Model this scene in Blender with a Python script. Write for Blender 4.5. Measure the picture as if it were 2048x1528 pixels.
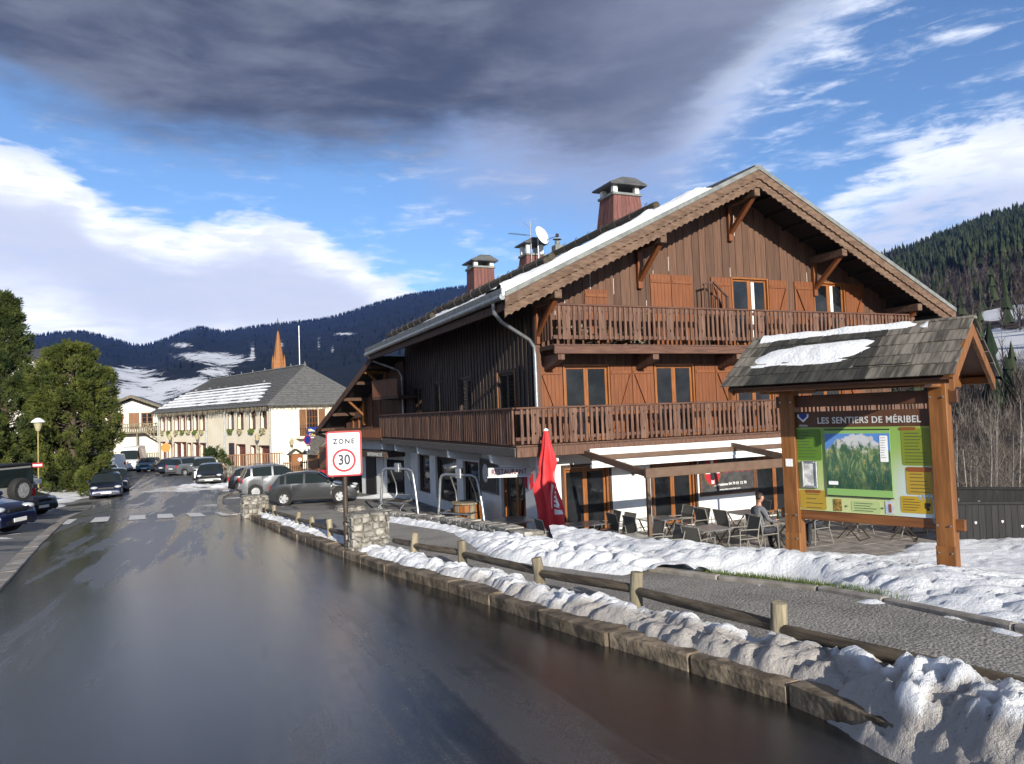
import bpy, bmesh, math, random
import numpy as np
from mathutils import Vector, Matrix
R=math.radians; rnd=random.Random(7)
S=bpy.context.scene
for o in list(bpy.data.objects): bpy.data.objects.remove(o)
COL=S.collection
# ---------------------------------------------------------------- camera (eye at the origin, looking along +Y)
F,CX,CY=1457.,1024.,764.
PIT,ROLL=R(2.48),0.0357
fw=Vector((0,math.cos(PIT),math.sin(PIT))); r0=Vector((1,0,0)); u0=r0.cross(fw)
rt=r0*math.cos(ROLL)-u0*math.sin(ROLL); up=r0*math.sin(ROLL)+u0*math.cos(ROLL)
cd=bpy.data.cameras.new('camera'); cam=bpy.data.objects.new('camera',cd); COL.objects.link(cam)
cd.sensor_fit='HORIZONTAL'; cd.sensor_width=36; cd.lens=F/2048*36; cd.clip_start=.05; cd.clip_end=30000
M=Matrix((rt,up,-fw)).transposed().to_4x4(); cam.matrix_world=M; S.camera=cam
# ---------------------------------------------------------------- light
CH=R(23.58)                                  # heading of the big chalet
A=Vector((math.cos(CH),math.sin(CH),0)); B=Vector((-math.sin(CH),math.cos(CH),0))
SEL=R(17.8)
tr=(B+A*.08).normalized()*math.cos(SEL)-Vector((0,0,1))*math.sin(SEL)   # way the sunlight travels
sl=bpy.data.lights.new('sun','SUN'); sun=bpy.data.objects.new('sun',sl); COL.objects.link(sun)
sl.energy=5.0; sl.angle=R(.5); sl.color=(1,.93,.82)
sun.rotation_euler=tr.to_track_quat('-Z','Y').to_euler(); sun.location=(20,-40,30)
# expression helper for node maths
class X:
    def __init__(s,nt,sock): s.nt,s.s=nt,sock
    def _m(s,op,*a):
        n=s.nt.nodes.new('ShaderNodeMath'); n.operation=op
        for i,v in enumerate((s,)+a):
            if isinstance(v,X): s.nt.links.new(v.s,n.inputs[i])
            else: n.inputs[i].default_value=v
        return X(s.nt,n.outputs[0])
    def __add__(s,o): return s._m('ADD',o)
    __radd__=__add__
    def __sub__(s,o): return s._m('SUBTRACT',o)
    def __rsub__(s,o): return (s*-1.)+o
    def __mul__(s,o): return s._m('MULTIPLY',o)
    __rmul__=__mul__
    def __truediv__(s,o): return s._m('DIVIDE',o)
    def mx(s,o): return s._m('MAXIMUM',o)
    def mn(s,o): return s._m('MINIMUM',o)
    def pw(s,o): return s._m('POWER',o)
    def ss(s,a,b,lo=0.,hi=1.):
        n=s.nt.nodes.new('ShaderNodeMapRange'); n.interpolation_type='SMOOTHSTEP'
        s.nt.links.new(s.s,n.inputs[0])
        for i,v in ((1,a),(2,b),(3,lo),(4,hi)):
            if isinstance(v,X): s.nt.links.new(v.s,n.inputs[i])
            else: n.inputs[i].default_value=v
        return X(s.nt,n.outputs[0])
def mixc(nt,f,a,b,mode='MIX'):
    n=nt.nodes.new('ShaderNodeMix'); n.data_type='RGBA'; n.blend_type=mode
    for i,v in ((0,f),(6,a),(7,b)):
        if isinstance(v,X): nt.links.new(v.s,n.inputs[i])
        elif hasattr(v,'is_output'): nt.links.new(v,n.inputs[i])
        elif i==0: n.inputs[i].default_value=v
        else: n.inputs[i].default_value=(*v,1) if len(v)==3 else v
    return n.outputs[2]
def noise(nt,vec,scale,detail=5,rough=.55,dist=0.):
    n=nt.nodes.new('ShaderNodeTexNoise'); n.inputs['Scale'].default_value=scale; n.inputs['Detail'].default_value=detail
    n.inputs['Roughness'].default_value=rough; n.inputs['Distortion'].default_value=dist
    if vec is not None: nt.links.new(vec,n.inputs['Vector'])
    return X(nt,n.outputs[0])
def mapping(nt,vec,scale=(1,1,1),loc=(0,0,0),rot=(0,0,0)):
    n=nt.nodes.new('ShaderNodeMapping'); nt.links.new(vec,n.inputs[0]); n.inputs['Scale'].default_value=scale
    n.inputs['Location'].default_value=loc; n.inputs['Rotation'].default_value=rot; return n.outputs[0]
# ---------------------------------------------------------------- sky: Nishita plus cloud banks laid out by compass and height
W=bpy.data.worlds.new('World'); S.world=W; W.use_nodes=True; nt=W.node_tree; nt.nodes.clear()
out=nt.nodes.new('ShaderNodeOutputWorld'); bg=nt.nodes.new('ShaderNodeBackground'); nt.links.new(bg.outputs[0],out.inputs[0])
SKY=.12; bg.inputs[1].default_value=SKY
sk=nt.nodes.new('ShaderNodeTexSky'); sk.sky_type='NISHITA'; sk.sun_disc=False; sk.sun_elevation=SEL
sk.sun_rotation=math.atan2(-tr.x,-tr.y); sk.altitude=1100; sk.air_density=1.0; sk.dust_density=.25; sk.ozone_density=2.2
tc=nt.nodes.new('ShaderNodeTexCoord'); sep=nt.nodes.new('ShaderNodeSeparateXYZ'); nt.links.new(tc.outputs['Generated'],sep.inputs[0])
dx,dy,dz=(X(nt,sep.outputs[i]) for i in range(3))
az=dx._m('ARCTAN2',dy)*57.2958; el=dz._m('ARCSINE')*57.2958
den=dz.mx(0.)+.22
cb=nt.nodes.new('ShaderNodeCombineXYZ'); nt.links.new((dx/den).s,cb.inputs[0]); nt.links.new((dy/den).s,cb.inputs[1]); pv=cb.outputs[0]
n1=noise(nt,pv,1.3,8,.56,.3); n2=noise(nt,mapping(nt,pv,(1.,1.9,1),(3.1,.7,0)),2.3,9,.62,.6); n3=noise(nt,mapping(nt,pv,(.8,1.,1),(9.,4.,0)),.6,3,.5)
cv=nt.nodes.new('ShaderNodeCombineXYZ'); nt.links.new((az/11.).s,cv.inputs[0]); nt.links.new((el/4.2).s,cv.inputs[1])
n4=noise(nt,cv.outputs[0],1.1,9,.58,.2)
w1=(n1-.5)*2.; w2=(n2-.5)*2.; w4=(n4-.5)*2.
def fcurve(x,pts,lo=-180.,hi=180.,ylo=0.,yhi=60.):
    n=nt.nodes.new('ShaderNodeFloatCurve'); cu=n.mapping.curves[0]; pp=sorted(pts)
    for k,(a,b) in enumerate(pp):
        q=((a-lo)/(hi-lo),(b-ylo)/(yhi-ylo))
        if k<2: cu.points[k].location=q
        else: cu.points.new(*q)
    n.mapping.update(); nt.links.new(((x-lo)/(hi-lo)).s,n.inputs['Value']); return X(nt,n.outputs[0])*(yhi-ylo)+ylo
n5=noise(nt,mapping(nt,cv.outputs[0],(2.2,3.4,1),(4.,1.,0)),1.3,10,.62,.35); w5=(n5-.5)*2.
n6=noise(nt,mapping(nt,cv.outputs[0],(.55,1.5,1),(1.,7.,0),(0,0,R(-24))),2.1,9,.60,.4); w6=(n6-.5)*2.
# dark bank overhead: lower edge by compass direction, ragged and soft
edge=fcurve(az,[(-180,26),(-90,24),(-50,25.),(-36,22.6),(-30,21.),(-26,20.2),(-21,20.0),(-12,20.2),(-6,20.8),(-2,21.4),(3,20.6),(8,19.6),(12,20.0),(16,22.4),(20,25.6),(25,28.5),(32,31),(50,30),(90,26),(180,26)])
de=el-edge
dark=(de+w4*2.8+w5*1.5).ss(-2.8,2.8)
thin=(de+w4*3.+w5*2.2).ss(-8.5,.3)*az.ss(-10.,0.)*az.ss(24.,13.)*.88     # pale veil hanging below the bank over the chalet
# cumulus bank low on the left, running on round the horizon behind the chalet and to the sides
top=fcurve(az,[(-180,9),(-90,11),(-50,18.),(-36,18.3),(-32,17.9),(-29,15.6),(-24,14.6),(-21,15.2),(-17,15.0),(-13,13.2),(-9,10.8),(-4,8.8),(4,7.6),(14,8.5),(22,13.5),(27,16.2),(32,17.2),(40,15),(60,12),(90,9),(180,9)])
dt=top-el
cum=(dt+w4*2.2+w5*1.9).ss(-.4,1.2)*(1.-az.ss(14.,22.)*(w5*.5+w4*.5+.05).ss(.15,-.3)*.8)
gap=(w4*1.2+w5*.5-.15).ss(.25,.65)*(dt.ss(3.,7.))*.0
wis=((w5*.85+w4*.75+w6*.35).ss(-.02,.80))*.9*el.ss(45.,20.)*(az.ss(-44.,14.,.38,1.))
rim=(de+w4*4.5+w5*3.5).ss(-5.5,-.5)*(1.-(de+w4*2.6).ss(-.5,3.))*az.ss(11.,19.)    # sunlit ragged rim of the bank on the right
k=1/SKY
skyc=mixc(nt,1.,sk.outputs[0],(.82,.93,1.03),'MULTIPLY')
base=(dt+w4*1.6).ss(1.6,4.2)*(dt+w4*2.4+w5).ss(11.5,6.)      # grey flat bases inside the cumulus
litec=mixc(nt,base*.8,(1.02*k,1.03*k,1.05*k),(.46*k,.50*k,.60*k)); litec=mixc(nt,(n5*.9+n4*.5).ss(.55,.85)*.6,litec,(.52*k,.57*k,.69*k))
n7=noise(nt,mapping(nt,cv.outputs[0],(.7,.9,1),(2.,3.,0)),1.2,9,.58,.25); darkc=mixc(nt,(n7*.8+n3*.25).ss(.38,.68),(.058*k,.066*k,.085*k),(.165*k,.180*k,.212*k)); darkc=mixc(nt,az.ss(-4.,16.)*.45,darkc,(.24*k,.27*k,.36*k))
c=mixc(nt,wis.mn(.9),skyc,(.92*k,.95*k,1.02*k)); c=mixc(nt,cum,c,litec); c=mixc(nt,thin,c,(.31*k,.36*k,.50*k)); c=mixc(nt,rim*.5,c,(.80*k,.84*k,.93*k)); c=mixc(nt,dark,c,darkc)
nt.links.new(c,bg.inputs[0])
S.view_settings.view_transform='Standard'; S.view_settings.look='None'; S.view_settings.exposure=0.5; S.view_settings.gamma=1
S.view_settings.use_curve_mapping=False
S.render.engine='CYCLES'; cy=S.cycles; cy.use_denoising=True; cy.max_bounces=6; cy.diffuse_bounces=3; cy.glossy_bounces=3; cy.transmission_bounces=4; cy.transparent_max_bounces=8; cy.volume_bounces=0
cy.caustics_reflective=False; cy.caustics_refractive=False; cy.sample_clamp_indirect=6; cy.use_adaptive_sampling=True; cy.adaptive_threshold=.02
# ---------------------------------------------------------------- camera maths for reading places off the ground
def ray(x,y): return fw+rt*((x-CX)/F)-up*((y-CY)/F)
def at(x,y,D): return ray(x,y)*D
O=at(1033,892,19.5)                          # corner of the chalet's lower balcony
def CW(u,v,z=0.): return O+A*u+B*v+Vector((0,0,z))
# ---------------------------------------------------------------- mesh helpers
class MB:
    def __init__(s): s.v=[]; s.f=[]; s.mi=[]; s.m=0
    def add(s,vs,fs):
        b=len(s.v); s.v+= [tuple(p) for p in vs]; s.f+=[tuple(b+i for i in f) for f in fs]; s.mi+=[s.m]*len(fs); return s
    def box(s,lo,hi,ch=0.,Rm=None,at=None):
        lo=[min(a,b) for a,b in zip(lo,hi)] if False else lo
        x0,y0,z0=lo; x1,y1,z1=hi
        if ch<=0:
            vs=[(x0,y0,z0),(x1,y0,z0),(x1,y1,z0),(x0,y1,z0),(x0,y0,z1),(x1,y0,z1),(x1,y1,z1),(x0,y1,z1)]
            fs=[(0,3,2,1),(4,5,6,7),(0,1,5,4),(1,2,6,5),(2,3,7,6),(3,0,4,7)]
        else:
            c=min(ch,(x1-x0)*.45,(y1-y0)*.45,(z1-z0)*.45); vs=[]; ix={}
            for a in (0,1):
                for b in (0,1):
                    for d in (0,1):
                        X_,Y_,Z_=(x0,x1)[a],(y0,y1)[b],(z0,z1)[d]; sx,sy,sz=(1,-1)[a],(1,-1)[b],(1,-1)[d]
                        for k,p in enumerate(((X_,Y_+sy*c,Z_+sz*c),(X_+sx*c,Y_,Z_+sz*c),(X_+sx*c,Y_+sy*c,Z_))):
                            ix[(a,b,d,k)]=len(vs); vs.append(p)
            fs=[]
            for a in (0,1):
                q=[ix[(a,b,d,0)] for b,d in ((0,0),(1,0),(1,1),(0,1))]; fs.append(q if a else q[::-1])
                q=[ix[(b,a,d,1)] for b,d in ((0,0),(1,0),(1,1),(0,1))]; fs.append(q[::-1] if a else q)
                q=[ix[(b,d,a,2)] for b,d in ((0,0),(1,0),(1,1),(0,1))]; fs.append(q if a else q[::-1])
            for a in (0,1):
                for b in (0,1):
                    q=[ix[(a,b,0,0)],ix[(a,b,0,1)],ix[(a,b,1,1)],ix[(a,b,1,0)]]; fs.append(q if (a+b)%2 else q[::-1])
                    q=[ix[(a,0,b,0)],ix[(a,1,b,0)],ix[(a,1,b,2)],ix[(a,0,b,2)]]; fs.append(q if (a+b)%2==0 else q[::-1]) if False else fs.append(q)
                    q=[ix[(0,a,b,1)],ix[(1,a,b,1)],ix[(1,a,b,2)],ix[(0,a,b,2)]]; fs.append(q)
                    for d in (0,1): fs.append([ix[(a,b,d,0)],ix[(a,b,d,1)],ix[(a,b,d,2)]])
        if Rm is not None: vs=[Rm@Vector(p) for p in vs]
        if at is not None: vs=[Vector(p)+Vector(at) for p in vs]
        return s.add(vs,fs)
    def bar(s,p0,p1,w,h,upv=(0,0,1),ch=0.):
        p0,p1=Vector(p0),Vector(p1); d=p1-p0; L=d.length; d.normalize(); upv=Vector(upv)
        sx=d.cross(upv)
        if sx.length<1e-4: sx=d.cross(Vector((1,0,0)))
        sx.normalize(); uu=sx.cross(d)
        m=Matrix((sx,d,uu)).transposed()
        return s.box((-w/2,0,-h/2),(w/2,L,h/2),ch,m,p0)
    def cyl(s,p0,p1,a,b=None,n=10,cap=True):
        b=a if b is None else b; p0,p1=Vector(p0),Vector(p1); d=(p1-p0).normalized()
        t=Vector((1,0,0)) if abs(d.x)<.9 else Vector((0,1,0)); e=d.cross(t).normalized(); g=d.cross(e)
        vs=[]
        for p,r in ((p0,a),(p1,b)):
            for i in range(n):
                q=2*math.pi*i/n; vs.append(p+(e*math.cos(q)+g*math.sin(q))*r)
        fs=[(i,(i+1)%n,n+(i+1)%n,n+i) for i in range(n)]
        if cap: fs+=[tuple(range(n))[::-1],tuple(range(n,2*n))]
        return s.add(vs,fs)
    def tube(s,pts,r,n=8):
        pts=[Vector(p) for p in pts]; rs=r if isinstance(r,(list,tuple)) else [r]*len(pts); vs=[]; pe=None
        for i,p in enumerate(pts):
            d=(pts[min(i+1,len(pts)-1)]-pts[max(i-1,0)]).normalized()
            if pe is None:
                t=Vector((0,0,1)) if abs(d.z)<.9 else Vector((1,0,0)); e=d.cross(t).normalized()
            else: e=(pe-d*pe.dot(d)).normalized()
            pe=e; g=d.cross(e)
            for k in range(n): q=2*math.pi*k/n; vs.append(p+(e*math.cos(q)+g*math.sin(q))*rs[i])
        fs=[(i*n+k,i*n+(k+1)%n,(i+1)*n+(k+1)%n,(i+1)*n+k) for i in range(len(pts)-1) for k in range(n)]
        m=(len(pts)-1)*n; fs+=[tuple(range(n))[::-1],tuple(range(m,m+n))]
        return s.add(vs,fs)
    def prism(s,poly,vec):
        poly=[Vector(p) for p in poly]; v=Vector(vec); n=len(poly)
        return s.add(poly+[p+v for p in poly],[tuple(range(n))[::-1],tuple(range(n,2*n))]+[(i,(i+1)%n,n+(i+1)%n,n+i) for i in range(n)])
    def lathe(s,prof,c=(0,0,0),n=16):
        c=Vector(c); vs=[c+Vector((r*math.cos(2*math.pi*k/n),r*math.sin(2*math.pi*k/n),z)) for r,z in prof for k in range(n)]
        m=len(prof)
        return s.add(vs,[(i*n+k,i*n+(k+1)%n,(i+1)*n+(k+1)%n,(i+1)*n+k) for i in range(m-1) for k in range(n)]+[tuple(range(n))[::-1],tuple(range((m-1)*n,m*n))])
    def blob(s,c,r,n=8,m=5,jit=0.,rr=rnd):
        c=Vector(c); vs=[];r=Vector(r) if not isinstance(r,(int,float)) else Vector((r,r,r))
        for i in range(1,m):
            t=math.pi*i/m
            for k in range(n):
                q=2*math.pi*k/n; j=1+rr.uniform(-jit,jit); vs.append(c+Vector((r.x*math.sin(t)*math.cos(q),r.y*math.sin(t)*math.sin(q),r.z*math.cos(t)))*j)
        a=len(vs); vs+=[c+Vector((0,0,r.z)),c-Vector((0,0,r.z))]
        fs=[(i*n+k,(i+1)*n+k,(i+1)*n+(k+1)%n,i*n+(k+1)%n) for i in range(m-2) for k in range(n)]
        fs+=[(a,k,(k+1)%n) for k in range(n)]+[(a+1,(m-2)*n+(k+1)%n,(m-2)*n+k) for k in range(n)]
        return s.add(vs,fs)
    def mesh(s,name,mat,smooth=None,fix=True):
        me=bpy.data.meshes.new(name); me.from_pydata(s.v,[],s.f)
        for m_ in (mat if isinstance(mat,(list,tuple)) else [mat]): me.materials.append(m_)
        if any(s.mi): me.polygons.foreach_set('material_index',s.mi)
        if fix:
            bm=bmesh.new(); bm.from_mesh(me); bmesh.ops.recalc_face_normals(bm,faces=bm.faces); bm.to_mesh(me); bm.free()
        if smooth is not None:
            me.polygons.foreach_set('use_smooth',[True]*len(me.polygons))
            if smooth<180: me.set_sharp_from_angle(angle=R(smooth))
        me.update(); return me
    def build(s,name,mat,parent=None,loc=(0,0,0),rz=0,smooth=None,fix=True,**k):
        return ob(name,s.mesh(name,mat,smooth,fix),parent,loc,rz,**k)
def ob(name,me,parent=None,loc=(0,0,0),rz=0,rot=None,sc=None,**k):
    o=bpy.data.objects.new(name,me); COL.objects.link(o); o.parent=parent; o.location=loc
    o.rotation_euler=rot if rot is not None else (0,0,rz)
    if sc is not None: o.scale=sc if not isinstance(sc,(int,float)) else (sc,sc,sc)
    tag(o,**k); return o
def tag(o,label=None,cat=None,group=None,kind=None):
    for a,b in (('label',label),('category',cat),('group',group),('kind',kind)):
        if b: o[a]=b
    return o
def thing(name,label,cat,loc=(0,0,0),rz=0,group=None,rot=None): return ob(name,None,None,loc,rz,rot,label=label,cat=cat,group=group)
def kids(o): return [c for c in ALLOBJ() if c.parent==o]
def ALLOBJ(): return list(COL.objects)
def copy_tree(o,parent=None,depth=0):
    c=o.copy(); COL.objects.link(c); c.parent=parent
    for ch in o.children: copy_tree(ch,c,depth+1)
    return c
def clone(o,loc,rz,label,sc=None):
    c=copy_tree(o); c.location=loc; c.rotation_euler=(0,0,rz); c['label']=label
    if sc: c.scale=(sc,sc,sc)
    return c
def text(name,s_,size,mat,parent,loc,rot,ext=.004,align='CENTER',xs=1.,bold=0.,sp=1.,shear=0.,**k):
    cu=bpy.data.curves.new(name,'FONT'); cu.body=s_; cu.size=size; cu.extrude=ext; cu.align_x=align; cu.align_y='CENTER'; cu.offset=bold; cu.space_character=sp; cu.shear=shear; cu.resolution_u=3
    t=bpy.data.objects.new(name,cu); COL.objects.link(t); dg=bpy.context.evaluated_depsgraph_get(); me=bpy.data.meshes.new_from_object(t.evaluated_get(dg)); bpy.data.objects.remove(t)
    me.materials.clear(); me.materials.append(mat)
    for v in me.vertices: v.co.x*=xs
    return ob(name,me,parent,loc,0,rot,**k)
# value noise for shaping snow, hills and stones
def vnoise(x,y,seed=0):
    x=np.asarray(x,float); y=np.asarray(y,float); xi=np.floor(x).astype(np.int64); yi=np.floor(y).astype(np.int64); xf=x-xi; yf=y-yi
    def h(a,b):
        n=(a*374761393+b*668265263+seed*1442695041)&0xffffffff; n=((n^(n>>13))*1274126177)&0xffffffff; n=n^(n>>16); return (n&0xffff)/65535.
    u=xf*xf*(3-2*xf); v=yf*yf*(3-2*yf)
    return (h(xi,yi)*(1-u)+h(xi+1,yi)*u)*(1-v)+(h(xi,yi+1)*(1-u)+h(xi+1,yi+1)*u)*v
def fbm(x,y,o=4,seed=0,g=.5):
    x=np.asarray(x,float);y=np.asarray(y,float);t=0;a=1;s=0
    for i in range(o): t=t+a*vnoise(x*2**i,y*2**i,seed+i*17); s+=a; a*=g
    return t/s
def grid(name,P,mat,smooth=180,attrs=None,**k):
    """P: (n,m,3) array -> sheet"""
    n,m=P.shape[:2]; i=np.arange(n*m).reshape(n,m)
    f=np.stack([i[:-1,:-1],i[1:,:-1],i[1:,1:],i[:-1,1:]],-1).reshape(-1,4)
    me=bpy.data.meshes.new(name); me.from_pydata(P.reshape(-1,3).tolist(),[],f.tolist()); me.materials.append(mat)
    if attrs:
        for an,av in attrs.items(): a=me.attributes.new(an,'FLOAT','POINT'); a.data.foreach_set('value',np.asarray(av,np.float32).ravel())
    if me.polygons and me.polygons[len(me.polygons)//2].normal.z<0: me.flip_normals()
    me.polygons.foreach_set('use_smooth',[True]*len(me.polygons)); me.update()
    return ob(name,me,**k)
# ---------------------------------------------------------------- materials
MATS={}
def PM(name,c,c2=None,scale=6.,st=(1,1,1),rough=.75,bump=0.,bs=None,metal=0.,rv=0.,spec=.4,lo=.35,hi=.65,detail=6,coat=0.,ro=0.,rot=(0,0,0),bd=.01):
    m=bpy.data.materials.new(name); m.use_nodes=True; t=m.node_tree; p=t.nodes['Principled BSDF']; MATS[name]=m
    p.inputs['Roughness'].default_value=rough; p.inputs['Metallic'].default_value=metal; p.inputs['Specular IOR Level'].default_value=spec
    p.inputs['Coat Weight'].default_value=coat; p.inputs['Coat Roughness'].default_value=.06
    tcn=t.nodes.new('ShaderNodeTexCoord'); oi=t.nodes.new('ShaderNodeObjectInfo'); rx=X(t,oi.outputs['Random'])
    va=t.nodes.new('ShaderNodeVectorMath'); va.operation='ADD'; t.links.new(tcn.outputs['Object'],va.inputs[0])
    cx=t.nodes.new('ShaderNodeCombineXYZ')
    for i in range(3): t.links.new((rx*(37.+i*11)).s,cx.inputs[i])
    t.links.new(cx.outputs[0],va.inputs[1])
    v=mapping(t,va.outputs[0],st,(0,0,0),rot); n=noise(t,v,scale,detail); col=c
    if c2 is not None: col=mixc(t,n.ss(lo,hi),c,c2)
    if rv>0:
        hs=t.nodes.new('ShaderNodeHueSaturation'); t.links.new((rx*(2*rv)+(1-rv)).s,hs.inputs['Value'])
        if hasattr(col,'is_output'): t.links.new(col,hs.inputs['Color'])
        else: hs.inputs['Color'].default_value=(*col,1)
        col=hs.outputs[0]
    if hasattr(col,'is_output'): t.links.new(col,p.inputs['Base Color'])
    else: p.inputs['Base Color'].default_value=(*col,1)
    if bump>0:
        b=t.nodes.new('ShaderNodeBump'); b.inputs['Strength'].default_value=bump; b.inputs['Distance'].default_value=bd
        nb=n if bs is None else noise(t,v,bs,5); t.links.new(nb.s,b.inputs['Height']); t.links.new(b.outputs[0],p.inputs['Normal'])
    if ro>0: t.links.new((n*ro+(rough-ro/2)).s,p.inputs['Roughness'])
    return m
GR=(16,16,.8)                                 # grain running along local Z
m_plank=PM('weathered_brown_cladding',(.078,.038,.022),(.120,.064,.040),3.5,(9,9,.3),.75,.3,9.,rv=.24)
m_shut=PM('orange_brown_stained_wood',(.150,.047,.014),(.195,.066,.022),3.,(9,9,.5),.62,.25,9.,rv=.10)
m_frame=PM('honey_varnished_wood',(.20,.068,.016),(.28,.105,.028),3.,(7,7,.7),.45,.15,9.,rv=.08)
m_side=PM('dark_side_cladding',(.018,.011,.008),(.058,.037,.026),3.,(9,9,.45),.6,.4,9.,rv=.35)  # darker tone for the side wall boards and trim
m_rail=PM('greyed_brown_rail_wood',(.092,.044,.030),(.172,.096,.064),3.,(8,8,.6),.75,.3,9.,rv=.16)
m_railx=PM('greyed_brown_handrail',(.075,.032,.022),(.132,.066,.042),3.,(.6,8,8),.7,.3,9.,rv=.1)
m_barge=PM('pale_weathered_bargeboard',(.092,.054,.034),(.165,.105,.070),3.,(1.2,8,4),.8,.25,9.,rv=.06)
m_beam=PM('dark_brown_beam',(.05,.024,.014),(.095,.052,.034),3.,(6,6,1),.75,.3,9.,rv=.15)
m_under=PM('shade_black_timber',(.010,.008,.007),(.022,.017,.014),3.,(6,1,6),.85,.2)  # near-black tone imitates the deep shade under the eaves
m_white=PM('white_render',(.72,.71,.68),(.80,.79,.76),2.,rough=.92,bump=.12,bs=60.,bd=.006)
m_cream=PM('cream_render',(.78,.70,.53),(.84,.77,.62),.8,rough=.92,bump=.1,bs=40.,bd=.006)
m_whitewash=PM('far_white_render',(.74,.69,.60),(.80,.76,.68),.8,rough=.92)
m_zinc=PM('dull_zinc',(.22,.24,.25),(.36,.38,.38),6.,rough=.42,metal=.75,bump=.05)
m_zincm=PM('matt_zinc_flashing',(.15,.16,.155),(.23,.24,.23),4.,rough=.7,metal=.15)
m_galv=PM('galvanised_tube',(.34,.36,.37),(.46,.48,.49),12.,rough=.38,metal=.8)
m_slate=PM('slate_roofing',(.045,.047,.05),(.085,.087,.09),3.,(1,1,6),.55,.3,20.,rv=.15)
m_shing=PM('silvered_wood_shingle',(.062,.055,.046),(.18,.162,.135),2.2,(9,.9,9),.85,.45,9.,rv=.3,bd=.015)
m_shingm=PM('mossy_black_shingle',(.020,.021,.019),(.055,.052,.045),2.5,(8,1,8),.85,.5,9.,rv=.3,bd=.015)
m_larch=PM('amber_stained_post',(.145,.056,.013),(.24,.097,.026),2.5,(8,8,.6),.5,.2,9.,rv=.10)
m_larchh=PM('amber_stained_beam',(.115,.043,.012),(.185,.072,.022),2.5,(.6,8,8),.5,.2,9.,rv=.10)
m_board=PM('brown_painted_board',(.075,.030,.014),(.10,.045,.022),4.,rough=.45)
m_redch=PM('red_brown_chimney_cladding',(.12,.045,.038),(.175,.075,.062),3.,(8,8,.6),.75,.3,9.,rv=.12)
m_log=PM('weathered_round_timber',(.15,.125,.08),(.30,.26,.18),3.,(7,7,.7),.85,.5,8.,rv=.2,bd=.02)
m_logd=PM('damp_round_rail',(.055,.04,.028),(.14,.112,.075),3.,(1,8,8),.8,.5,8.,rv=.2,bd=.02)
m_logr=PM('dark_roof_log',(.035,.030,.022),(.085,.07,.048),3.,(8,1,8),.85,.5,8.,rv=.2,bd=.02)
m_stone=PM('pale_rubble_stone',(.12,.11,.09),(.36,.34,.30),5.,rough=.9,bump=.7,bs=14.,rv=.30,bd=.02)
m_mortar=PM('grey_mortar',(.17,.155,.135),(.26,.24,.21),14.,rough=.95,bump=.6,bd=.015)
m_kerb=PM('rusty_granite_kerb',(.075,.058,.040),(.26,.205,.14),5.,rough=.85,bump=.8,bs=13.,rv=.28,bd=.025)
m_conc=PM('worn_concrete_edging',(.20,.18,.155),(.34,.31,.275),4.,rough=.9,bump=.4,bs=30.,rv=.1)
m_black=PM('black_plastic',(.012,.012,.013),None,rough=.45)
m_rubber=PM('tyre_rubber',(.014,.014,.015),(.028,.027,.026),20.,rough=.8)
m_metal=PM('satin_alloy',(.55,.56,.58),None,rough=.32,metal=.9)
m_alw=PM('silver_painted_rim',(.36,.37,.38),(.46,.47,.48),8.,rough=.35,metal=.5)
m_wht=PM('white_enamel',(.80,.80,.79),None,rough=.35)
m_plate=PM('number_plate_white',(.78,.78,.75),None,rough=.4)
m_red=PM('signal_red_enamel',(.38,.020,.035),None,rough=.4)
m_navy=PM('dark_lettering',(.022,.026,.045),None,rough=.5)
m_blk=PM('matt_black_paint',(.018,.017,.016),None,rough=.6)
m_glass=PM('dark_window_glass',(.006,.007,.008),(.018,.02,.023),1.5,rough=.05,spec=.38,ro=.03)
m_cglass=PM('car_glass',(.014,.020,.020),None,rough=.04,spec=.6)
m_lamp=PM('clear_headlamp',(.62,.64,.66),None,rough=.12,metal=.3)
m_tail=PM('red_tail_lamp',(.42,.016,.018),None,rough=.15)
m_orange=PM('orange_indicator',(.6,.18,.02),None,rough=.2)
m_curt=PM('white_net_curtain',(.66,.64,.60),(.76,.74,.70),9.,(6,6,.5),.9)
m_steel=PM('brushed_table_top',(.33,.33,.325),(.42,.42,.41),9.,(1,14,1),.28,metal=.75)
m_chair=PM('taupe_sling_fabric',(.105,.102,.088),(.145,.14,.12),60.,rough=.8,rv=.15)
m_cfr=PM('champagne_chair_frame',(.30,.285,.25),(.36,.34,.30),8.,rough=.42,metal=.4)
m_dkmetal=PM('dark_bronze_metal',(.05,.036,.027),(.075,.055,.042),6.,rough=.5,metal=.2)
m_perg=PM('brown_lacquered_aluminium',(.115,.07,.045),(.14,.09,.06),5.,rough=.5)
m_awn=PM('white_awning_fabric',(.74,.74,.72),(.80,.80,.78),5.,rough=.85)
m_poster=PM('slate_chalkboard',(.028,.028,.029),(.06,.058,.056),5.,rough=.6)
# ---------------------------------------------------------------- ground materials
def mk(name):
    m=bpy.data.materials.new(name); m.use_nodes=True; t=m.node_tree; return m,t,t.nodes['Principled BSDF']
def attr(t,n): a=t.nodes.new('ShaderNodeAttribute'); a.attribute_name=n; return X(t,a.outputs['Fac'])
def bumpn(t,p,h,strength,dist):
    b=t.nodes.new('ShaderNodeBump'); b.inputs['Strength'].default_value=strength; b.inputs['Distance'].default_value=dist; t.links.new(h.s,b.inputs['Height']); t.links.new(b.outputs[0],p.inputs['Normal'])
def wpos(t): return t.nodes.new('ShaderNodeNewGeometry').outputs['Position']
m_snow,t,p=mk('old_snow'); g=wpos(t); n=noise(t,g,3.,5); nf=noise(t,g,26.,4); d=attr(t,'dirt'); dn=noise(t,g,2.1,7,.65); sp_=noise(t,g,75.,2)
dm=(d*1.6+(dn-.5)*1.3*d.ss(0.,.3)).ss(.18,.95)
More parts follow.
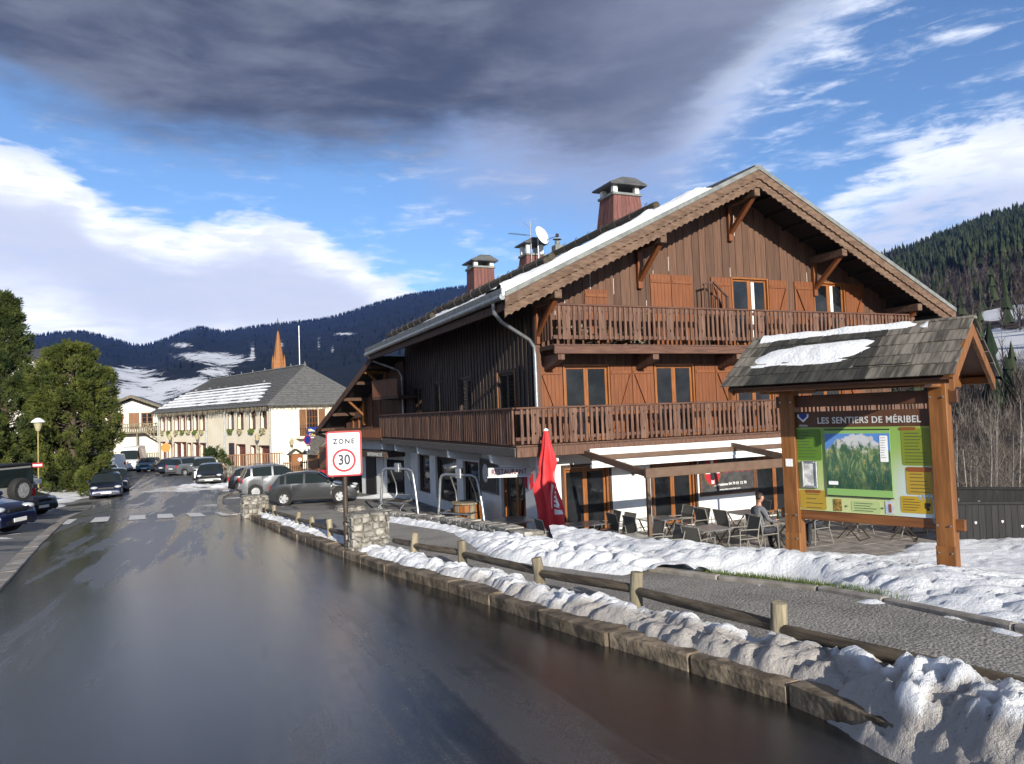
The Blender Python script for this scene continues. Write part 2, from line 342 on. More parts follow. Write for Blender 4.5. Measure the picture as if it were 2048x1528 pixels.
cl=mixc(t,n.ss(.3,.7),(.76,.79,.83),(.85,.86,.87)); cl=mixc(t,dm*.70,cl,(.27,.222,.172)); cl=mixc(t,(sp_.ss(.66,.72))*d.ss(.1,.5)*.75,cl,(.06,.045,.035))
t.links.new(cl,p.inputs['Base Color']); p.inputs['Roughness'].default_value=.75; p.inputs['Specular IOR Level'].default_value=.25
p.inputs['Subsurface Weight'].default_value=0.; ng=noise(t,g,120.,3,.7); bumpn(t,p,nf+n*.6+ng*.5,.7,.03)
m_road,t,p=mk('wet_asphalt'); g=wpos(t); gm=mapping(t,g,(1,1,1),(0,0,0),(0,0,R(-22)))
st=noise(t,mapping(t,gm,(1.35,.055,1.)),1.,6,.6,.25); bl=noise(t,mapping(t,gm,(.5,.16,1)),1.,6,.62,.6); fi=noise(t,g,85.,4,.75); sp=X(t,None)
sg=t.nodes.new('ShaderNodeSeparateXYZ'); t.links.new(g,sg.inputs[0]); gx,gy=X(t,sg.outputs[0]),X(t,sg.outputs[1])
tk=noise(t,mapping(t,gm,(3.2,.05,1.),(1.7,0,0)),1.,4,.5,.1); wet=(st*.85+bl*.55+tk*.35).ss(.80,.94); edge=attr(t,'edge')             # edge: 1 at the right gutter
wet=(wet.mx(edge.ss(.45,.95)))
dry=gy.ss(17.,27.)*edge.ss(.6,.2)*.7
c1=mixc(t,fi.ss(.3,.75),(.030,.030,.031),(.125,.123,.120)); c2=mixc(t,fi.ss(.3,.75),(.005,.005,.0055),(.022,.022,.023)); c3=mixc(t,fi.ss(.3,.75),(.08,.077,.071),(.17,.162,.15))  # paler grey of less wet patches also imitates sky reflection and sheen
vc=t.nodes.new('ShaderNodeTexVoronoi'); vc.feature='DISTANCE_TO_EDGE'; vc.inputs['Scale'].default_value=.42; wv=t.nodes.new('ShaderNodeVectorMath'); wv.operation='ADD'; t.links.new(g,wv.inputs[0]); nv=t.nodes.new('ShaderNodeTexNoise'); nv.inputs['Scale'].default_value=1.1; nv.inputs['Detail'].default_value=6; t.links.new(g,nv.inputs['Vector']); t.links.new(nv.outputs['Color'],wv.inputs[1]); t.links.new(wv.outputs[0],vc.inputs['Vector'])
crk=X(t,vc.outputs['Distance']).ss(.012,.004)*bl.ss(.48,.58)
salt=noise(t,mapping(t,gm,(.9,.3,1),(5,2,0)),1.4,8,.7,.8).ss(.60,.76)
c1=mixc(t,salt*.5,c1,(.21,.205,.198)); c=mixc(t,wet,c1,c2); c=mixc(t,crk*.8,c,(.006,.006,.006)); c=mixc(t,(dry*(1.-wet*.8))+attr(t,'dry')*.9,c,c3); t.links.new(c,p.inputs['Base Color'])
rg=wet.ss(0.,1.,.32,.085)+dry*.2+(fi-.5)*.16; t.links.new(rg.s,p.inputs['Roughness']); p.inputs['Specular IOR Level'].default_value=.55
bumpn(t,p,fi,.30,.005)
m_gravel,t,p=mk('grit_covered_footpath'); g=wpos(t); vo=t.nodes.new('ShaderNodeTexVoronoi'); vo.inputs['Scale'].default_value=34.; t.links.new(g,vo.inputs['Vector'])
n=noise(t,g,1.3,6,.6); f2=noise(t,g,70.,3,.7)
c=mixc(t,f2.ss(.3,.7),(.10,.095,.086),(.40,.375,.335)); c=mixc(t,n.ss(.42,.66),c,(.085,.08,.074)); c=mixc(t,.55,c,mixc(t,f2.ss(.35,.65),(.12,.113,.10),(.50,.47,.42)))
t.links.new(c,p.inputs['Base Color']); p.inputs['Roughness'].default_value=.85; bumpn(t,p,X(t,vo.outputs['Distance'])*-1.+f2*.5,.9,.012)
m_park,t,p=mk('damp_parking_asphalt'); g=wpos(t); n=noise(t,g,.55,6,.6,.3); f2=noise(t,g,70.,3)
c=mixc(t,f2.ss(.3,.7),(.12,.115,.107),(.22,.212,.198)); c=mixc(t,n.ss(.5,.62),c,(.05,.048,.047)); t.links.new(c,p.inputs['Base Color'])
t.links.new(n.ss(.5,.62,.85,.35).s,p.inputs['Roughness']); bumpn(t,p,f2,.4,.006)
m_terr=PM('grey_terrace_flags',(.17,.15,.13),(.27,.245,.215),3.,rough=.85,bump=.3,bs=25.,rv=.2)
m_grass=PM('winter_grass',(.05,.085,.015),(.115,.15,.03),8.,rough=.8,rv=.1)
m_zeb,t,p=mk('worn_white_road_paint'); g=wpos(t); n=noise(t,g,7.,6,.65); f2=noise(t,g,80.,3); c=mixc(t,(n*.6+f2*.5).ss(.56,.80),(.72,.70,.66),(.30,.29,.28)); t.links.new(c,p.inputs['Base Color']); p.inputs['Roughness'].default_value=.55
# ---------------------------------------------------------------- heights
KN=[(-80,-2.2),(-20,.4),(0,1.6),(10,2.2),(24,3.07),(33,3.68),(42,3.98),(65,4.45),(90,4.9),(140,5.4),(400,6.5),(3000,20)]
def prof(y): return -np.interp(y,[k[0] for k in KN],[k[1] for k in KN])
KR=[(4.2,-14),(3.1,-3),(2.75,0),(2.4,2.5),(2.0,3.74),(1.74,4.5),(1.48,4.91),(1.0,5.72),(.64,6.27),(.16,7.15),(-.25,7.91),(-.83,8.9),(-1.75,10.3),(-2.38,11.5),(-2.9,12.4),(-4.62,15.66),(-6.45,19.28),(-9.5,25.3)]
KL=[(2,-14),(-1.2,-3),(-2.4,0),(-3.4,2.5),(-4.4,4.8),(-7.83,11.1),(-8.45,12.2),(-10.49,15.8),(-12.76,19.94),(-16.57,26.9),(-17.34,28.6),(-22.3,39.3),(-24.2,45.3),(-29,56),(-40,80),(-52,100)]
PE=[(5.2,2.),(4.4,4.4),(3.87,5.7),(3.63,6.26),(3.27,7.31),(2.81,7.96),(2.13,8.6),(1.31,9.7),(.46,11.0),(-.32,13.15),(-1.45,15.87),(-3.62,19.6),(-6.2,24.4)]
def sdp(x,y,poly):
    """signed distance, + to the right of the line's direction"""
    x=np.asarray(x,float);y=np.asarray(y,float); best=np.full(x.shape,1e18); sg=np.ones(x.shape)
    for (x0,y0),(x1,y1) in zip(poly[:-1],poly[1:]):
        ex,ey=x1-x0,y1-y0; L=ex*ex+ey*ey; t=np.clip(((x-x0)*ex+(y-y0)*ey)/L,0,1); qx,qy=x-x0-t*ex,y-y0-t*ey; d=qx*qx+qy*qy
        m=d<best; best=np.where(m,d,best); sg=np.where(m,np.where(ex*(y-y0)-ey*(x-x0)<0,1.,-1.),sg)
    return np.sqrt(best)*sg
def sst(x,a,b): t=np.clip((x-a)/(b-a),0,1); return t*t*(3-2*t)
ZT=-3.72
def gz(x,y):
    x=np.asarray(x,float);y=np.asarray(y,float); b=prof(y); sp=sdp(x,y,PE); u=(x-O.x)*A.x+(y-O.y)*A.y; v=(x-O.x)*B.x+(y-O.y)*B.y
    k=sst(y,11,17); a0=1.6*(1-k)+.25*k; a1=7.*(1-k)+3.*k
    f=np.clip((sp-a0)/(a1-a0),0,1); f=f*f*(3-2*f)*(1-sst(y,31,45)); z=b*(1-f)+ZT*f
    z=z-15*sst(u,14,42)*(1-sst(y,80,200))
    sL=-sdp(x,y,KL); z=z+.85*sst(sL,3.5,9.)*sst(y,30,41)*(1-sst(y,60,80))
    return z
def gz1(x,y): return float(gz(np.array([x]),np.array([y]))[0])
def onpath(x,y): return .11*sst(sdp(x,y,KR),-.06,.16)*(np.asarray(y)<25.5)*(1-sst(sdp(x,y,PE),.25,1.1))
def surf(x,y): return gz(x,y)+onpath(x,y)
def G(x,y,dz=0.): return Vector((x,y,float(surf(np.array([x]),np.array([y]))[0])+dz))
def axis(spec): return np.unique(np.concatenate([np.arange(a,b,s) for a,b,s in spec]))
xs=axis([(-3000,-400,200),(-400,-80,20),(-80,-40,4),(-40,26,.6),(26,80,4),(80,400,20),(400,3001,200)]); ys=axis([(-600,-60,60),(-60,-4,4),(-4,48,.6),(48,100,3),(100,400,20),(400,3001,200)])
gx_,gy_=np.meshgrid(xs,ys,indexing='ij'); sr=sdp(gx_,gy_,KR)
P=np.stack([gx_,gy_,gz(gx_,gy_)-.03],-1); grid('ground',P,m_park,kind='structure')
# road surface
def resample(pl,n):
    pl=np.array(pl,float); d=np.r_[0,np.cumsum(np.hypot(*np.diff(pl,axis=0).T))]; t=np.linspace(0,d[-1],n); return np.stack([np.interp(t,d,pl[:,0]),np.interp(t,d,pl[:,1])],-1)
def smooth_pl(pl,it=2):
    pl=np.array(pl,float)
    for _ in range(it):
        q=[pl[0]]
        for a,b in zip(pl[:-1],pl[1:]): q+=[a*.75+b*.25,a*.25+b*.75]
        q.append(pl[-1]); pl=np.array(q)
    return pl
KRx=KR+[(-13.75,34.0),(-15.9,38.8),(-18,45),(-21,54),(-32,80),(-43,100)]
a=resample(smooth_pl(KL),260); b=resample(smooth_pl(KRx),260); tt=np.linspace(0,1,30)
P=a[:,None,:]*(1-tt[None,:,None])+b[:,None,:]*tt[None,:,None]
dR=np.hypot(*(P-b[:,None,:]).transpose(2,0,1)); dry=sst(sdp(P[...,0],P[...,1],KL),-.3,1.7); dry=(1-dry)*sst(P[...,1],13,20)
z=gz(P[...,0],P[...,1])+.014+.05*np.sin(np.pi*tt)[None,:]
grid('road',np.concatenate([P,z[...,None]],-1),m_road,attrs={'edge':np.clip(1-dR/4.2,0,1)*(P[...,1]<25),'dry':dry},kind='structure')
# footpath sheet
a=resample(smooth_pl([(x+.22,y+.08) for x,y in KR]),200); b=resample(smooth_pl(PE),200); a=a[a[:,1]>1.8]; a=resample(a,200); tt=np.linspace(0,1,14)
P=a[:,None,:]*(1-tt[None,:,None])+b[:,None,:]*tt[None,:,None]
grid('footpath',np.concatenate([P,(gz(P[...,0],P[...,1])+.11+.012*fbm(P[...,0]*2,P[...,1]*2))[...,None]],-1),m_gravel,kind='structure')
# zebra crossing: worn painted bars
zb=[((-14.95,26.0),(-13.55,23.3)),((-13.75,26.1),(-12.45,23.5)),((-12.9,26.3),(-11.65,23.8)),((-11.95,26.5),(-10.75,24.15)),((-11.0,26.75),(-9.85,24.5)),((-16.0,25.8),(-14.6,23.0))]
dv=Vector((.86,.22,0)).normalized()
zr=ob('zebra_crossing',None,kind='structure')
for (x0,y0),(x1,y1) in zb:
    q=MB(); vs=[]
    for i in range(5):
        f=i/4; c_=Vector((x0+(x1-x0)*f,y0+(y1-y0)*f,0))
        for s_ in (0,.5): w=c_+dv*(s_+rnd.uniform(-.012,.012)); dl_=abs(float(sdp(np.array([w.x]),np.array([w.y]),KL)[0])); dr_=abs(float(sdp(np.array([w.x]),np.array([w.y]),KRx)[0])); vs.append((w.x,w.y,gz1(w.x,w.y)+.026+.05*math.sin(math.pi*dl_/(dl_+dr_))))
    q.add(vs,[(2*i,2*i+1,2*i+3,2*i+2) for i in range(4)]); q.build('painted_bar',m_zeb,zr,fix=False)
# left flush stone strip along the parking and the little kerb round the apron
def strip(name,part,pl,w,h,L,mat,off=0.,ch=.015,jit=.01,kind='structure',gap=.012,zo=0.):
    pl=np.array(pl,float); d=np.r_[0,np.cumsum(np.hypot(*np.diff(pl,axis=0).T))]; root=ob(name,None,kind=kind); s_=0.; k=0
    while s_<d[-1]-.3*L:
        l=min(L*rnd.uniform(.75,1.25),d[-1]-s_)
        p0=[np.interp(s_,d,pl[:,i]) for i in (0,1)]; p1=[np.interp(s_+l,d,pl[:,i]) for i in (0,1)]
        c0=Vector((*p0,gz1(*p0)+zo)); c1=Vector((*p1,gz1(*p1)+zo)); dd=(c1-c0); ll=dd.length-gap
        q=MB(); hj=h+rnd.uniform(-jit,jit); q.box((-w/2+rnd.uniform(-jit,jit),-ll/2,-.25),(w/2+rnd.uniform(-jit,jit),ll/2,hj),ch)
        for i,v in enumerate(q.v): q.v[i]=(v[0]+rnd.uniform(-jit,jit)*.6,v[1],v[2]+rnd.uniform(-jit,jit)*.5)
        sd=Vector((dd.y,-dd.x,0)).normalized(); o=q.build(part,mat,root,(c0+c1)/2+sd*off,math.atan2(-dd.x,dd.y)); o.rotation_euler=(math.atan2(dd.z,math.hypot(dd.x,dd.y)),0,math.atan2(-dd.x,dd.y))
        s_+=l; k+=1
    return root
kr=[q for q in smooth_pl(KR).tolist() if q[1]>1.2]
strip('kerb','kerb_stone',kr,.26,.14,1.05,m_kerb,.1,.014,.012)
strip('left_kerb','kerb_stone',[q for q in smooth_pl(KL).tolist() if 8<q[1]<31],.28,.05,1.1,m_conc,0,.012,.004)
strip('apron_kerb','kerb_stone',[(-9.6,25.0),(-10.6,26.6),(-13.6,33.6),(-15.5,38.4),(-16.2,41.5),(-16.0,44)],.26,.07,.9,m_conc,0,.015,.006)
strip('path_edging','edging_block',[q for q in smooth_pl(PE).tolist() if q[1]<10.2],.10,.16,1.0,m_conc,.06,.015,.004)
# terrace flags
q=MB(); tr_=random.Random(3)
for i in range(36):
    for j in range(26):
        u_,v_=-2.2+i*.5,-11.2+j*.47
        w=CW(u_,v_); 
        if sdp(np.array([w.x]),np.array([w.y]),PE)[0]<3.3 or u_>13.5: continue
        dz_=tr_.uniform(-.004,.004); q.box((u_+.008,v_+.008,-.03),(u_+.492,v_+.462,.035+dz_))
q.build('terrace',m_terr,None,Vector((O.x,O.y,ZT)),CH,kind='structure')
# ---------------------------------------------------------------- snow lying on the ground
def snow(name,x0,x1,y0,y1,res,fn,label,dirt=None,base=surf,cat='snow'):
    xs=np.arange(x0,x1,res);ys=np.arange(y0,y1,res); gx,gy=np.meshgrid(xs,ys,indexing='ij'); th=fn(gx,gy)
    keep=th>.0; keep=keep[:-1,:-1]|keep[1:,:-1]|keep[1:,1:]|keep[:-1,1:]
    z=base(gx,gy)+np.maximum(th,-.02)-np.where(gy<25.5,.03*(1-sst(sdp(gx,gy,KR),-.3,.1)),.03)+.05*(1-sst(sdp(gx,gy,KR),-.3,.1))*(sdp(gx,gy,KL)>0)*(gy<60); d=dirt(gx,gy,th) if dirt else np.zeros_like(gx)
    i=np.arange(gx.size).reshape(gx.shape); f=np.stack([i[:-1,:-1],i[1:,:-1],i[1:,1:],i[:-1,1:]],-1)[keep]
    us=np.unique(f); rm=np.full(gx.size,-1); rm[us]=np.arange(us.size); V=np.stack([gx,gy,z],-1).reshape(-1,3)[us]
    me=bpy.data.meshes.new(name); me.from_pydata(V.tolist(),[],rm[f].tolist()); me.materials.append(m_snow)
    a=me.attributes.new('dirt','FLOAT','POINT'); a.data.foreach_set('value',np.ascontiguousarray(d.ravel()[us],dtype=np.float32))
    me.polygons.foreach_set('use_smooth',[True]*len(me.polygons)); me.update()
    return ob(name,me,label=label,cat=cat,kind='stuff')
def lump(x,y,s,seed): 
    n=fbm(x/s,y/s,4,seed,.55); r=np.minimum(1.,np.abs(2*fbm(x/s*1.5+5,y/s*1.5,3,seed+9,.45)-1)*2.6)**.7; return n*.5+r*.5
def bank(lo,hi,w,h,seed,lumps=.35,y0=0,y1=99,taper=1.):
    """ridge of shovelled snow running along the kerb between offsets lo and hi"""
    def fn(x,y):
        s=sdp(x,y,KR); n1=fbm(x*.9,y*.9,2,seed)-.5; c=(lo+hi)/2+n1*.25; ww=(hi-lo)/2*(1+.5*(fbm(x*1.3+7,y*1.3,2,seed+3)-.5)*2*.6); hh=np.interp(y,*h)
        pr=np.clip(1-((s-c)/ww)**2,-.5,1); pr=np.where(pr>0,np.sqrt(np.maximum(pr,0)),pr)
        L=lump(x,y,lumps,seed); L3=np.minimum(1.,np.abs(2*fbm(x*7,y*7,2,seed+40)-1)*2.5)**.7; return hh*pr*(.42+.85*L)*(.80+.32*L3)-.035+.05*(L-.5)-1.*(y<y0)-1.*(y>y1)
    return fn
def road_dirt(x,y,th):
    s=sdp(x,y,KR); near=np.interp(y,[3,5.5,7.5,10,16,22],[1.1,1.,.55,.22,.16,.3]); top=sst(th,.10,.24)
    return np.clip(near*(1.0-.8*sst(s,.22,.6))*(1.0-.9*top)+(fbm(x*2.2,y*2.2,4,77)-.55)*1.3*near,0,1)
snow('snow_bank',-10,5.2,3.,26,.045,bank(.12,.66,.5,([2.,3.2,3.9,4.8,6.2,8,10,12,13,16,20,25],[.30,.30,.26,.20,.17,.16,.17,.15,.06,.13,.15,.10]),5),'dirty snow bank ploughed between the road kerb and the wooden rail fence',road_dirt)
def spill(x,y):
    s=sdp(x,y,KR); L=lump(x,y,.30,21); m=1-sst(y,4.0,4.75); L3=np.minimum(1.,np.abs(2*fbm(x*6,y*6,2,66)-1)*2.2)**.7; return .43*m*np.clip(1-((s-.29)/np.interp(y,[3.0,3.6,4.2,4.8],[.58,.50,.42,.3]))**2,-.4,1)*(.50+.5*L)*(.85+.2*L3)-.05-1.*(y>5.)
snow('snow_pile',.6,4.2,2.2,5.6,.03,spill,'lumpy grey brown snow pile spilling over the kerb in the near corner',lambda x,y,th: np.clip(1.05-.95*sst(th,.14,.30)+(fbm(x*3,y*3,4,5)-.5)*1.1,0,1))
BX,BY=4.74,10.0
def board_snow(x,y):
    s=sdp(x,y,PE); u=(x-O.x)*A.x+(y-O.y)*A.y; v=(x-O.x)*B.x+(y-O.y)*B.y
    L=fbm(x*1.3,y*1.3,5,31,.5); L2=lump(x,y,.30,8); e=.16+.5*(fbm(x*.8+3,y*.8,3,12)-.3)+.75*np.exp(-((x-2.75)**2/.5+(y-8.6)**2/.35))
    th=sst(s,e,e+.8)*(.08+.17*L)+.13*(L2-.42)*sst(s,e,e+.4)*(1-.6*sst(s,2.2,3.5))-.02
    th=th+.12*np.exp(-((s-1.2)/.6)**2)*sst(y,4,10)
    far=sst(v,-5.6+1.3*(fbm(x*.7,y*.7,3,3)-.5),-4.7)*sst(u,-3.5,-1.0); th=th*(1-far)-.05*far
    th=np.where(s<e-.05,-.05,th); return th
snow('snow_cover',.6,16,4.2,21.,.065,board_snow,'deep clean snow around the trail map shelter and behind the footpath',lambda x,y,th: .10*(1-sst(th,.02,.12)))
def wall_snow(x,y):
    s=sdp(x,y,PE); L=lump(x,y,.34,41); h=np.interp(y,[9,10,11,12.5,15,18,22],[.14,.24,.26,.20,.10,.15,.05]); w=np.interp(y,[9,11,12,15,22],[.5,.75,.7,.28,.3])
    pr=1-((s+.12*w-.05)/w)**2; return h*np.where(pr>0,np.sqrt(np.maximum(pr,0)),pr)*(.45+L)-.05-1.*(y>22)-1.*(y<9)
snow('snow_heap',-6,3,9,22,.05,wall_snow,'white snow heaped against the low stone wall beside the footpath',lambda x,y,th:.12*(1-sst(th,.05,.2)))
def strewn(x,y):
    s=sdp(x,y,PE); return .07*np.maximum(fbm(x*4,y*4,4,51)-.52,0)*2*np.clip(1-((s-.02)/.2)**2,0,1)-.003
snow('snow_scraps',2.6,5,4.5,9.,.035,strewn,'thin scraps of snow along the concrete path edging',None)
def left_snow(x,y):
    sL=-sdp(x,y,KL); n=fbm(x*.5,y*.5,5,61,.55); m=sst(sL,1.2,2.2)*(1-sst(sL,9,13))*sst(y,34,37)*(1-sst(y,52,56)); return .34*(n-.40)*m-.012+.10*m*(lump(x,y,.6,6)-.5)
snow('snow_bank',-44,-19,33,57,.16,left_snow,'patchy snow bank under the dark conifers left of the road',lambda x,y,th:.25*(1-sst(th,.03,.2)))
def apron_snow(x,y):
    c=np.exp(-(((x+18.6)/4.6)**2+((y-47.5)/4.)**2)*1.1); n=fbm(x*.8,y*.8,5,71,.55); return .75*c*(n-.30)+.12*c*(lump(x,y,.5,3)-.5)-.045
snow('snow_heap',-27,-10,38,56,.13,apron_snow,'ploughed snow heap around the nose of the black parked car',lambda x,y,th:np.clip(.45*(1-sst(th,.05,.3))+(fbm(x*1.1,y*1.1,4,9)-.5)*.6,0,1))
def lot_snow(x,y):
    n=fbm(x*.55,y*1.3,5,81,.55); c=np.exp(-(((x+15.)/2.6)**2+((y-39.)/2.2)**2))+.8*np.exp(-(((x+13)/2.2)**2+((y-33)/1.4)**2)); return .10*(n-.5)*c*2-.012
snow('snow_scraps',-22,-8,29,45,.1,lot_snow,'thin trodden snow patches on the apron beside the parked cars',lambda x,y,th:np.full_like(x,.35))
def left_lot(x,y):
    n=fbm(x*.5,y*1.4,5,91,.55); sL=-sdp(x,y,KL); m=sst(sL,.5,1.)*(1-sst(y,33,36)); return .07*(n-.60)*m-.006
snow('snow_scraps',-34,-8,9,36,.11,left_lot,'thin melting snow streaks on the left parking strip',lambda x,y,th:np.full_like(x,.25))
def shop_snow(x,y):
    c=np.exp(-(((x+6.3)/1.5)**2+((y-35.2)/.8)**2)); return .22*c*(.3+fbm(x*1.5,y*1.5,4,7))-.06
snow('snow_heap',-9,-3,32,38.5,.09,shop_snow,'small shaded snow heap before the shop entrance',lambda x,y,th:np.full_like(x,.15))
# tufts of grass on the thawed strip
q=MB(); gr=random.Random(5)
for i in range(2600):
    t_=gr.random(); x=2.25+t_*1.45; y=9.1-t_*2.0+gr.gauss(0,.16)+.15
    p=G(x,y,-.02); h=gr.uniform(.03,.10); a_=gr.uniform(0,6.28); w=.006; d_=Vector((math.cos(a_),math.sin(a_),0)); l_=Vector((gr.gauss(0,.03),gr.gauss(0,.03),h))
    q.add([p-d_*w,p+d_*w,p+l_],[(0,1,2)])
q.build('grass',m_grass,fix=False,label='short green grass showing where snow has thawed beside the path edging',cat='grass',kind='stuff')
# ---------------------------------------------------------------- mountains
m_hill,t,p=mk('forested_hillside'); g=wpos(t); n=noise(t,g,.006,7,.65); f2=noise(t,g,.05,5,.7); s_=attr(t,'snow')
f3=noise(t,mapping(t,g,(1,1,2)),.03,9,.78); sm=(s_+(f3-.5)*2.6+(n-.5)*.6).ss(.56,.62)*s_.ss(.08,.3); c=mixc(t,f2.ss(.35,.65),(.006,.009,.009),(.017,.020,.016)); c=mixc(t,attr(t,'bare')*(f2.ss(.3,.7)*.5+.5),c,(.085,.066,.052)); c=mixc(t,sm,c,(.62,.64,.68)); t.links.new(c,p.inputs['Base Color']); p.inputs['Roughness'].default_value=.95; p.inputs['Specular IOR Level'].default_value=.1  # forest tone kept very dark to imitate cloud shade on the mountain
def sil(pts):
    q=[(math.degrees(math.atan2(d.x,d.y)),math.degrees(math.atan2(d.z,math.hypot(d.x,d.y)))) for d in (ray(*c) for c in pts)]; return [a for a,b in q],[b for a,b in q]
def ae(px,py): d=ray(px,py); return math.degrees(math.atan2(d.x,d.y)),math.degrees(math.atan2(d.z,math.hypot(d.x,d.y)))
SA,SE=sil([(-700,560),(-300,640),(0,690),(75,674),(110,668),(165,665),(215,676),(260,690),(290,692),(330,681),(380,661),(400,656),(450,666),(500,656),(560,649),(640,641),(700,626),(760,606),(820,591),(880,581),(945,572),(1100,545),(1300,520),(1500,540),(1700,600)])
RR=3600.
def hill(name,az0,az1,na,r0,r1,nr,hf,label,attrs):
    az_=np.radians(np.linspace(az0,az1,na)); r_=np.linspace(0,1,nr)**1.3*(r1-r0)+r0; a,r=np.meshgrid(az_,r_,indexing='ij'); z=hf(np.degrees(a),r)
    P=np.stack([np.sin(a)*r,np.cos(a)*r,z],-1); e=np.degrees(np.arctan2(z,r)); at_={k:f(np.degrees(a),e,r) for k,f in attrs.items()}
    return grid(name,P,m_hill,attrs=at_,kind='structure',label=label)
def hL(a,r):
    H=np.tan(np.radians(np.interp(a,SA,SE)))*RR; s=np.clip((r-450)/(RR-450),0,1.4); x=np.sin(np.radians(a))*r; y=np.cos(np.radians(a))*r
    up_=-22+(H+22)*np.minimum(s,1)**1.18; up_=up_-np.maximum(r-RR,0)*.25; return up_+(fbm(x/420,y/420,5,3)-.5)*150*np.minimum(s,1)*(1-np.minimum(s,1)**2)
def blob(px,py,sx,sy): c=ae(px,py); return lambda a,e: np.exp(-(((a-c[0])/(sx/25.))**2+((e-c[1])/(sy/25.))**2))
sb=[blob(*q) for q in ((400,712,55,10),(455,722,45,12),(260,745,55,14),(320,770,70,14),(230,790,60,16),(300,800,60,12),(365,690,25,6),(430,745,35,10),(505,700,5,16),(560,690,10,12),(638,690,3,26),(690,668,26,4),(665,700,6,10),(400,770,40,10))]
hill('mountain',-62,34,620,430,RR+400,120,hL,'long dark blue wooded mountain with small snowy clearings',{'snow':lambda a,e,r:np.clip(sum(f(a,e) for f in sb)*.75,0,.8)-.0,'bare':lambda a,e,r:np.zeros_like(a)})
HA,HE=sil([(1500,640),(1650,575),(1775,522),(1850,498),(1900,478),(1960,455),(2048,428),(2300,350),(2600,320)]); HR=1250.
def hR(a,r):
    H=np.tan(np.radians(np.interp(a,HA,HE)))*HR; s=np.clip((r-90)/(HR-90),0,1.4); x=np.sin(np.radians(a))*r; y=np.cos(np.radians(a))*r
    z=-20+(H+20)*np.minimum(s,1)**1.12-np.maximum(r-HR,0)*.3; return z+(fbm(x/160,y/160,5,13)-.5)*40*np.minimum(s,1)*(1-np.minimum(s,1)**2)
rs_=[blob(*q) for q in ((2040,625,45,9),(2070,690,55,22),(2048,720,40,14),(1990,680,14,18),(2100,620,60,10))]
hill('hillside',11,62,420,70,HR+250,150,hR,'nearby wooded hillside with a bright snowy pasture on the right',{'snow':lambda a,e,r:np.clip(sum(f(a,e) for f in rs_)*1.7,0,1.5)+.12*(e<9),'bare':lambda a,e,r:1-sst(e,9,12.5)})
m_fir=PM('dark_conifer',(.012,.020,.011),(.042,.054,.026),.06,rough=.9,spec=.1)
m_firb=PM('distant_conifer',(.005,.008,.008),(.012,.016,.013),.01,rough=.95,spec=.05)  # far needles darkened in place of a cast cloud shadow
m_bare=PM('bare_grey_twigs',(.055,.044,.036),(.17,.148,.128),.06,rough=.9,spec=.1,rv=.2)
def cones(name,pts,mat,label,rr,sides=5,tiers=1):
    q=MB()
    for x,y,z,h,w in pts:
        for k in range(tiers):
            zb=z+h*(.08+.30*k); zt=z+h*(1 if k==tiers-1 else .55+.30*k); ww=w*(1-.28*k); a0=rr.uniform(0,6)
            vs=[(x+ww*math.cos(a0+6.283*i/sides)*rr.uniform(.7,1.25),y+ww*math.sin(a0+6.283*i/sides)*rr.uniform(.7,1.25),zb+rr.uniform(-.06,.06)*h) for i in range(sides)]+[(x,y,zt)]
            q.add(vs,[(i,(i+1)%sides,sides) for i in range(sides)])
    return q.build(name,mat,fix=False,label=label,cat='forest',kind='stuff')
rr=random.Random(11); pts=[]
A_,E_=np.array(SA),np.array(SE)
for i in range(3400):
    a_=rr.uniform(-34,18); r_=rr.uniform(RR-30,RR+5) if i<2300 else rr.uniform(1300,RR)
    e_=math.degrees(math.atan2(float(hL(np.array(a_),np.array(r_))),r_)); 
    if i>=2300 and sum(float(f(a_,e_)) for f in sb)>.35: continue
    h=rr.uniform(9,19); pts.append((math.sin(R(a_))*r_,math.cos(R(a_))*r_,float(hL(np.array(a_),np.array(r_)))-1,h,h*.2))
cones('distant_forest',pts,m_firb,'far dark conifer forest covering the blue mountain',rr,4)
pts=[];bts=[]
for i in range(9000):
    a_=rr.uniform(15,40); r_=math.sqrt(rr.uniform(180**2,HR**2)); z_=float(hR(np.array(a_),np.array(r_))); e_=math.degrees(math.atan2(z_,r_)); s_=sum(float(f(a_,e_)) for f in rs_)
    k=float(fbm(np.array(math.sin(R(a_))*r_/90),np.array(math.cos(R(a_))*r_/90),3,5))
    if s_>.42: continue
    pr=max(.10,float(sst(e_+(k-.5)*12,7.0,11.5)))
    if rr.random()<pr: h=rr.uniform(11,21); pts.append((math.sin(R(a_))*r_,math.cos(R(a_))*r_,z_-.5,h,h*.17))
    elif rr.random()<.8: bts.append((math.sin(R(a_))*r_,math.cos(R(a_))*r_,z_-.5,rr.uniform(8,15)))
for i in range(500):
    a_=rr.uniform(15,40); r_=HR-rr.uniform(0,25); h=rr.uniform(12,24); pts.append((math.sin(R(a_))*r_,math.cos(R(a_))*r_,float(hR(np.array(a_),np.array(r_)))-1,h,h*.16))
cones('conifer_forest',pts,m_fir,'dense dark green conifer forest on the upper right hillside',rr,6,3)
q=MB()
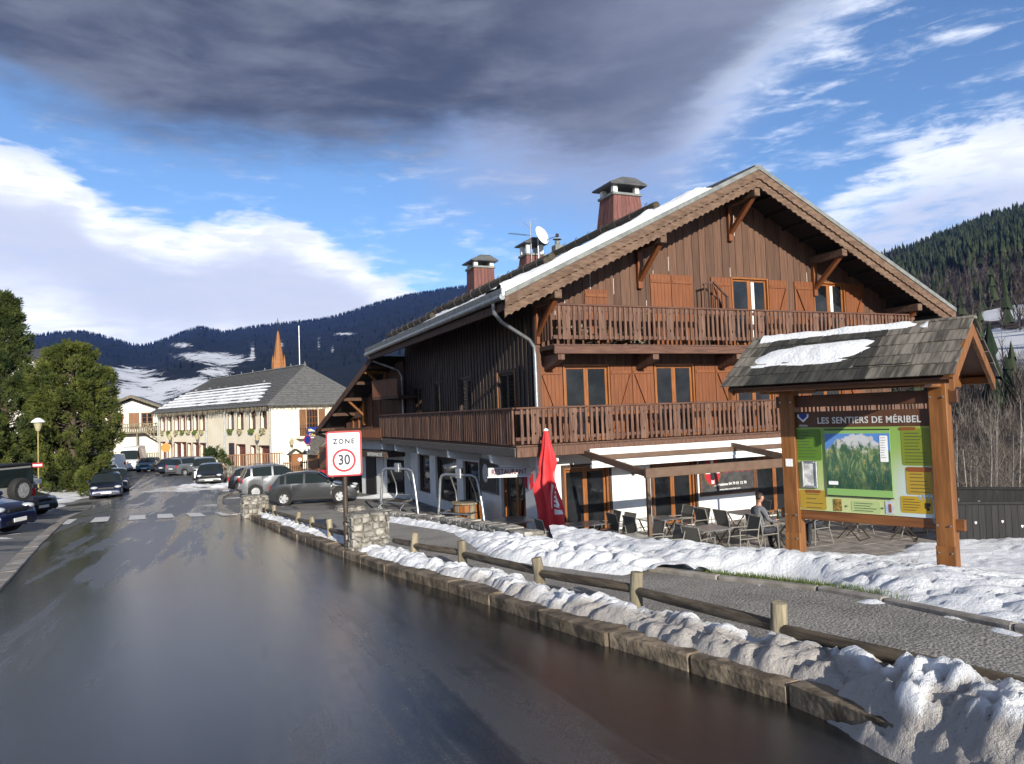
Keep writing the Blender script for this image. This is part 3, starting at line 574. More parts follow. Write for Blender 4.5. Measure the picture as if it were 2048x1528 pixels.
for x,y,z,h in bts:
    b=Vector((x,y,z)); w=.035*h*.5*(1+.0016*math.hypot(x,y))
    for k in range(16):
        f=rr.uniform(.1,.75); p0=b+Vector((0,0,h*f*.8)); l_=h*rr.uniform(.2,.5)*(1.1-f*.5); an=rr.uniform(0,6.28); d_=Vector((math.cos(an)*.55,math.sin(an)*.55,rr.uniform(.5,1.1)))*l_; sx=Vector((-math.sin(an),math.cos(an),0))*w*.55
        q.add([p0-sx,p0+sx,p0+d_],[(0,1,2)])
    sx=Vector((1,0,0))*w*.6; q.add([b-sx,b+sx,b+Vector((0,0,h))],[(0,1,2)]); sx=Vector((0,1,0))*w*.6; q.add([b-sx,b+sx,b+Vector((0,0,h))],[(0,1,2)])
q.build('bare_woodland',m_bare,fix=False,label='leafless grey brown woodland covering the lower right hillside',cat='forest',kind='stuff')

# ---------------------------------------------------------------- the big timber chalet; local axes: x along the gable, y to the rear, z from the lower balcony deck
def wallboxes(x0,x1,z0,z1,ops,y0,y1,q=None):
    q=q or MB(); xc=sorted({x0,x1,*[a for o in ops for a in (o[0],o[1]) if x0<a<x1]})
    for a,b in zip(xc[:-1],xc[1:]):
        zz=z0
        for o in sorted([o for o in ops if o[0]<(a+b)/2<o[1]],key=lambda o:o[2]):
            if o[2]>zz: q.box((a,y0,zz),(b,y1,o[2]))
            zz=max(zz,o[3])
        if zz<z1: q.box((a,y0,zz),(b,y1,z1))
    return q
def frame_rect(q,x0,x1,z0,z1,w,y0,y1,ch=.006):
    q.box((x0,y0,z0),(x0+w,y1,z1),ch); q.box((x1-w,y0,z0),(x1,y1,z1),ch); q.box((x0+w,y0,z1-w),(x1-w,y1,z1),ch); q.box((x0+w,y0,z0),(x1-w,y1,z0+w),ch)
def window(par,fr,x0,x1,z0,z1,y=0.,leaves=2,mat=None,casing=None,curtain=0,glaz=0,depth=.12):
    """fr=(loc,rz): wall frame, outward is -y"""
    L,rz=fr; M_=Matrix.Rotation(rz,3,'Z'); w=x1-x0; h=z1-z0; loc=Vector(L)+M_@Vector(((x0+x1)/2,y,z0)); mat=mat or m_frame
    q=MB(); frame_rect(q,-w/2,w/2,0,h,.06,-.03,depth)
    lw=(w-.12)/leaves
    for i in range(leaves): frame_rect(q,-w/2+.06+i*lw,-w/2+.06+(i+1)*lw,.06,h-.06,.075,depth*.35,depth*.35+.05,.008)
    for g_ in range(glaz): zz=.13+(h-.26)*(g_+1)/(glaz+1); q.box((-w/2+.1,depth*.4,zz-.014),(w/2-.1,depth*.4+.03,zz+.014))
    o=q.build('window',mat,par,loc,rz)
    for i in range(leaves):
        p_=MB(); p_.box((-w/2+.125+i*lw,depth*.5,.125),(-w/2-.005+(i+1)*lw,depth*.5+.012,h-.125)); p_.build('pane',m_glass,o)
    if curtain:
        c_=MB(); n_=9; xs_=[w*.06+i*.016 for i in range(n_)]
        vs=[(x,depth*.5-.012+(.008 if i%2 else 0),zz) for zz in (.13,h-.13) for i,x in enumerate(xs_)]
        c_.add(vs,[(i,i+1,n_+i+1,n_+i) for i in range(n_-1)]); c_.build('curtain',m_curt,o,smooth=60,fix=False)
    return o
def shutter(par,fr,x0,x1,z0,z1,y=-.02,mat=None,brace=1,name='shutter'):
    L,rz=fr; M_=Matrix.Rotation(rz,3,'Z'); w=x1-x0; h=z1-z0; loc=Vector(L)+M_@Vector(((x0+x1)/2,y,z0)); q=MB(); n=max(3,int(w/.12)); pw=w/n
    for i in range(n): q.box((-w/2+i*pw+.002,-.022,0),(-w/2+(i+1)*pw-.002,.01,h),.004)
    q.box((-w/2,-.008,.02),(w/2,.018,h-.02))
    o=q.build(name,mat or m_shut,par,loc,rz)
    for zz in (h*.08,h*.92-.1): MB().box((-w/2+.03,-.045,zz),(w/2-.03,-.022,zz+.10),.006).build('ledge',mat or m_shut,o)
    if brace:
        s_=1 if brace>0 else -1; MB().bar((-s_*(w/2-.07),-.0345,h*.92-.12),(s_*(w/2-.07),-.0345,h*.08+.12),.022,.09,(0,-1,0)).build('brace',mat or m_shut,o)
    return o
slim=MB().box((-.041,-.026,.0),(.041,.026,.97),.008).mesh('baluster',m_rail)
def wide_poly(s_):
    oe=[(-.105,.0),(-.105,.16),(-.08,.27),(-.102,.40),(-.108,.49),(-.102,.58),(-.08,.71),(-.105,.82),(-.105,.97)]
    ie=[(.1,.97),(.1,.80),(.082,.815),(.066,.80),(.066,.775),(.1,.725),(.1,.30),(.082,.315),(.066,.30),(.066,.275),(.1,.225),(.1,.0)]
    return [(s_*x*.60,-.016,z) for x,z in oe+ie]
wideL=MB().prism(wide_poly(1),(0,.032,0)).mesh('carved_baluster',m_rail); wideR=MB().prism(wide_poly(-1),(0,.032,0)).mesh('carved_baluster',m_rail)
def balustrade(par,p0,p1,h=1.03,phase=.3,flip=False,pat=1.16,post=.0):
    """par's local frame; balusters along p0->p1 at deck level"""
    p0,p1=Vector(p0),Vector(p1); d=p1-p0; L=d.length; d.normalize(); rz=math.atan2(d.y,d.x); nrm=Vector((d.y,-d.x,0))
    q=MB(); q.box((0,-.05,h-.055),(L,.05,h),.012); q.build('handrail',m_railx,par,p0,rz)
    q=MB(); q.box((0,.02,.12),(L,.06,.22),.008); q.build('lower_rail',m_railx,par,p0,rz)
    q=MB(); q.box((0,.02,h-.19),(L,.06,h-.09),.008); q.build('upper_rail',m_railx,par,p0,rz)
    x=phase-pat
    while x<L:
        for k in range(5):
            xx=x+.30+.172*k
            if .03<xx<L-.03: ob('baluster',slim,par,p0+d*xx+Vector((0,0,h-.03-.97)),rz+rnd.uniform(-.02,.02))
        for k,me in ((0,wideL),(1,wideR)):
            xx=x+1.148+.124*k
            if .1<xx<L-.1: ob('carved_baluster',me,par,p0+d*xx+Vector((0,0,h-.03-.97)),rz)
        x+=pat
CHL=thing('chalet','large dark timber chalet with two carved balconies, white ground floor and snowy roof','building',O,CH)
SIDE=((1.2,0,0),-math.pi/2); GAB=((0,1.0,0),0.)          # wall frames; on the side x = -v
RP=.488; RZ=8.27; RU=8.35
def roofz(u): return RZ-RP*abs(u-RU)
# ground floor, white render
g_ops=[(1.9,3.41,-2.78,-.78),(4.97,6.54,-2.78,-.8),(9.02,10.75,-2.78,-.85),(12.2,14.0,-2.78,-.85)]
q=wallboxes(1.2,15.5,-3.2,-.12,g_ops,1.0,1.3); q.build('ground_floor_wall',m_white,CHL,label='white rendered front wall of the restaurant')
s_ops=[(-4.09,-2.18,-2.62,-.85),(-7.75,-6.1,-2.75,-.8),(-11.13,-8.45,-2.5,-.76),(-13.74,-11.94,-2.4,-.74)]
q=wallboxes(-15.2,-1.3,-3.3,-.12,s_ops,0,.3); q.build('ground_floor_wall',m_white,CHL,*SIDE)
q=MB(); q.box((1.55,15.1,-3.3),(15.5,15.4,4.)); q.box((15.2,1.3,-3.3),(15.5,15.1,4.)); q.build('rear_wall',m_white,CHL)
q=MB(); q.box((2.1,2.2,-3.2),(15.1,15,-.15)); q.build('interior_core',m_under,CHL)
# upper walls: core plus separate boards
q=MB(); q.prism([(1.25,1.1,-.1),(15.45,1.1,-.1),(15.45,1.1,roofz(15.45)-.25),(RU,1.1,RZ-.25),(1.25,1.1,roofz(1.25)-.25)],(0,14.1,0)); q.build('timber_core',m_under,CHL)
up_ops=[(8.33,9.89,2.8,5.1),(11.91,13.41,2.8,5.1)]; lo_ops=[(1.99,3.56,.0,2.25),(5.16,6.67,.0,2.25),(8.33,9.9,.0,2.25),(11.5,13.07,.0,2.25)]
def planks(x0,x1,zl,zf,ops,fr,mat,name,wr,thick,gap=.007,y=0.,prot=0.):
    L,rz=fr; M_=Matrix.Rotation(rz,3,'Z'); x=x0; k=0
    while x<x1-.04:
        w=min(rnd.uniform(*wr),x1-x); a,b=x+gap/2,x+w-gap/2; segs=[]; zz=zl
        for o in sorted([o for o in ops if o[0]<b-.02 and o[1]>a+.02],key=lambda o:o[2]):
            # split a board that only partly meets an opening at the opening's edge
            if o[2]>zz: segs.append((zz,o[2],0))
            zz=max(zz,o[3])
        segs.append((zz,None,1)); py=rnd.uniform(-prot,prot)
        cut=[e for o in ops for e in (o[0],o[1]) if a+.03<e<b-.03]
        if cut: b=cut[0]-gap/2; w=b+gap/2-x; segs=[]; zz=zl
        if cut:
            for o in sorted([o for o in ops if o[0]<b-.02 and o[1]>a+.02],key=lambda o:o[2]):
                if o[2]>zz: segs.append((zz,o[2],0))
                zz=max(zz,o[3])
            segs.append((zz,None,1))
        for z0,z1,top in segs:
            za=z1 if z1 is not None else zf(a); zb=z1 if z1 is not None else zf(b)
            if za-z0<.05 and zb-z0<.05: continue
            c=(a+b)/2; q=MB(); pk=[(a-c,y+py,0),(b-c,y+py,0)]
            if top and z1 is None and a<RU<b and fr is GAB and zf(a)!=zf(.5): pk+=[(b-c,y+py,zb-z0),(RU-c,y+py,zf(RU)-z0),(a-c,y+py,za-z0)]
            else: pk+=[(b-c,y+py,zb-z0),(a-c,y+py,za-z0)]
            q.prism(pk,(0,thick,0)); q.build(name,mat,CHL,Vector(L)+M_@Vector((c,0,z0)),rz)
        x+=w
planks(1.2,15.5,2.72,lambda u:roofz(u)-.22,up_ops,GAB,m_plank,'cladding_board',(.25,.34),.1,gap=.014,prot=.006)
planks(1.2,15.5,-.1,lambda u:2.66,lo_ops,GAB,m_plank,'cladding_board',(.25,.34),.1,gap=.014,prot=.006)
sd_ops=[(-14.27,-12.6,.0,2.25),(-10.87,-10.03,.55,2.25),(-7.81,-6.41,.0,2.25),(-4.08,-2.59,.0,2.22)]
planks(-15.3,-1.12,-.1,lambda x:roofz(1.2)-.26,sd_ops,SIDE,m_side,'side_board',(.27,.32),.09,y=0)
x=-15.2
while x<-1.2:
    segs=[(-.1,roofz(1.2)-.27)]
    for o in sd_ops:
        if o[0]-.02<x<o[1]+.02: segs=[(o[3]+.04,roofz(1.2)-.27)]+([(-.1,o[2])] if o[2]>0 else [])
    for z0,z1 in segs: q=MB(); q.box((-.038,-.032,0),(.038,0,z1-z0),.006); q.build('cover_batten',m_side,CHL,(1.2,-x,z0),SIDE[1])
    x+=.30
# pale strips in some joints, imitating board edges caught by the sun
m_litedge=PM('sunlit_edge_tone',(.62,.56,.48),(.74,.69,.62),9.,(1,1,.6),.8)
sr_=random.Random(8); bx_=[o for o in CHL.children if o.name.startswith('cladding_board') and o.location.z>2.7]
for o in sr_.sample(bx_,15):
    hh=max(v.co.z for v in o.data.vertices); xx=max(v.co.x for v in o.data.vertices)
    if hh<1.2: continue
    z0=sr_.uniform(.2,.6)*hh; z1=min(hh-.45,z0+sr_.uniform(.4,1.3))
    if z1-z0>.2: MB().box((-.006,0,0),(.006,.03,z1-z0)).build('sunlit_edge_strip',m_litedge,CHL,(o.location.x+xx+.007,.995,o.location.z+z0))
# corner posts
for u_,v_ in ((1.13,.93),): MB().box((0,0,-.1),(.15,.15,roofz(1.2)-.3),.01).build('corner_post',m_plank,CHL,(u_,v_,0))
# windows and shutters on the gable
for a,b,z0,z1 in up_ops: window(CHL,GAB,a,b,z0,z1,-.02,2,curtain=1)
for a,b,z0,z1 in lo_ops: window(CHL,GAB,a,b,z0,z1,-.02,2)
for a,b,br in ((5.16,5.93,0),(5.95,6.76,0),(7.51,8.31,1),(9.91,10.69,-1),(11.05,11.89,1),(13.43,14.3,-1)): shutter(CHL,GAB,a,b,2.85,5.06,-.03,brace=br)
for a,b in ((2.81,3.59),): shutter(CHL,GAB,a,b,2.85,4.5,-.03,brace=0)
for a,b,br in ((1.22,1.96,1),(3.58,4.34,-1),(4.36,5.13,1),(6.70,7.49,0),(7.51,8.30,1),(9.92,10.7,1),(10.72,11.47,-1),(13.1,13.9,1)): shutter(CHL,GAB,a,b,.02,2.23,-.03,brace=br)
q=MB()
for i in range(6): xx=6.9+i*.17; q.box((xx,.55,2.8),(xx+.04,.59,4.75-(max(0,xx-7.25)*.8)),.004)
q.bar((6.88,.57,4.72),(7.27,.57,4.82),.06,.05); q.bar((7.27,.57,4.82),(7.82,.57,4.35),.06,.05); q.box((7.78,.54,2.8),(7.84,.6,4.38),.004); q.build('privacy_screen',m_beam,CHL)
# side windows: deep reveals; nearest jambs coloured as sunlit, the others as shaded
for a,b,z0,z1 in sd_ops:
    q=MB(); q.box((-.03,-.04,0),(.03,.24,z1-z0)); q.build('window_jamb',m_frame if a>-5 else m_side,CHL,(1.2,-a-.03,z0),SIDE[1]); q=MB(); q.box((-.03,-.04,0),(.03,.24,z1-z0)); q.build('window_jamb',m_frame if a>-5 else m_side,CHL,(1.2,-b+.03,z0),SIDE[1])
    window(CHL,SIDE,a+.07,b-.07,z0,z1,.02,2 if b-a>1 else 1,mat=m_side,depth=.06)
# ground floor doors: big honey framed glass doors
for a,b,z0,z1 in g_ops: window(CHL,GAB,a,b,z0,z1,.06,2,mat=m_frame,depth=.14); 
for a,b,z0,z1 in g_ops:
    q=MB(); frame_rect(q,a-.09,b+.09,z0,z1+.10,.09,-.03,.05); q.build('door_surround',m_beam,CHL,(0,1.0,0))
for i,(a,b,z0,z1) in enumerate(s_ops):
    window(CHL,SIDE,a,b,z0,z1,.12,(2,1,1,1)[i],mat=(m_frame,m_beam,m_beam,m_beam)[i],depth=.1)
# lower balcony
q=MB(); q.box((0,0,-.13),(16.6,1.0,-.03)); q.box((0,1.0,-.13),(1.2,15.65,-.03)); LB=q.build('lower_balcony',m_beam,CHL)
for i in range(7): MB().box((-.0,.0,-.03),(16.6,.135,0.),.006).build('deck_board',m_rail,LB,(0,.02+i*.14,0))
for i in range(8): MB().box((0,0,-.03),(.135,14.6,0.),.006).build('deck_board',m_rail,LB,(.02+i*.14,1.02,0))
MB().box((0,-.03,-.32),(16.6,.06,-.06),.012).build('edge_beam',m_rail,LB,(0,0,0)); MB().box((-.03,.06,-.30),(.06,15.6,-.06),.012).build('edge_beam',PM('grey_weathered_fascia',(.085,.072,.062),(.14,.122,.108),3.,(1,8,8),.85,.2),LB,(0,0,0))
balustrade(LB,(.0,-.01,0),(16.6,-.01,0),phase=.52); balustrade(LB,(-.01,15.65,0),(-.01,.06,0),phase=.9)
# upper balcony
q=MB(); q.box((1.24,0,2.62),(15.67,1.0,2.72)); UB=q.build('upper_balcony',m_beam,CHL)
for i in range(7): MB().box((1.24,.0,2.72),(15.67,.135,2.75),.006).build('deck_board',m_rail,UB,(0,.02+i*.14,0))
MB().box((1.24,-.03,2.48),(15.67,.06,2.71),.012).build('edge_beam',m_railx,UB)
balustrade(UB,(1.24,-.01,2.78),(15.67,-.01,2.78),h=1.1,phase=.35); balustrade(UB,(1.25,.98,2.78),(1.25,.05,2.78),h=1.1,phase=.0); balustrade(UB,(15.66,.05,2.78),(15.66,.98,2.78),h=1.1,phase=.0)
for u_ in (1.47,4.6,7.7,10.9,14.1): q=MB(); q.prism([(0,1.0,2.48),(0,.02,2.48),(0,.02,2.32),(0,.35,2.2),(0,1.0,2.05)],(.2,0,0)); q.build('bracket',m_rail,UB,(u_-.1,0,0))
# white brackets and beam under the side balcony, and under the front
for v_ in (1.93,5.85,9.58,13.02,15.5): q=MB(); q.prism([(1.2,0,-.31),(.0,0,-.31),(.02,0,-.54),(.2,0,-.60),(1.2,0,-.74)],(0,.17,0)); q.build('bracket',m_white,CHL,(0,v_-.08,0))
for u_ in (1.3,3.9,8.0,11.5,15.2): q=MB(); q.prism([(0,1.0,-.33),(0,.28,-.33),(0,.28,-.50),(0,.5,-.52),(0,1.0,-.60)],(.17,0,0)); q.build('bracket',m_white,CHL,(u_-.08,0,0))
# roof
q=MB()
for s_ in (-1,1):
    e=RU+s_*8.75; a=[(RU,-.45,RZ),(e,-.45,RZ-RP*8.75),(e,-.45,RZ-RP*8.75-.16),(RU,-.45,RZ-.2)]; q.prism(a,(0,16.7,0))
RF=q.build('roof',m_slate,CHL)
for s_ in (-1,1):
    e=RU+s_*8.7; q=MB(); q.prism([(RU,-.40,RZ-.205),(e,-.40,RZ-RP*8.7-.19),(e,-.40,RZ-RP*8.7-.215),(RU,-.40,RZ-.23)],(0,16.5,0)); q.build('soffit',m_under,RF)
MB().box((-.16,-.56,-.05),(.16,16.3,.06),.02).build('ridge_cap',m_zincm,RF,(RU,0,RZ))
for s_ in (-1,1):      # bargeboards: zinc verge, plain upper board, scalloped lower boards
    n=44; L=8.75
    def pt(t,dz,y): return (RU+s_*t,y,RZ-RP*t+dz)
    q=MB(); q.prism([pt(0,.07,-.55),pt(L,.07,-.55),pt(L,-.07,-.55),pt(0,-.07,-.55)],(0,.12,0)); q.build('verge_flashing',m_zincm,RF)
    for dz0,dz1,y,sc in ((-.07,-.36,-.52,.035),(-.30,-.62,-.46,.05)):
        up_=[pt(L*i/(n*4),dz0,y) for i in (0,n*4)]; lo=[pt(L*i/(n*4),dz1+sc*abs(math.sin(math.pi*i/4)),y) for i in range(n*4,-1,-1)]
        q=MB(); q.prism(up_+lo,(0,.045,0)); q.build('bargeboard',m_barge,RF)
# purlins with brackets
for u_,zz in ((RU,7.52),(4.75,5.82),(1.22,4.08),(11.95,5.82),(15.4,4.08)):
    MB().box((-.11,-.42,-.12),(.11,1.2,.12),.012).build('purlin',m_barge,CHL,(u_,0,zz))
    q=MB(); q.bar((0,-.22,zz-.1),(0,.98,zz-1.05),.13,.15,(1,0,0),.01); q.box((-.08,.86,zz-1.25),(.08,.985,zz-.1),.01); q.build('bracket',m_shut,CHL,(u_,0,0))
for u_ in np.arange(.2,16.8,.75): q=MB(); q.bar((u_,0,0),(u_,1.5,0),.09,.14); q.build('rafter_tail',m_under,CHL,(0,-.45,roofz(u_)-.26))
# gutter, downpipe, snow boards at the left eave
q=MB(); q.tube([(-.47,-.5,3.93),(-.47,16.2,3.88)],.085,10); GU=q.build('gutter',m_zinc,CHL,smooth=60)
q=MB(); q.box((-.50,-.5,3.93),(-.46,16.2,4.16),.004); q.build('eave_flashing',m_zincm,CHL)
for v_ in np.arange(0,16,1.1): MB().bar((-.53,v_,3.86),(-.40,v_,4.2),.014,.014).build('gutter_hook',m_dkmetal,GU)
q=MB(); n=80; q.prism([(-.36,-.3,3.82),(-.36,16.1,3.82)]+[(-.36,16.1-16.4*i/(n*2),3.58+.045*(i%2)) for i in range(n*2+1)],(.03,0,0)); q.build('eave_fascia',m_beam,CHL)
q=MB(); q.tube([(-.44,.2,3.86),(-.44,.2,3.62),(-.1,.5,3.4),(.85,.78,2.95),(1.02,.82,2.75),(1.05,.84,2.45),(1.05,.84,-.02)],.055,10); q.build('downpipe',m_galv,CHL,smooth=60)
q=MB(); q.tube([(-.44,15.9,3.84),(-.3,15.9,3.6),(.9,15.5,3.1),(1.05,15.45,2.8),(1.08,15.45,-.1)],.05,8); q.build('downpipe',m_zinc,CHL,smooth=60)
q=MB(); q.tube([(1.02,.93,-.35),(1.02,.93,-2.8)],.045,8); q.build('downpipe',m_galv,CHL,smooth=60)
# snow guard logs resting in iron hooks
for i,(u_,z_,v0,v1) in enumerate(((5.06,7.03,.30,7.5),(1.25,5.12,.25,9.0),(2.05,5.55,1.5,14.),(3.3,6.12,7.6,15.5),(.55,4.74,8.8,15.8))):
    LG=MB().tube([(0,v0,0),(.02,(v0+v1)/2,.02),(0,v1,0)],[.12,.125,.11],10).build('snow_guard_log',m_logr,CHL,(u_,0,z_),smooth=50)
    for k in range(int((v1-v0)/.9)): q=MB(); a0=[(-.16*math.cos(t_),0,-.16*math.sin(t_)+.02) for t_ in np.linspace(-1.2,3.3,9)]; q.tube(a0,.012,5); q.build('hook',m_dkmetal,LG,(0,v0+.4+k*.9,0))
# chimneys
def chimney(u0,v0,zb,zt,wb,wt,d,capw,pil,label,planksn=7):
    hb=zt-zb; k=wt/wb; q=MB(); q.prism([(-wb/2+.03,-d/2+.03,0),(wb/2-.03,-d/2+.03,0),(wb/2-.03,d/2-.03,0),(-wb/2+.03,d/2-.03,0)],(0,0,.02))
    b=[(-wb/2+.02,-d/2+.02,0),(wb/2-.02,-d/2+.02,0),(wb/2-.02,d/2-.02,0),(-wb/2+.02,d/2-.02,0)]; q.add(b+[(x*k,y*k,hb) for x,y,_ in b],[(0,1,5,4),(1,2,6,5),(2,3,7,6),(3,0,4,7),(4,5,6,7)])
    c=q.build('chimney',m_redch,CHL,(u0,v0,zb),label=label)
    for f_ in range(4):
        ax=wb if f_%2==0 else d; dp=d if f_%2==0 else wb; pw=ax/planksn; M_=Matrix.Rotation(f_*math.pi/2,3,'Z')
        for i in range(planksn):
            a,b_=-ax/2+i*pw+.006,-ax/2+(i+1)*pw-.006; qq=MB(); t_=rnd.uniform(0,.008)
            v8=[(a,-dp/2-t_,0),(b_,-dp/2-t_,0),(b_,-dp/2+.02,0),(a,-dp/2+.02,0)]; v8=v8+[(x*k,y*k,hb) for x,y,_ in v8]
            qq.add([M_@Vector(p_) for p_ in v8],[(0,1,5,4),(1,2,6,5),(2,3,7,6),(3,0,4,7),(4,5,6,7),(0,3,2,1)]); qq.build('chimney_board',m_redch,c)
    q=MB(); q.box((-wt/2-.06,-d*k/2-.06,hb),(wt/2+.06,d*k/2+.06,hb+.09),.01); q.box((-wt/2-.1,-d*k/2-.1,hb-.16),(wt/2+.1,d*k/2+.1,hb-.13)) if False else None; q.build('chimney_slab',m_zincm,c)
    for sx in (-1,1):
        for sy in (-1,1): MB().box((-.09,-.09,0),(.09,.09,pil),.01).build('chimney_pillar',m_white,c,(sx*(wt/2-.1),sy*(d*k/2-.1),hb+.09))
    q=MB(); z_=hb+.09+pil; W_=capw/2; D_=d*k/2+.18; q.prism([(-W_,-D_,z_),(W_,-D_,z_),(W_,-D_,z_+.06),(W_*.35,-D_,z_+.26),(-W_*.35,-D_,z_+.26),(-W_,-D_,z_+.06)],(0,2*D_,0)) 
    q.build('chimney_cap',m_slate,c); return c
chimney(6.6,4.75,6.7,8.62,1.55,1.12,1.35,1.55,.26,'large tapering red brown chimney near the ridge')
chimney(6.1,11.4,6.6,7.85,1.15,.85,1.05,1.15,.42,'middle red brown chimney with open top')
chimney(3.95,12.3,5.7,7.35,1.0,.95,1.0,1.25,.2,'lower left red brown chimney',6)
q=MB(); q.box((-.2,-.2,0),(.2,.2,.75),.01); q.cyl((0,0,.75),(0,0,.95),.11); q.cyl((0,0,1.02),(0,0,1.05),.2); q.cyl((0,0,.9),(0,0,1.03),.02); q.build('flue',m_zincm,CHL,(7.0,10.6,7.5))
q=MB(); q.cyl((0,0,0),(0,0,1.5),.1,n=12); q.cyl((0,0,1.55),(0,0,1.6),.2,n=12); q.cyl((0,0,1.4),(0,0,1.56),.02); q.build('flue',m_galv,CHL,(7.75,4.3,6.55))
# dish and aerial
q=MB(); q.lathe([(.0,.14),(.15,.125),(.3,.08),(.42,.0),(.43,.005),(.3,.10),(.15,.15),(.0,.165)],n=18)
dish=thing('satellite_dish','white satellite dish on a pole beside the middle chimney','satellite dish',CW(6.05,10.6,7.62),CH)
q.build('reflector',m_wht,dish,(.12,-.18,1.0),0,smooth=40).rotation_euler=(R(72),0,R(28))
MB().cyl((0,0,-.5),(0,0,1.1),.03).build('mast',m_galv,dish)
q=MB(); q.bar((.15,-.2,.72),(.62,-.62,.9),.02,.02); q.box((.56,-.7,.84),(.68,-.58,.98),.01); q.build('feed_arm',m_black,dish)
aer=thing('tv_aerial','comb shaped television aerial above the satellite dish','aerial',CW(5.85,10.9,8.2),CH)
MB().cyl((0,0,-.9),(0,0,1.15),.025,n=6).build('mast',m_galv,aer)
q=MB(); q.bar((0,0,.5),(-1.05,.1,.55),.02,.02); [q.bar((-x,-.14+.1*x,.5+.05*x),(-x,.14+.1*x,.5+.05*x),.012,.012) for x in np.arange(.25,1.05,.1)]; q.bar((0,0,.8),(-.3,.1,1.1),.015,.015); q.bar((0,0,.3),(-.28,0,.12),.015,.015); q.build('boom',m_black,aer)
# snow on the roof
def roof_snow():
    n,m=60,140; uu=np.linspace(-.50,RU-1.1,n); vv=np.linspace(-.5,16.1,m); u,v=np.meshgrid(uu,vv,indexing='ij')
    th=.07+.13*fbm(u*.9,v*.9,4,4); th=th*sst(u,-.5,.2)*.9+.05; th=th-.30*sst(fbm(u*.35+4,v*.35,3,9),.50,.66)*sst(v,2.,6.); th=np.where(v<.6,.13+.26*fbm(u*1.2,v*3,4,6)-.45*sst(u,5.9,7.2),th); th=np.where(u<.5,np.maximum(th,.10+.10*fbm(u*2,v*1.5,3,8)),th)
    P=np.stack([u,v,RZ-RP*np.abs(u-RU)+th],-1); b=P.copy(); b[...,2]=RZ-RP*np.abs(u-RU)-.02
    q=MB(); i=np.arange(n*m).reshape(n,m); q.v=P.reshape(-1,3).tolist()+b[:,0].tolist(); 
    q.f=np.stack([i[:-1,:-1],i[1:,:-1],i[1:,1:],i[:-1,1:]],-1).reshape(-1,4).tolist()+[(int(i[k,0]),int(i[k+1,0]),n*m+k+1,n*m+k) for k in range(n-1)]; q.mi=[0]*len(q.f)
    q.build('roof_snow',m_snow,None,O,CH,smooth=60,fix=True,label='snow lying on the left slope of the big chalet roof',cat='snow',kind='stuff')
roof_snow()
# firewood and clutter behind the upper rail
ws=thing('firewood_stack','split firewood stacked behind the upper balcony rail','firewood',CW(1.55,.45,2.76),CH)
lg=MB().prism([(-.07,0,-.05),(.07,0,-.06),(.02,0,.07)],(0,.34,0)).mesh('split_log',m_log)
for i in range(30): ob('split_log',lg,ws,(rnd.uniform(0,3.1),rnd.uniform(-.05,.05),.07+.12*(i%5)),0,(rnd.uniform(-.2,.2),rnd.uniform(-2.5,2.5),rnd.uniform(-.3,.3)))
# ---------------------------------------------------------------- trail map shelter
IB=thing('trail_map_shelter','amber wooden shelter with shingled snowy roof over a big green and yellow trail map','information board',(4.74,10.0,-2.36),R(-45))
MB().box((-1.09,-.09,-.3),(-.88,.12,2.62),.008).build('post',m_larch,IB); MB().box((.88,-.09,-.3),(1.09,.12,2.62),.008).build('post',m_larch,IB)
for x in (-.985,.985): MB().box((x-.112,-.106,-.28),(x+.112,.0,.5),.006).build('post_shoe',m_larch,IB)
for z0,z1,x1 in ((.69,.83,1.19),(2.30,2.47,1.19)): MB().box((-1.18,.0 if z0>2 else -.01,z0),(x1,.075,z1),.006).build('cross_beam',m_larchh if z0<2 else m_board,IB)
for x in (-.985,.985):
    MB().box((x-.06,-.78,2.50),(x+.06,.85,2.64),.01).build('tie_beam',m_larch,IB)
    q=MB(); q.bar((x,-.95,2.60),(x,0,3.20),.1,.12,(1,0,0)); q.bar((x,.95,2.60),(x,0,3.20),.1,.12,(1,0,0)); q.build('rafter_pair',m_larch,IB)
for x in (-1.40,1.36):
    for s_ in (-1,1): q=MB(); q.prism([(x,0,3.30),(x,s_*1.0,2.60),(x,s_*1.0,2.44),(x,0,3.12)],(.045,0,0)); q.build('bargeboard',m_larch,IB)
for s_ in (-1,1): MB().bar((-1.38,s_*.9,2.58),(1.36,s_*.9,2.58),.06,.1,ch=.008).build('eave_beam',m_larchh,IB)
MB().box((-1.38,-.06,3.08),(1.36,.06,3.2),.008).build('ridge_beam',m_larchh,IB)
q=MB(); [q.prism([(-1.4,0,3.27),(-1.4,s_*1.0,2.60),(-1.4,s_*1.0,2.575),(-1.4,0,3.24)],(2.8,0,0)) for s_ in (-1,1)]; RB=q.build('roof_boarding',m_board,IB)
# shingles, five courses each side
sh_rng=random.Random(21)
for s_ in (-1,1):
    ln=math.hypot(1.05,.71); pit=math.atan2(.71,1.05)
    for c in range(5):
        x=-1.46-sh_rng.uniform(0,.05)
        while x<1.40:
            w=sh_rng.uniform(.10,.26); w=min(w,1.44-x); l=.34; t0=.012+.006*sh_rng.random()
            q=MB(); q.box((0,-l,0),(w-.005,0,t0),.003)
            d=(c+1)*ln/5; yy=d*math.cos(pit); zz=3.325-d*math.sin(pit)
            mossy=(x+.2*sh_rng.random()<.55 and x>-1.25 and s_<0) 
            o=q.build('shingle',m_shingm if mossy else m_shing,IB)
            # local: -y goes down slope for s_=-1
            if s_<0: o.rotation_euler=(pit+R(-3.),0,0); o.location=(x,-(d-.28)*math.cos(pit),3.34-(d-.28)*math.sin(pit)+.012)
            else: o.rotation_euler=(pit+R(-3.),0,math.pi); o.location=(x+w,(d-.28)*math.cos(pit),3.34-(d-.28)*math.sin(pit)+.012)
            x+=w
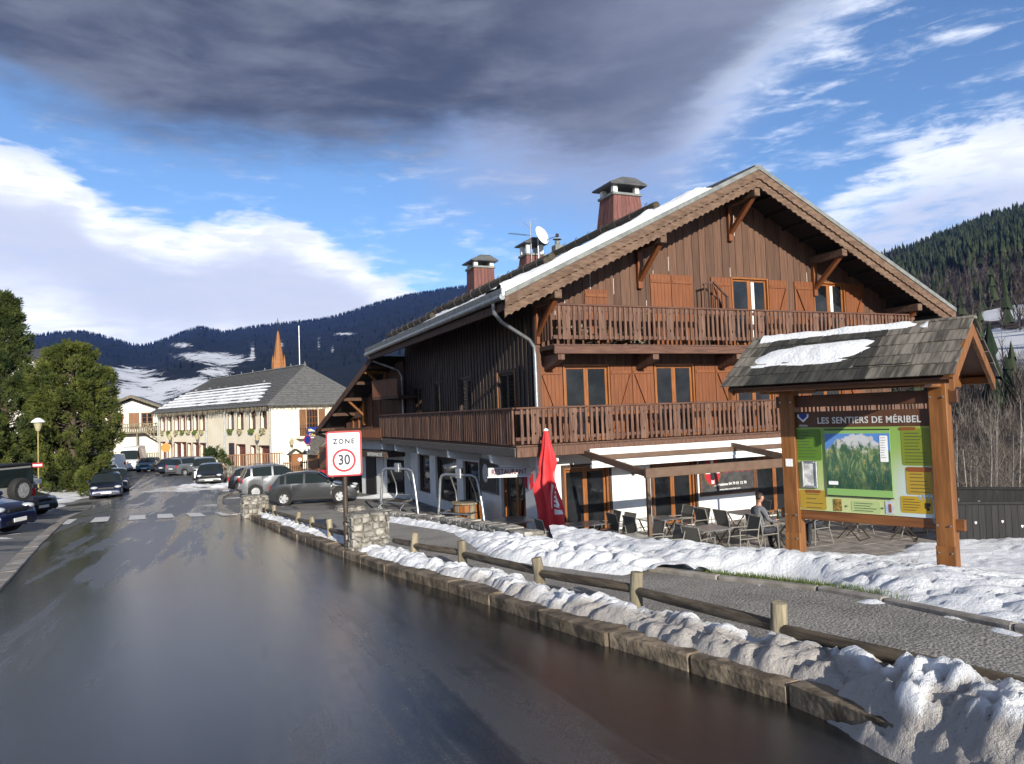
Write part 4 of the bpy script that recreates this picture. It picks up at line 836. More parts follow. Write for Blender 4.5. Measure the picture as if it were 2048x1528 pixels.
MB().box((-1.46,-.07,3.33),(1.45,.07,3.365),.01).build('ridge_board',m_shing,IB)
# panels
MB().box((-.9,-.025,2.01),(.9,.0,2.235)).build('title_board',m_board,IB)
m_titl=PM('silver_lettering',(.55,.55,.53),(.68,.68,.66),30.,rough=.45,metal=.3)
RX=(R(90),0,0)
TB=[o for o in IB.children if o.name.startswith('title_board')][0]
text('lettering','LES SENTIERS DE MÉRIBEL',.125,m_titl,TB,(.10,-.028,2.10),RX,.003,xs=.875,bold=.0022,sp=1.08)
text('lettering','MÉRIBEL',.035,m_titl,TB,(-.77,-.028,2.035),RX,.002,bold=.0005)
m_blue=PM('royal_blue_print',(.015,.035,.22),None,rough=.4)
q=MB(); q.prism([(-.85,-.03,2.20),(-.69,-.03,2.20),(-.69,-.03,2.16),(-.77,-.03,2.085),(-.85,-.03,2.16)],(0,.003,0)); q.build('emblem',m_wht,TB)
q=MB(); q.prism([(-.825,-.034,2.205),(-.715,-.034,2.205),(-.715,-.034,2.165),(-.77,-.034,2.115),(-.825,-.034,2.165)],(0,.003,0)); q.build('emblem',m_blue,TB)
# printed panel: colours vary along the panel as printed
m_pan,t,p=mk('green_to_pale_print'); tcn=t.nodes.new('ShaderNodeTexCoord'); sg=t.nodes.new('ShaderNodeSeparateXYZ'); t.links.new(tcn.outputs['Object'],sg.inputs[0]); ox,oz=X(t,sg.outputs[0]),X(t,sg.outputs[2])
c=mixc(t,oz.ss(-.55,.55),(.46,.51,.24),(.22,.36,.08)); c=mixc(t,ox.ss(.25,.62)*oz.ss(.35,-.2),c,(.44,.52,.56)); c=mixc(t,ox.ss(.45,.8)*oz.ss(.0,.4),c,(.26,.31,.05)); t.links.new(c,p.inputs['Base Color']); p.inputs['Roughness'].default_value=.25
pn=MB().box((-.9,-.022,-.59),(.9,.0,.59)).build('printed_panel',m_pan,IB,(0,-.005,1.42))
def pm(n,c): return MATS.get(n) or PM(n,c,None,rough=.35)
def rrect(x0,x1,z0,z1,r=.03,y=-.025):
    pts=[]
    for cx_,cz_,a0 in ((x1-r,z1-r,0),(x0+r,z1-r,90),(x0+r,z0+r,180),(x1-r,z0+r,270)):
        for k in range(4): a_=R(a0+30*k); pts.append((cx_+r*math.cos(a_),y,cz_+r*math.sin(a_)))
    return pts
def patch(name,x0,x1,z0,z1,mat,par=pn,y=-.026,r=.03): q=MB(); q.prism(rrect(x0,x1,z0,z1,min(r,(x1-x0)/2.1,(z1-z0)/2.1),y),(0,.003,0)); return q.build(name,mat,par)
olive=pm('olive_print',(.17,.21,.02)); green=pm('leaf_green_print',(.09,.19,.02)); yel=pm('mustard_print',(.36,.24,.03)); yel2=pm('deep_mustard_print',(.40,.26,.02)); brn=pm('red_brown_print',(.22,.065,.02)); paleg=pm('pale_green_print',(.36,.46,.20)); ink=pm('grey_ink',(.06,.07,.04))
patch('info_box',-.895,-.53,.12,.56,green); patch('info_box',-.87,-.50,-.58,-.30,yel); patch('info_box',.52,.88,.08,.56,olive); patch('info_box',.55,.86,-.30,.06,yel); patch('info_box',.47,.85,-.54,-.32,yel2); patch('info_box',-.16,.22,-.57,-.42,paleg)
patch('heading',.50,.70,.54,.58,brn,y=-.03); patch('heading',.56,.86,.0,.06,brn,y=-.03); patch('heading',-.79,-.57,-.34,-.30,brn,y=-.03)
tl=random.Random(4)
for x0,x1,z0,z1,n in ((-.87,-.58,.17,.52,9),(.56,.84,.12,.50,10),(.60,.84,-.26,-.03,6),(.50,.74,-.50,-.36,5),(-.78,-.54,-.55,-.36,4),(-.12,.18,-.55,-.45,4)):
    for k in range(n): zz=z1-(z1-z0)*k/max(1,n-1); q=MB(); q.box((x0,-.0305,zz-.0035),(x0+(x1-x0)*tl.uniform(.55,1.),-.0285,zz+.0035)); q.build('text_line',ink,pn)
# map
m_map,t,p=mk('panorama_map_print'); tcn=t.nodes.new('ShaderNodeTexCoord'); ov=tcn.outputs['Object']; sg=t.nodes.new('ShaderNodeSeparateXYZ'); t.links.new(ov,sg.inputs[0]); oz=X(t,sg.outputs[2]); n=noise(t,ov,9.,7,.68); n2=noise(t,mapping(t,ov,(1,1,.5)),16.,6,.7); n3=noise(t,mapping(t,ov,(2.2,1,.4)),12.,5,.7,1.)
ox=X(t,sg.outputs[0]); rg_=noise(t,mapping(t,ov,(1.8,1,.7),(0,0,0),(0,R(52),0)),4.5,10,.7,1.2); rg2=noise(t,mapping(t,ov,(1.8,1,.7),(3,0,0),(0,R(-54),0)),4.5,10,.7,1.2); mt=rg_.mx(rg2)
c=mixc(t,mt.ss(.48,.68),(.045,.105,.06),(.29,.35,.14)); c=mixc(t,(oz*-1.+n*.5).ss(.30,.5)*.7,c,(.012,.05,.030)); c=mixc(t,n2.ss(.60,.68)*.6,c,(.34,.31,.18)); c=mixc(t,(oz*2.0+mt*1.5+(n-.5)).ss(1.15,1.42),c,(.50,.51,.53)); c=mixc(t,n3.ss(.625,.645)*.8,c,(.03,.07,.15)); c=mixc(t,(n3*.5+n2*.5).ss(.59,.60)*(1.-(n3*.5+n2*.5).ss(.605,.615))*.8,c,(.45,.33,.04)); c=mixc(t,(ox*ox*1.2+oz*.9+n*.22).ss(.455,.475),c,(.09,.22,.52)); t.links.new(c,p.inputs['Base Color']); p.inputs['Roughness'].default_value=.2
mp=MB().box((-.43,-.012,-.46),(.43,.0,.46)).build('map_board',pm('bright_green_board',(.22,.40,.12)),pn,(-.04,-.034,.10)); MB().box((-.425,-.016,-.36),(.425,-.011,.40)).build('map',m_map,mp); MB().box((-.43,-.015,.445),(.43,-.01,.46)).build('map_edge',m_blk,mp); MB().box((-.43,-.015,-.47),(.44,-.01,-.455)).build('map_edge',m_blk,mp)
patch('legend',.30,.40,.02,.37,m_wht,mp,y=-.021,r=.01); patch('legend',-.40,-.27,-.31,-.26,m_wht,mp,y=-.021,r=.01)
for k in range(9): MB().box((.31,-.024,.34-.033*k),(.31+.07*tl.uniform(.5,1),-.021,.345-.033*k)).build('text_line',ink,mp)
q=MB(); frame_rect(q,-.82,-.60,-.27,.11,.03,-.06,-.025); nf=q.build('notice_frame',m_galv,pn); MB().box((-.79,-.045,-.24),(-.63,-.03,.08)).build('notice_sheet',PM('grey_notice_sheet',(.35,.35,.34),(.68,.68,.66),14.,rough=.3),nf)
patch('photo_print',-.40,-.29,-.575,-.41,PM('autumn_photo_print',(.08,.07,.015),(.34,.20,.05),22.,rough=.3),y=-.03,r=.005); patch('photo_print',.28,.39,-.57,-.40,PM('signpost_photo_print',(.28,.38,.62),(.50,.48,.46),18.,rough=.3),y=-.03,r=.005); patch('photo_print',.32,.355,-.55,-.44,brn,y=-.033,r=.004)
for s_,x in ((-1,-.22),(1,.235)): q=MB(); q.bar((x-s_*.02,-.03,-.50),(x+s_*.02,-.03,-.50),.004,.005); q.bar((x+s_*.02,-.03,-.50),(x+s_*.003,-.03,-.485),.004,.005); q.bar((x+s_*.02,-.03,-.50),(x+s_*.003,-.03,-.515),.004,.005); q.build('arrow',ink,pn)
q=MB(); q.prism([(.76,-.031,-.40),(.82,-.031,-.40),(.83,-.031,-.43),(.80,-.031,-.45),(.82,-.031,-.48),(.79,-.031,-.50),(.76,-.031,-.46)],(0,.002,0)); q.build('pictogram',m_blk,pn)
q=MB(); [q.prism([(.80+.10*math.cos(a_)*1.,-.0275,-.47+.10*math.sin(a_)),(.80+.19*math.cos(a_-.1),-.0275,-.47+.19*math.sin(a_-.1)),(.80+.19*math.cos(a_+.08),-.0275,-.47+.19*math.sin(a_+.08))],(0,.001,0)) for a_ in np.linspace(-1.2,2.2,11)]; q.build('flower_print',pm('slate_blue_print',(.22,.30,.40)),pn); pn.children[-1]['kind']='stuff'
MB().box((-1.03,-.1,1.45),(-.93,-.09,1.56)).build('sticker',m_wht,IB)
for x in (-1.06,-.91,.91,1.06):
    for z in (.76,2.38,.42): MB().cyl((x,-.12,z),(x,-.09,z),.012,n=6).build('bolt',m_galv,IB)
def shelter_snow():
    n,m=46,90; a=np.linspace(.03,.86,n); xx=np.linspace(-1.3,.95,m); s_,x=np.meshgrid(a,xx,indexing='ij')
    f=fbm(x*2.4,s_*4,4,15); band=np.clip(1-((s_-.50)/(.27))**2,-1,1)*np.clip(1-((x+.42-.3*(s_-.5)*-3)/.85)**4,-1,1); top=np.clip(1-((s_-.07)/.075)**2,-1,1)*(1-sst(x,.62,.9))
    th=np.maximum(.085*band*(.35+1.2*f)-.03,.07*top*(.5+f)-.018); th=np.maximum(th,-.02)
    P=np.stack([x,-s_*1.05,3.375-s_*.71+th],-1); i=np.arange(n*m).reshape(n,m); keep=(th>-.012); keep=keep[:-1,:-1]|keep[1:,:-1]|keep[1:,1:]|keep[:-1,1:]
    q=MB(); q.v=P.reshape(-1,3).tolist(); q.f=np.stack([i[:-1,:-1],i[1:,:-1],i[1:,1:],i[:-1,1:]],-1)[keep].tolist(); q.mi=[0]*len(q.f)
    q.build('shelter_snow',m_snow,None,IB.location,R(-45),smooth=180,fix=True,label='melting snow patch on the shingled trail map shelter roof',cat='snow',kind='stuff')
shelter_snow()
# ---------------------------------------------------------------- rail fences, stone pillars, low wall
FP=[(1.86,5.32),(1.10,6.98),(.22,8.25),(-.76,10.1),(-1.6,11.35)]; FP2=[(-3.75,14.7),(-4.55,16.3),(-5.3,17.8),(-7.0,21.2),(-7.6,22.3)]
post_me=None
def fence(pts,ends,label):
    root=thing('rail_fence',label,'fence',G(*pts[0])); b=root.location
    for i,(x,y) in enumerate(pts):
        g=G(x,y)-b; q=MB(); h=.37+rnd.uniform(-.02,.03); q.tube([g+Vector((0,0,-.25)),g+Vector((rnd.uniform(-.012,.012),rnd.uniform(-.012,.012),h*.5)),g+Vector((rnd.uniform(-.02,.02),0,h))],[.064,.062,.058],12); q.build('post',m_log,root,smooth=40)
    al=([ends[0]] if ends[0] else [])+list(pts)+([ends[1]] if ends[1] else [])
    for (x0,y0),(x1,y1) in zip(al[:-1],al[1:]):
        p0,p1=G(x0,y0,.22)-b,G(x1,y1,.205)-b; q=MB(); d=(p1-p0); L=d.length; m_=(p0+p1)/2+Vector((0,0,-.012))
        yaw=math.atan2(d.y,d.x); el_=math.asin(d.z/L); q=MB(); q.tube([(-L/2,0,0),(-L*.2,.01,.006),(L*.2,-.006,-.004),(L/2,0,0)],[.042,.047,.045,.04],10); o=q.build('rail',m_logd,root,m_,0,smooth=40); o.rotation_euler=(0,-el_,yaw)
fence(FP,((2.75,3.6),(-2.05,12.2)),'near rail fence of round posts along the footpath, ending at the tall stone pillar')
fence(FP2,((-3.1,13.4),(-7.9,22.9)),'farther rail fence of round posts between the two stone pillars')
def stones(root,w,d,h,sz,seed,mat=None,cap=True):
    """rubble-faced block: mortar core and single stones on all four faces and top; root-local, base at 0"""
    rs=random.Random(seed); mat=mat or m_stone; MB().box((-w/2+.03,-d/2+.03,-.3),(w/2-.03,d/2-.03,h-.02)).build('mortar_core',m_mortar,root)
    for f_ in range(4):
        L=w if f_%2==0 else d; D_=d if f_%2==0 else w; M_=Matrix.Rotation(f_*math.pi/2,3,'Z'); z=-.06
        while z<h-.05:
            rh=min(rs.uniform(.6,1.35)*sz*.75,h-z); 
            if h-z-rh<.05: rh=h-z
            x=-L/2
            while x<L/2-.01:
                sw=min(rs.uniform(.6,1.6)*sz,L/2-x)
                if L/2-x-sw<sz*.35: sw=L/2-x
                g_=.008; a,b=x+g_,x+sw-g_; j=lambda s:rs.uniform(-s,s)*1.4; pr=rs.uniform(0,.03); q=MB()
                o_=[(a+j(.012)+.01*rs.random(),z+g_+j(.008)),((a+b)/2+j(.02),z+g_+j(.006)),(b-.01*rs.random(),z+g_+j(.008)),(b+j(.008),z+rh*.55),(b-.015*rs.random(),z+rh-g_+j(.006)),((a+b)/2+j(.02),z+rh-g_+j(.006)),(a+.015*rs.random(),z+rh-g_),(a+j(.008),z+rh*.45)]
                o_=[(min(max(px,-L/2),L/2),pz) for px,pz in o_]
                o_=[(px+min(1.,(L/2-abs(px))/.06)*.16*sz*float(fbm(np.array(px*4/sz*.16+f_*9),np.array(pz*4/sz*.16),2,seed)-.5)*2,pz+min(1.,max(0.,h-pz)/.06)*.55*sz*float(fbm(np.array(px*3.2/sz*.16+3+f_*5),np.array(pz*3.2/sz*.16),2,seed+3)-.5)*2) for px,pz in o_]; back=[M_@Vector((px,-D_/2+.05,pz)) for px,pz in o_]; mid=[M_@Vector((px,-D_/2+.012-pr*.3,pz)) for px,pz in o_]; cx_=sum(e[0] for e in o_)/8; cz_=sum(e[1] for e in o_)/8
                fr_=[M_@Vector((cx_+(px-cx_)*.82,-D_/2-.006-pr+j(.006),cz_+(pz-cz_)*.80)) for px,pz in o_]
                q.add(back+mid+fr_,[(i,(i+1)%8,8+(i+1)%8,8+i) for i in range(8)]+[(8+i,8+(i+1)%8,16+(i+1)%8,16+i) for i in range(8)]+[tuple(range(16,24))]); q.build('stone',mat,root)
                x+=sw
            z+=rh
    if cap:
        x=-w/2
        while x<w/2-.01:
            sw=min(rs.uniform(.9,1.7)*sz*1.3,w/2-x); 
            if w/2-x-sw<sz*.5: sw=w/2-x
            q=MB(); q.box((x+.006,-d/2-.012,h-.03),(x+sw-.006,d/2+.012,h+.045+rs.uniform(-.012,.015)),.02)
            q.v=[(a+rs.uniform(-.01,.01),b+rs.uniform(-.012,.012),c+rs.uniform(-.008,.01)) for a,b,c in q.v]; q.build('coping_stone',mat,root); x+=sw
pl=thing('stone_pillar','pale rubble stone pillar beside the speed zone sign','pillar',G(-2.62,12.75,-.05),R(28)); stones(pl,.62,.62,.66,.145,1)
pl=thing('stone_pillar','far pale stone pillar at the corner of the parking apron','pillar',G(-8.35,23.4,-.05),R(28)); stones(pl,.75,.6,.62,.15,2)
# low rubble wall along the terrace, in two runs
def wall_run(pts,h,label,seed):
    root=thing('low_stone_wall',label,'wall',G(*pts[0]))
    for i,(p0,p1) in enumerate(zip(pts[:-1],pts[1:])):
        a,b=G(*p0),G(*p1); d=b-a; L=math.hypot(d.x,d.y); sub=ob('wall_section',None,root,(a+b)/2-root.location+Vector((0,0,-.1)),math.atan2(d.y,d.x)); sub.rotation_euler=(0,-math.atan2(d.z,L),math.atan2(d.y,d.x)); stones(sub,L+.02,.36,h+.1,.17,seed+i)
wall_run([(.30,12.6),(-.45,14.6),(-1.55,17.1),(-3.0,19.8),(-4.4,22.4)],.17,'long low rubble stone wall topped with snow along the terrace edge',10)
wall_run([(1.95,11.3),(1.2,11.75)],.14,'short end of the low stone wall buried in snow beside the dining terrace',30)
pl=thing('stone_planter','small pale stone planter on the apron behind the speed zone sign','planter',Vector((-6.1,26.9,gz1(-6.1,26.9)-.05)),R(20)); stones(pl,1.0,.7,.5,.2,6)
# ---------------------------------------------------------------- zone 30 sign
zs=thing('speed_zone_sign','white speed zone sign with red border on a brown pole by the road','road sign',G(-2.97,12.75,0),R(10))
MB().cyl((0,0,-.2),(0,0,2.05),.042,n=14).build('pole',m_dkmetal,zs,smooth=50)
q=MB(); q.prism(rrect(-.30,.30,1.30,2.08,.045,-.075),(0,.03,0)); sp_=q.build('panel',m_red,zs)
q=MB(); q.prism(rrect(-.272,.272,1.328,2.052,.03,-.079),(0,.01,0)); q.build('face',m_wht,sp_)
q=MB(); ro=[(.20*math.cos(a_),.20*math.sin(a_)) for a_ in np.linspace(0,2*math.pi,40,endpoint=False)]; n=40
q.add([(x,-.083,1.575+z) for x,z in ro]+[(x*.81,-.083,1.575+z*.81) for x,z in ro],[(i,(i+1)%n,n+(i+1)%n,n+i) for i in range(n)]); q.build('ring',m_red,sp_,fix=False)
text('lettering','ZONE',.12,m_navy,sp_,(0,-.084,1.90),RX,.002,bold=.0045,sp=1.35,xs=.92); text('lettering','30',.245,m_navy,sp_,(0,-.083,1.578),RX,.002,bold=.006,xs=.86)
q=MB(); q.prism(rrect(-.30,.30,1.30,2.08,.045,.05),(0,.025,0)); q.build('rear_panel',PM('amber_sign_edge',(.55,.22,.05),None,rough=.5),zs)
q=MB(); q.box((-.1,-.05,1.45),(.1,.055,1.49)); q.box((-.1,-.05,1.88),(.1,.055,1.92)); q.build('clamp',m_galv,zs)
# ---------------------------------------------------------------- terrace: pergola, furniture, parasol
Z0=-2.85+.035
def T(u,v,z=0.): return CW(u,v,Z0+z)
pg=thing('awning_frame','brown metal awning frame with white folded fabric over the dining terrace','pergola',T(2.1,-3.0),CH)
for x in (0,5.0,9.6): MB().box((x-.045,-.045,-.05),(x+.045,.045,2.02),.006).build('post',m_perg,pg)
MB().box((-.09,-.07,2.02),(9.7,.03,2.25),.008).build('front_beam',m_perg,pg)
for x in (-.02,5.0,9.6): MB().bar((x,.03,2.13),(x,3.9,2.62),.09,.16,ch=.006).build('side_arm',m_perg,pg)
MB().box((.05,2.74,2.31),(9.6,2.83,2.45),.006).build('fabric_bar',m_perg,pg)
q=MB(); q.box((.05,2.84,2.45),(9.6,2.85,2.63)); q.build('upper_valance',m_awn,pg)
for k in range(2): MB().box((.05,2.80+.05*k,2.20-.11*k),(9.55,2.805+.05*k,2.31-.11*k)).build('lower_valance',m_awn,pg)
q=MB(); xs_=np.linspace(.0,9.6,2); pr_=[(3.88,2.62),(3.3,2.60),(2.9,2.545)]; q.add([(x,y,z) for x in xs_ for y,z in pr_]+[(x,y,z+.015) for x in xs_ for y,z in pr_],[(0,1,4,3),(1,2,5,4),(6,7,10,9),(7,8,11,10),(2,5,11,8)]); q.build('canopy_fabric',m_awn,pg,fix=True)

# chairs
def make_chair():
    c=thing('terrace_chair','','chair')
    q=MB(); vs=[]; 
    for x in (-.22,.22): vs+=[(x,-.24,.43),(x,.0,.405),(x,.20,.42)]
    q.add(vs+[(x,y,z-.012) for x,y,z in vs],[(0,1,4,3),(1,2,5,4),(6,9,10,7),(7,10,11,8),(0,3,9,6),(2,8,11,5)]); q.build('seat',m_chair,c)
    q=MB(); vs=[]
    for x in (-.22,.22): vs+=[(x,.21,.46),(x,.27,.68),(x,.34,.92)]
    q.add(vs+[(x,y+.012,z) for x,y,z in vs],[(0,1,4,3),(1,2,5,4),(6,9,10,7),(7,10,11,8),(0,3,9,6),(2,8,11,5)]); q.build('backrest',m_chair,c)
    for s_ in (-1,1):
        x=.245*s_
        MB().tube([(x,.36,0),(x,.235,.42),(x,.27,.66),(x,.345,.93)],.014,6).build('rear_leg',m_cfr,c,smooth=50)
        MB().tube([(x,-.27,0),(x,-.255,.42),(x,-.25,.63),(x,-.20,.655),(x,.26,.64)],.014,6).build('front_leg',m_cfr,c,smooth=50)
        MB().tube([(x,-.255,.43),(x,.22,.43)],.012,6).build('side_rail',m_cfr,c,smooth=50)
    MB().tube([(-.245,.345,.93),(.245,.345,.93)],.014,6).build('top_rail',m_cfr,c,smooth=50); return c
def make_table(w=.75,d=.75,round_=False):
    t_=thing('terrace_table','','table')
    if round_: MB().lathe([(0,.70),(.6,.70),(.64,.715),(.64,.73),(.6,.74),(0,.74)],n=32).build('top',m_steel,t_,smooth=30)
    else: MB().box((-w/2,-d/2,.705),(w/2,d/2,.735),.008).build('top',m_steel,t_)
    if round_:
        MB().cyl((0,0,.03),(0,0,.70),.05,n=12).build('column',m_blk,t_); MB().lathe([(0,0),(.32,0),(.3,.03),(.06,.06),(0,.06)],n=24).build('base',m_blk,t_)
    else:
        for s_ in (-1,1):
            MB().bar((s_*(w/2-.08),-d/2+.06,0),(s_*(w/2-.08),d/2-.06,.70),.025,.025).build('leg',m_dkmetal,t_); MB().bar((s_*(w/2-.105),d/2-.06,0),(s_*(w/2-.105),-d/2+.06,.70),.025,.025).build('leg',m_dkmetal,t_)
        MB().bar((-w/2+.08,-d/2+.06,.02),(w/2-.08,-d/2+.06,.02),.02,.02).build('stretcher',m_dkmetal,t_)
    return t_
ch0=make_chair(); ch0['group']='grey sling chairs on the dining terrace'; tb0=make_table(); tb0['group']='square tables on the dining terrace'
used=[0,0]
def chair(u,v,rz,label):
    o=ch0 if not used[0] else copy_tree(ch0); used[0]=1; o.location=T(u,v); o.rotation_euler=(0,0,CH+rz); o['label']=label; return o
def table(u,v,rz,label,sx=1.):
    o=tb0 if not used[1] else copy_tree(tb0); used[1]=1; o.location=T(u,v); o.rotation_euler=(0,0,CH+rz); o['label']=label; o.scale=(sx,1,1); return o
h=math.pi/2
rt_=make_table(round_=True); rt_.location=T(.25,.9); rt_['label']='round metal table beside the restaurant door'
table(1.45,-.9,.0,'square table just right of the closed red parasol',1.3); chair(2.35,-.55,-h-.1,'grey chair on the right of the table beside the parasol, at the rear'); chair(2.4,-1.2,-h+.1,'grey chair on the right of the table beside the parasol, at the front'); chair(.55,-.75,h,'dark backed chair between the parasol and the round table')
table(1.3,-3.3,.05,'square table behind the short snowy stone wall',1.2); chair(.35,-3.0,h+.1,'rear chair of the pair left of the table behind the short wall'); chair(.42,-3.65,h-.1,'front chair of the pair left of the table behind the short wall'); chair(2.25,-2.7,-h,'rear chair right of the table behind the short wall, close to the awning post'); chair(2.22,-3.55,-h-.1,'front chair right of the table behind the short wall, before the awning post')
table(3.5,-1.3,.0,'square table before the sunlit white wall between the glass doors',1.3); chair(2.6,-.95,h,'rear chair left of the table before the sunlit wall'); chair(2.68,-1.65,h+.1,'front chair left of the table before the sunlit wall'); chair(4.45,-.95,-h,'rear chair right of the table before the sunlit wall'); chair(4.5,-1.6,-h+.1,'front chair right of the table before the sunlit wall')
table(3.55,-3.35,.05,'square table in the open right of the awning post',1.25); chair(2.85,-3.9,h+.25,'chair facing right at the table just right of the awning post'); chair(4.5,-3.5,-h-.15,'chair back to back with the seated man')
chair(5.0,-1.6,h,'chair left of the table under the chalk sign'); chair(5.2,-2.15,h+.1,'second chair left of the table under the chalk sign'); table(6.1,-1.75,0,'square table under the chalk sign',1.2); chair(6.9,-1.3,-h,'chair right of the table under the chalk sign'); chair(7.3,-2.0,-h-.3,'chair standing by the restaurant entrance beyond the seated man')
MC=chair(5.3,-3.3,h,'chair the grey jacketed man sits on'); table(6.15,-3.3,.0,'table laid with bottles and glasses before the seated man',1.2); chair(7.0,-3.35,-h,'chair of the diner in black behind the shelter post')
for i,(u,v,r_) in enumerate(((8.3,-3.4,.3),(9.2,-4.2,.6),(10.3,-3.5,-.3))): table(u,v,r_,('folding table seen under the map panel, left','folding table seen under the map panel, middle','folding table seen under the map panel, right')[i])
for i,(u,v,r_) in enumerate(((8.9,-3.0,-h),(9.9,-4.0,h*.5),(10.9,-4.1,-h))): chair(u,v,r_,('chair seen under the map panel beside the left folding table','chair seen under the map panel in the middle','chair seen under the map panel at the right end')[i])
# bottles, glasses on the laid table
def lathe_thing(name,label,cat,prof,mat,p,group=None,n=12): o=MB().lathe(prof,n=n).build(name,mat,None,p,0,smooth=40,label=label,cat=cat,group=group); return o
m_bottle=PM('green_bottle_glass',(.02,.035,.015),None,rough=.1); m_clear=PM('clear_tumbler',(.55,.57,.58),None,rough=.08)
tp=T(6.15,-3.3,.737)
lathe_thing('wine_bottle','dark wine bottle on the table before the seated man','bottle',[(0,0),(.037,0),(.037,.19),(.014,.24),(.014,.30),(0,.30)],m_bottle,tp+A*-.28+B*.05)
for i,(a_,b_,l_) in enumerate(((-.1,.18,'left'),(.05,-.1,'middle'),(.22,.15,'right'),(.34,-.12,'rightmost'))): lathe_thing('glass',l_+' drinking glass on the table before the seated man','glass',[(0,0),(.03,0),(.034,.12),(.036,.12),(.03,.006),(0,.006)],m_clear,tp+A*a_+B*b_,'glasses on the laid table')
lathe_thing('carafe','clear water carafe on the laid table','carafe',[(0,0),(.05,0),(.055,.1),(.025,.18),(.035,.24),(0,.24)],m_clear,tp+A*-.12+B*-.2)
# parasol, closed
ps=thing('closed_parasol','tall closed red parasol with white lettering beside the low wall','parasol',T(.72,-.35),CH)
MB().cyl((0,0,0),(0,0,2.95),.028,n=10).build('pole',m_galv,ps); MB().lathe([(0,0),(.3,0),(.3,.06),(.07,.10),(.06,.35),(0,.35)],n=20).build('base',m_blk,ps); MB().lathe([(0,2.93),(.07,2.93),(.06,2.97),(0,3.0)],n=12).build('finial',m_wht,ps); ps.scale=(1,1,1.09)
m_pcl=PM('sun_faded_red_canvas',(.56,.028,.032),(.68,.06,.065),2.5,(1,1,.4),.8,.15,30.)
n,m=56,40; q=MB(); fr_=random.Random(9)
for j in range(m+1):
    f=j/m; z=2.93-2.45*f
    for i in range(n):
        a_=2*math.pi*i/n; r=.055+.20*min(1,f*1.35)**.8+.05*f; fold=math.cos(a_*6+1.6*math.sin(f*5)+f*1.2); r*=1+(.34*fold+.07*math.cos(a_*9+f*5)*math.sin(f*9))*(.25+.75*min(1,f*2))+.22*math.exp(-((f-.30)/.07)**2)*max(0,math.cos(a_*2+.6))+.20*math.exp(-((f-.52)/.07)**2)*max(0,math.cos(a_*2+2.4)); 
        r*=1+.22*math.sin(f*9.5+a_)*(f>.12)*min(1,f*2)-.18*math.exp(-((f-.42)/.06)**2); zz=z+.10*fold*f*math.sin(f*7+.6)+(.13*math.cos(a_*6+2.2)+.07*math.cos(a_*3))*sst(f,.85,1.)
        q.v.append((r*math.cos(a_)*1.02,r*math.sin(a_)*.92,float(zz)))
q.f=[(j*n+i,j*n+(i+1)%n,(j+1)*n+(i+1)%n,(j+1)*n+i) for j in range(m) for i in range(n)]; q.mi=[0]*len(q.f); PC=q.build('canopy',m_pcl,ps,smooth=55)
# white printed band lying on the folds
pv=[v.co.copy() for v in PC.data.vertices]
def decal(i0,i1,j0,j1,mat,name):
    q=MB(); 
    for j in range(j0,j1+1):
        for i in range(i0,i1+1): v=pv[j*n+i%n]; rd=Vector((v.x,v.y,0)).normalized(); q.v.append(tuple(v+rd*.006))
    w=i1-i0+1; q.f=[((j)*w+i,(j)*w+i+1,(j+1)*w+i+1,(j+1)*w+i) for j in range(j1-j0) for i in range(w-1)]; q.mi=[0]*len(q.f); return q.build(name,mat,PC,smooth=55,fix=False)
decal(44,48,16,20,m_wht,'printed_band')
for k in range(9): decal(44+(k%2),46+(k%2)+ (k%3==0),21+k*1,21+k*1+1 if k%3 else 22+k,m_wht,'printed_band')
decal(42,43,21,31,m_wht,'printed_band'); decal(44,47,31,33,m_wht,'printed_band')
# ---------------------------------------------------------------- two old lift chairs
def lift(p,rz,label):
    r_=thing('lift_chair',label,'chair lift seat',p,rz,'old chair lift seats before the shop')
    MB().tube([(-.98,-.25,0),(-.90,-.2,1.0),(-.86,-.18,1.62),(-.78,-.17,1.76),(-.62,-.16,1.8),(.58,-.16,1.8),(.76,-.17,1.74),(.84,-.18,1.58),(.98,-.2,.9),(1.15,-.25,0)],.05,10).build('frame',m_galv,r_,smooth=60)
    MB().box((-.12,-.24,1.68),(.12,-.08,2.02),.02).build('grip',m_galv,r_)
    for x in (-.42,.42): MB().tube([(x,-.16,1.78),(x*1.05,.12,1.2),(x*1.1,.18,.80),(x*1.1,.0,.62),(x*1.12,-.35,.60),(x*1.12,-.5,.55)],.026,8).build('hanger',m_galv,r_,smooth=60)
    MB().tube([(-.62,.18,.78),(.62,.18,.78)],.024,8).build('back_bar',m_galv,r_,smooth=60)
    MB().tube([(-.7,-.45,.56),(.7,-.45,.56)],.024,8).build('seat_bar',m_galv,r_,smooth=60)
    for x in (-.55,.55): MB().tube([(x,.1,.66),(x*1.05,-.35,.58),(x*1.1,-.62,.40),(x*1.12,-.75,.02)],.02,8).build('foot_rest',m_galv,r_,smooth=60)
    for k in range(4): MB().box((-.62,-.42+.14*k,.575),(.62,-.31+.14*k,.60),.006).build('seat_slat',m_dkmetal,r_)
    return r_
L1=lift(Vector((-4.35,27.9,-3.74)),CH+R(-62),'farther bare tubular lift chair standing before the shop'); L2=lift(Vector((-1.75,24.3,-3.76)),CH+R(-62),'nearer bare tubular lift chair standing by the restaurant door')
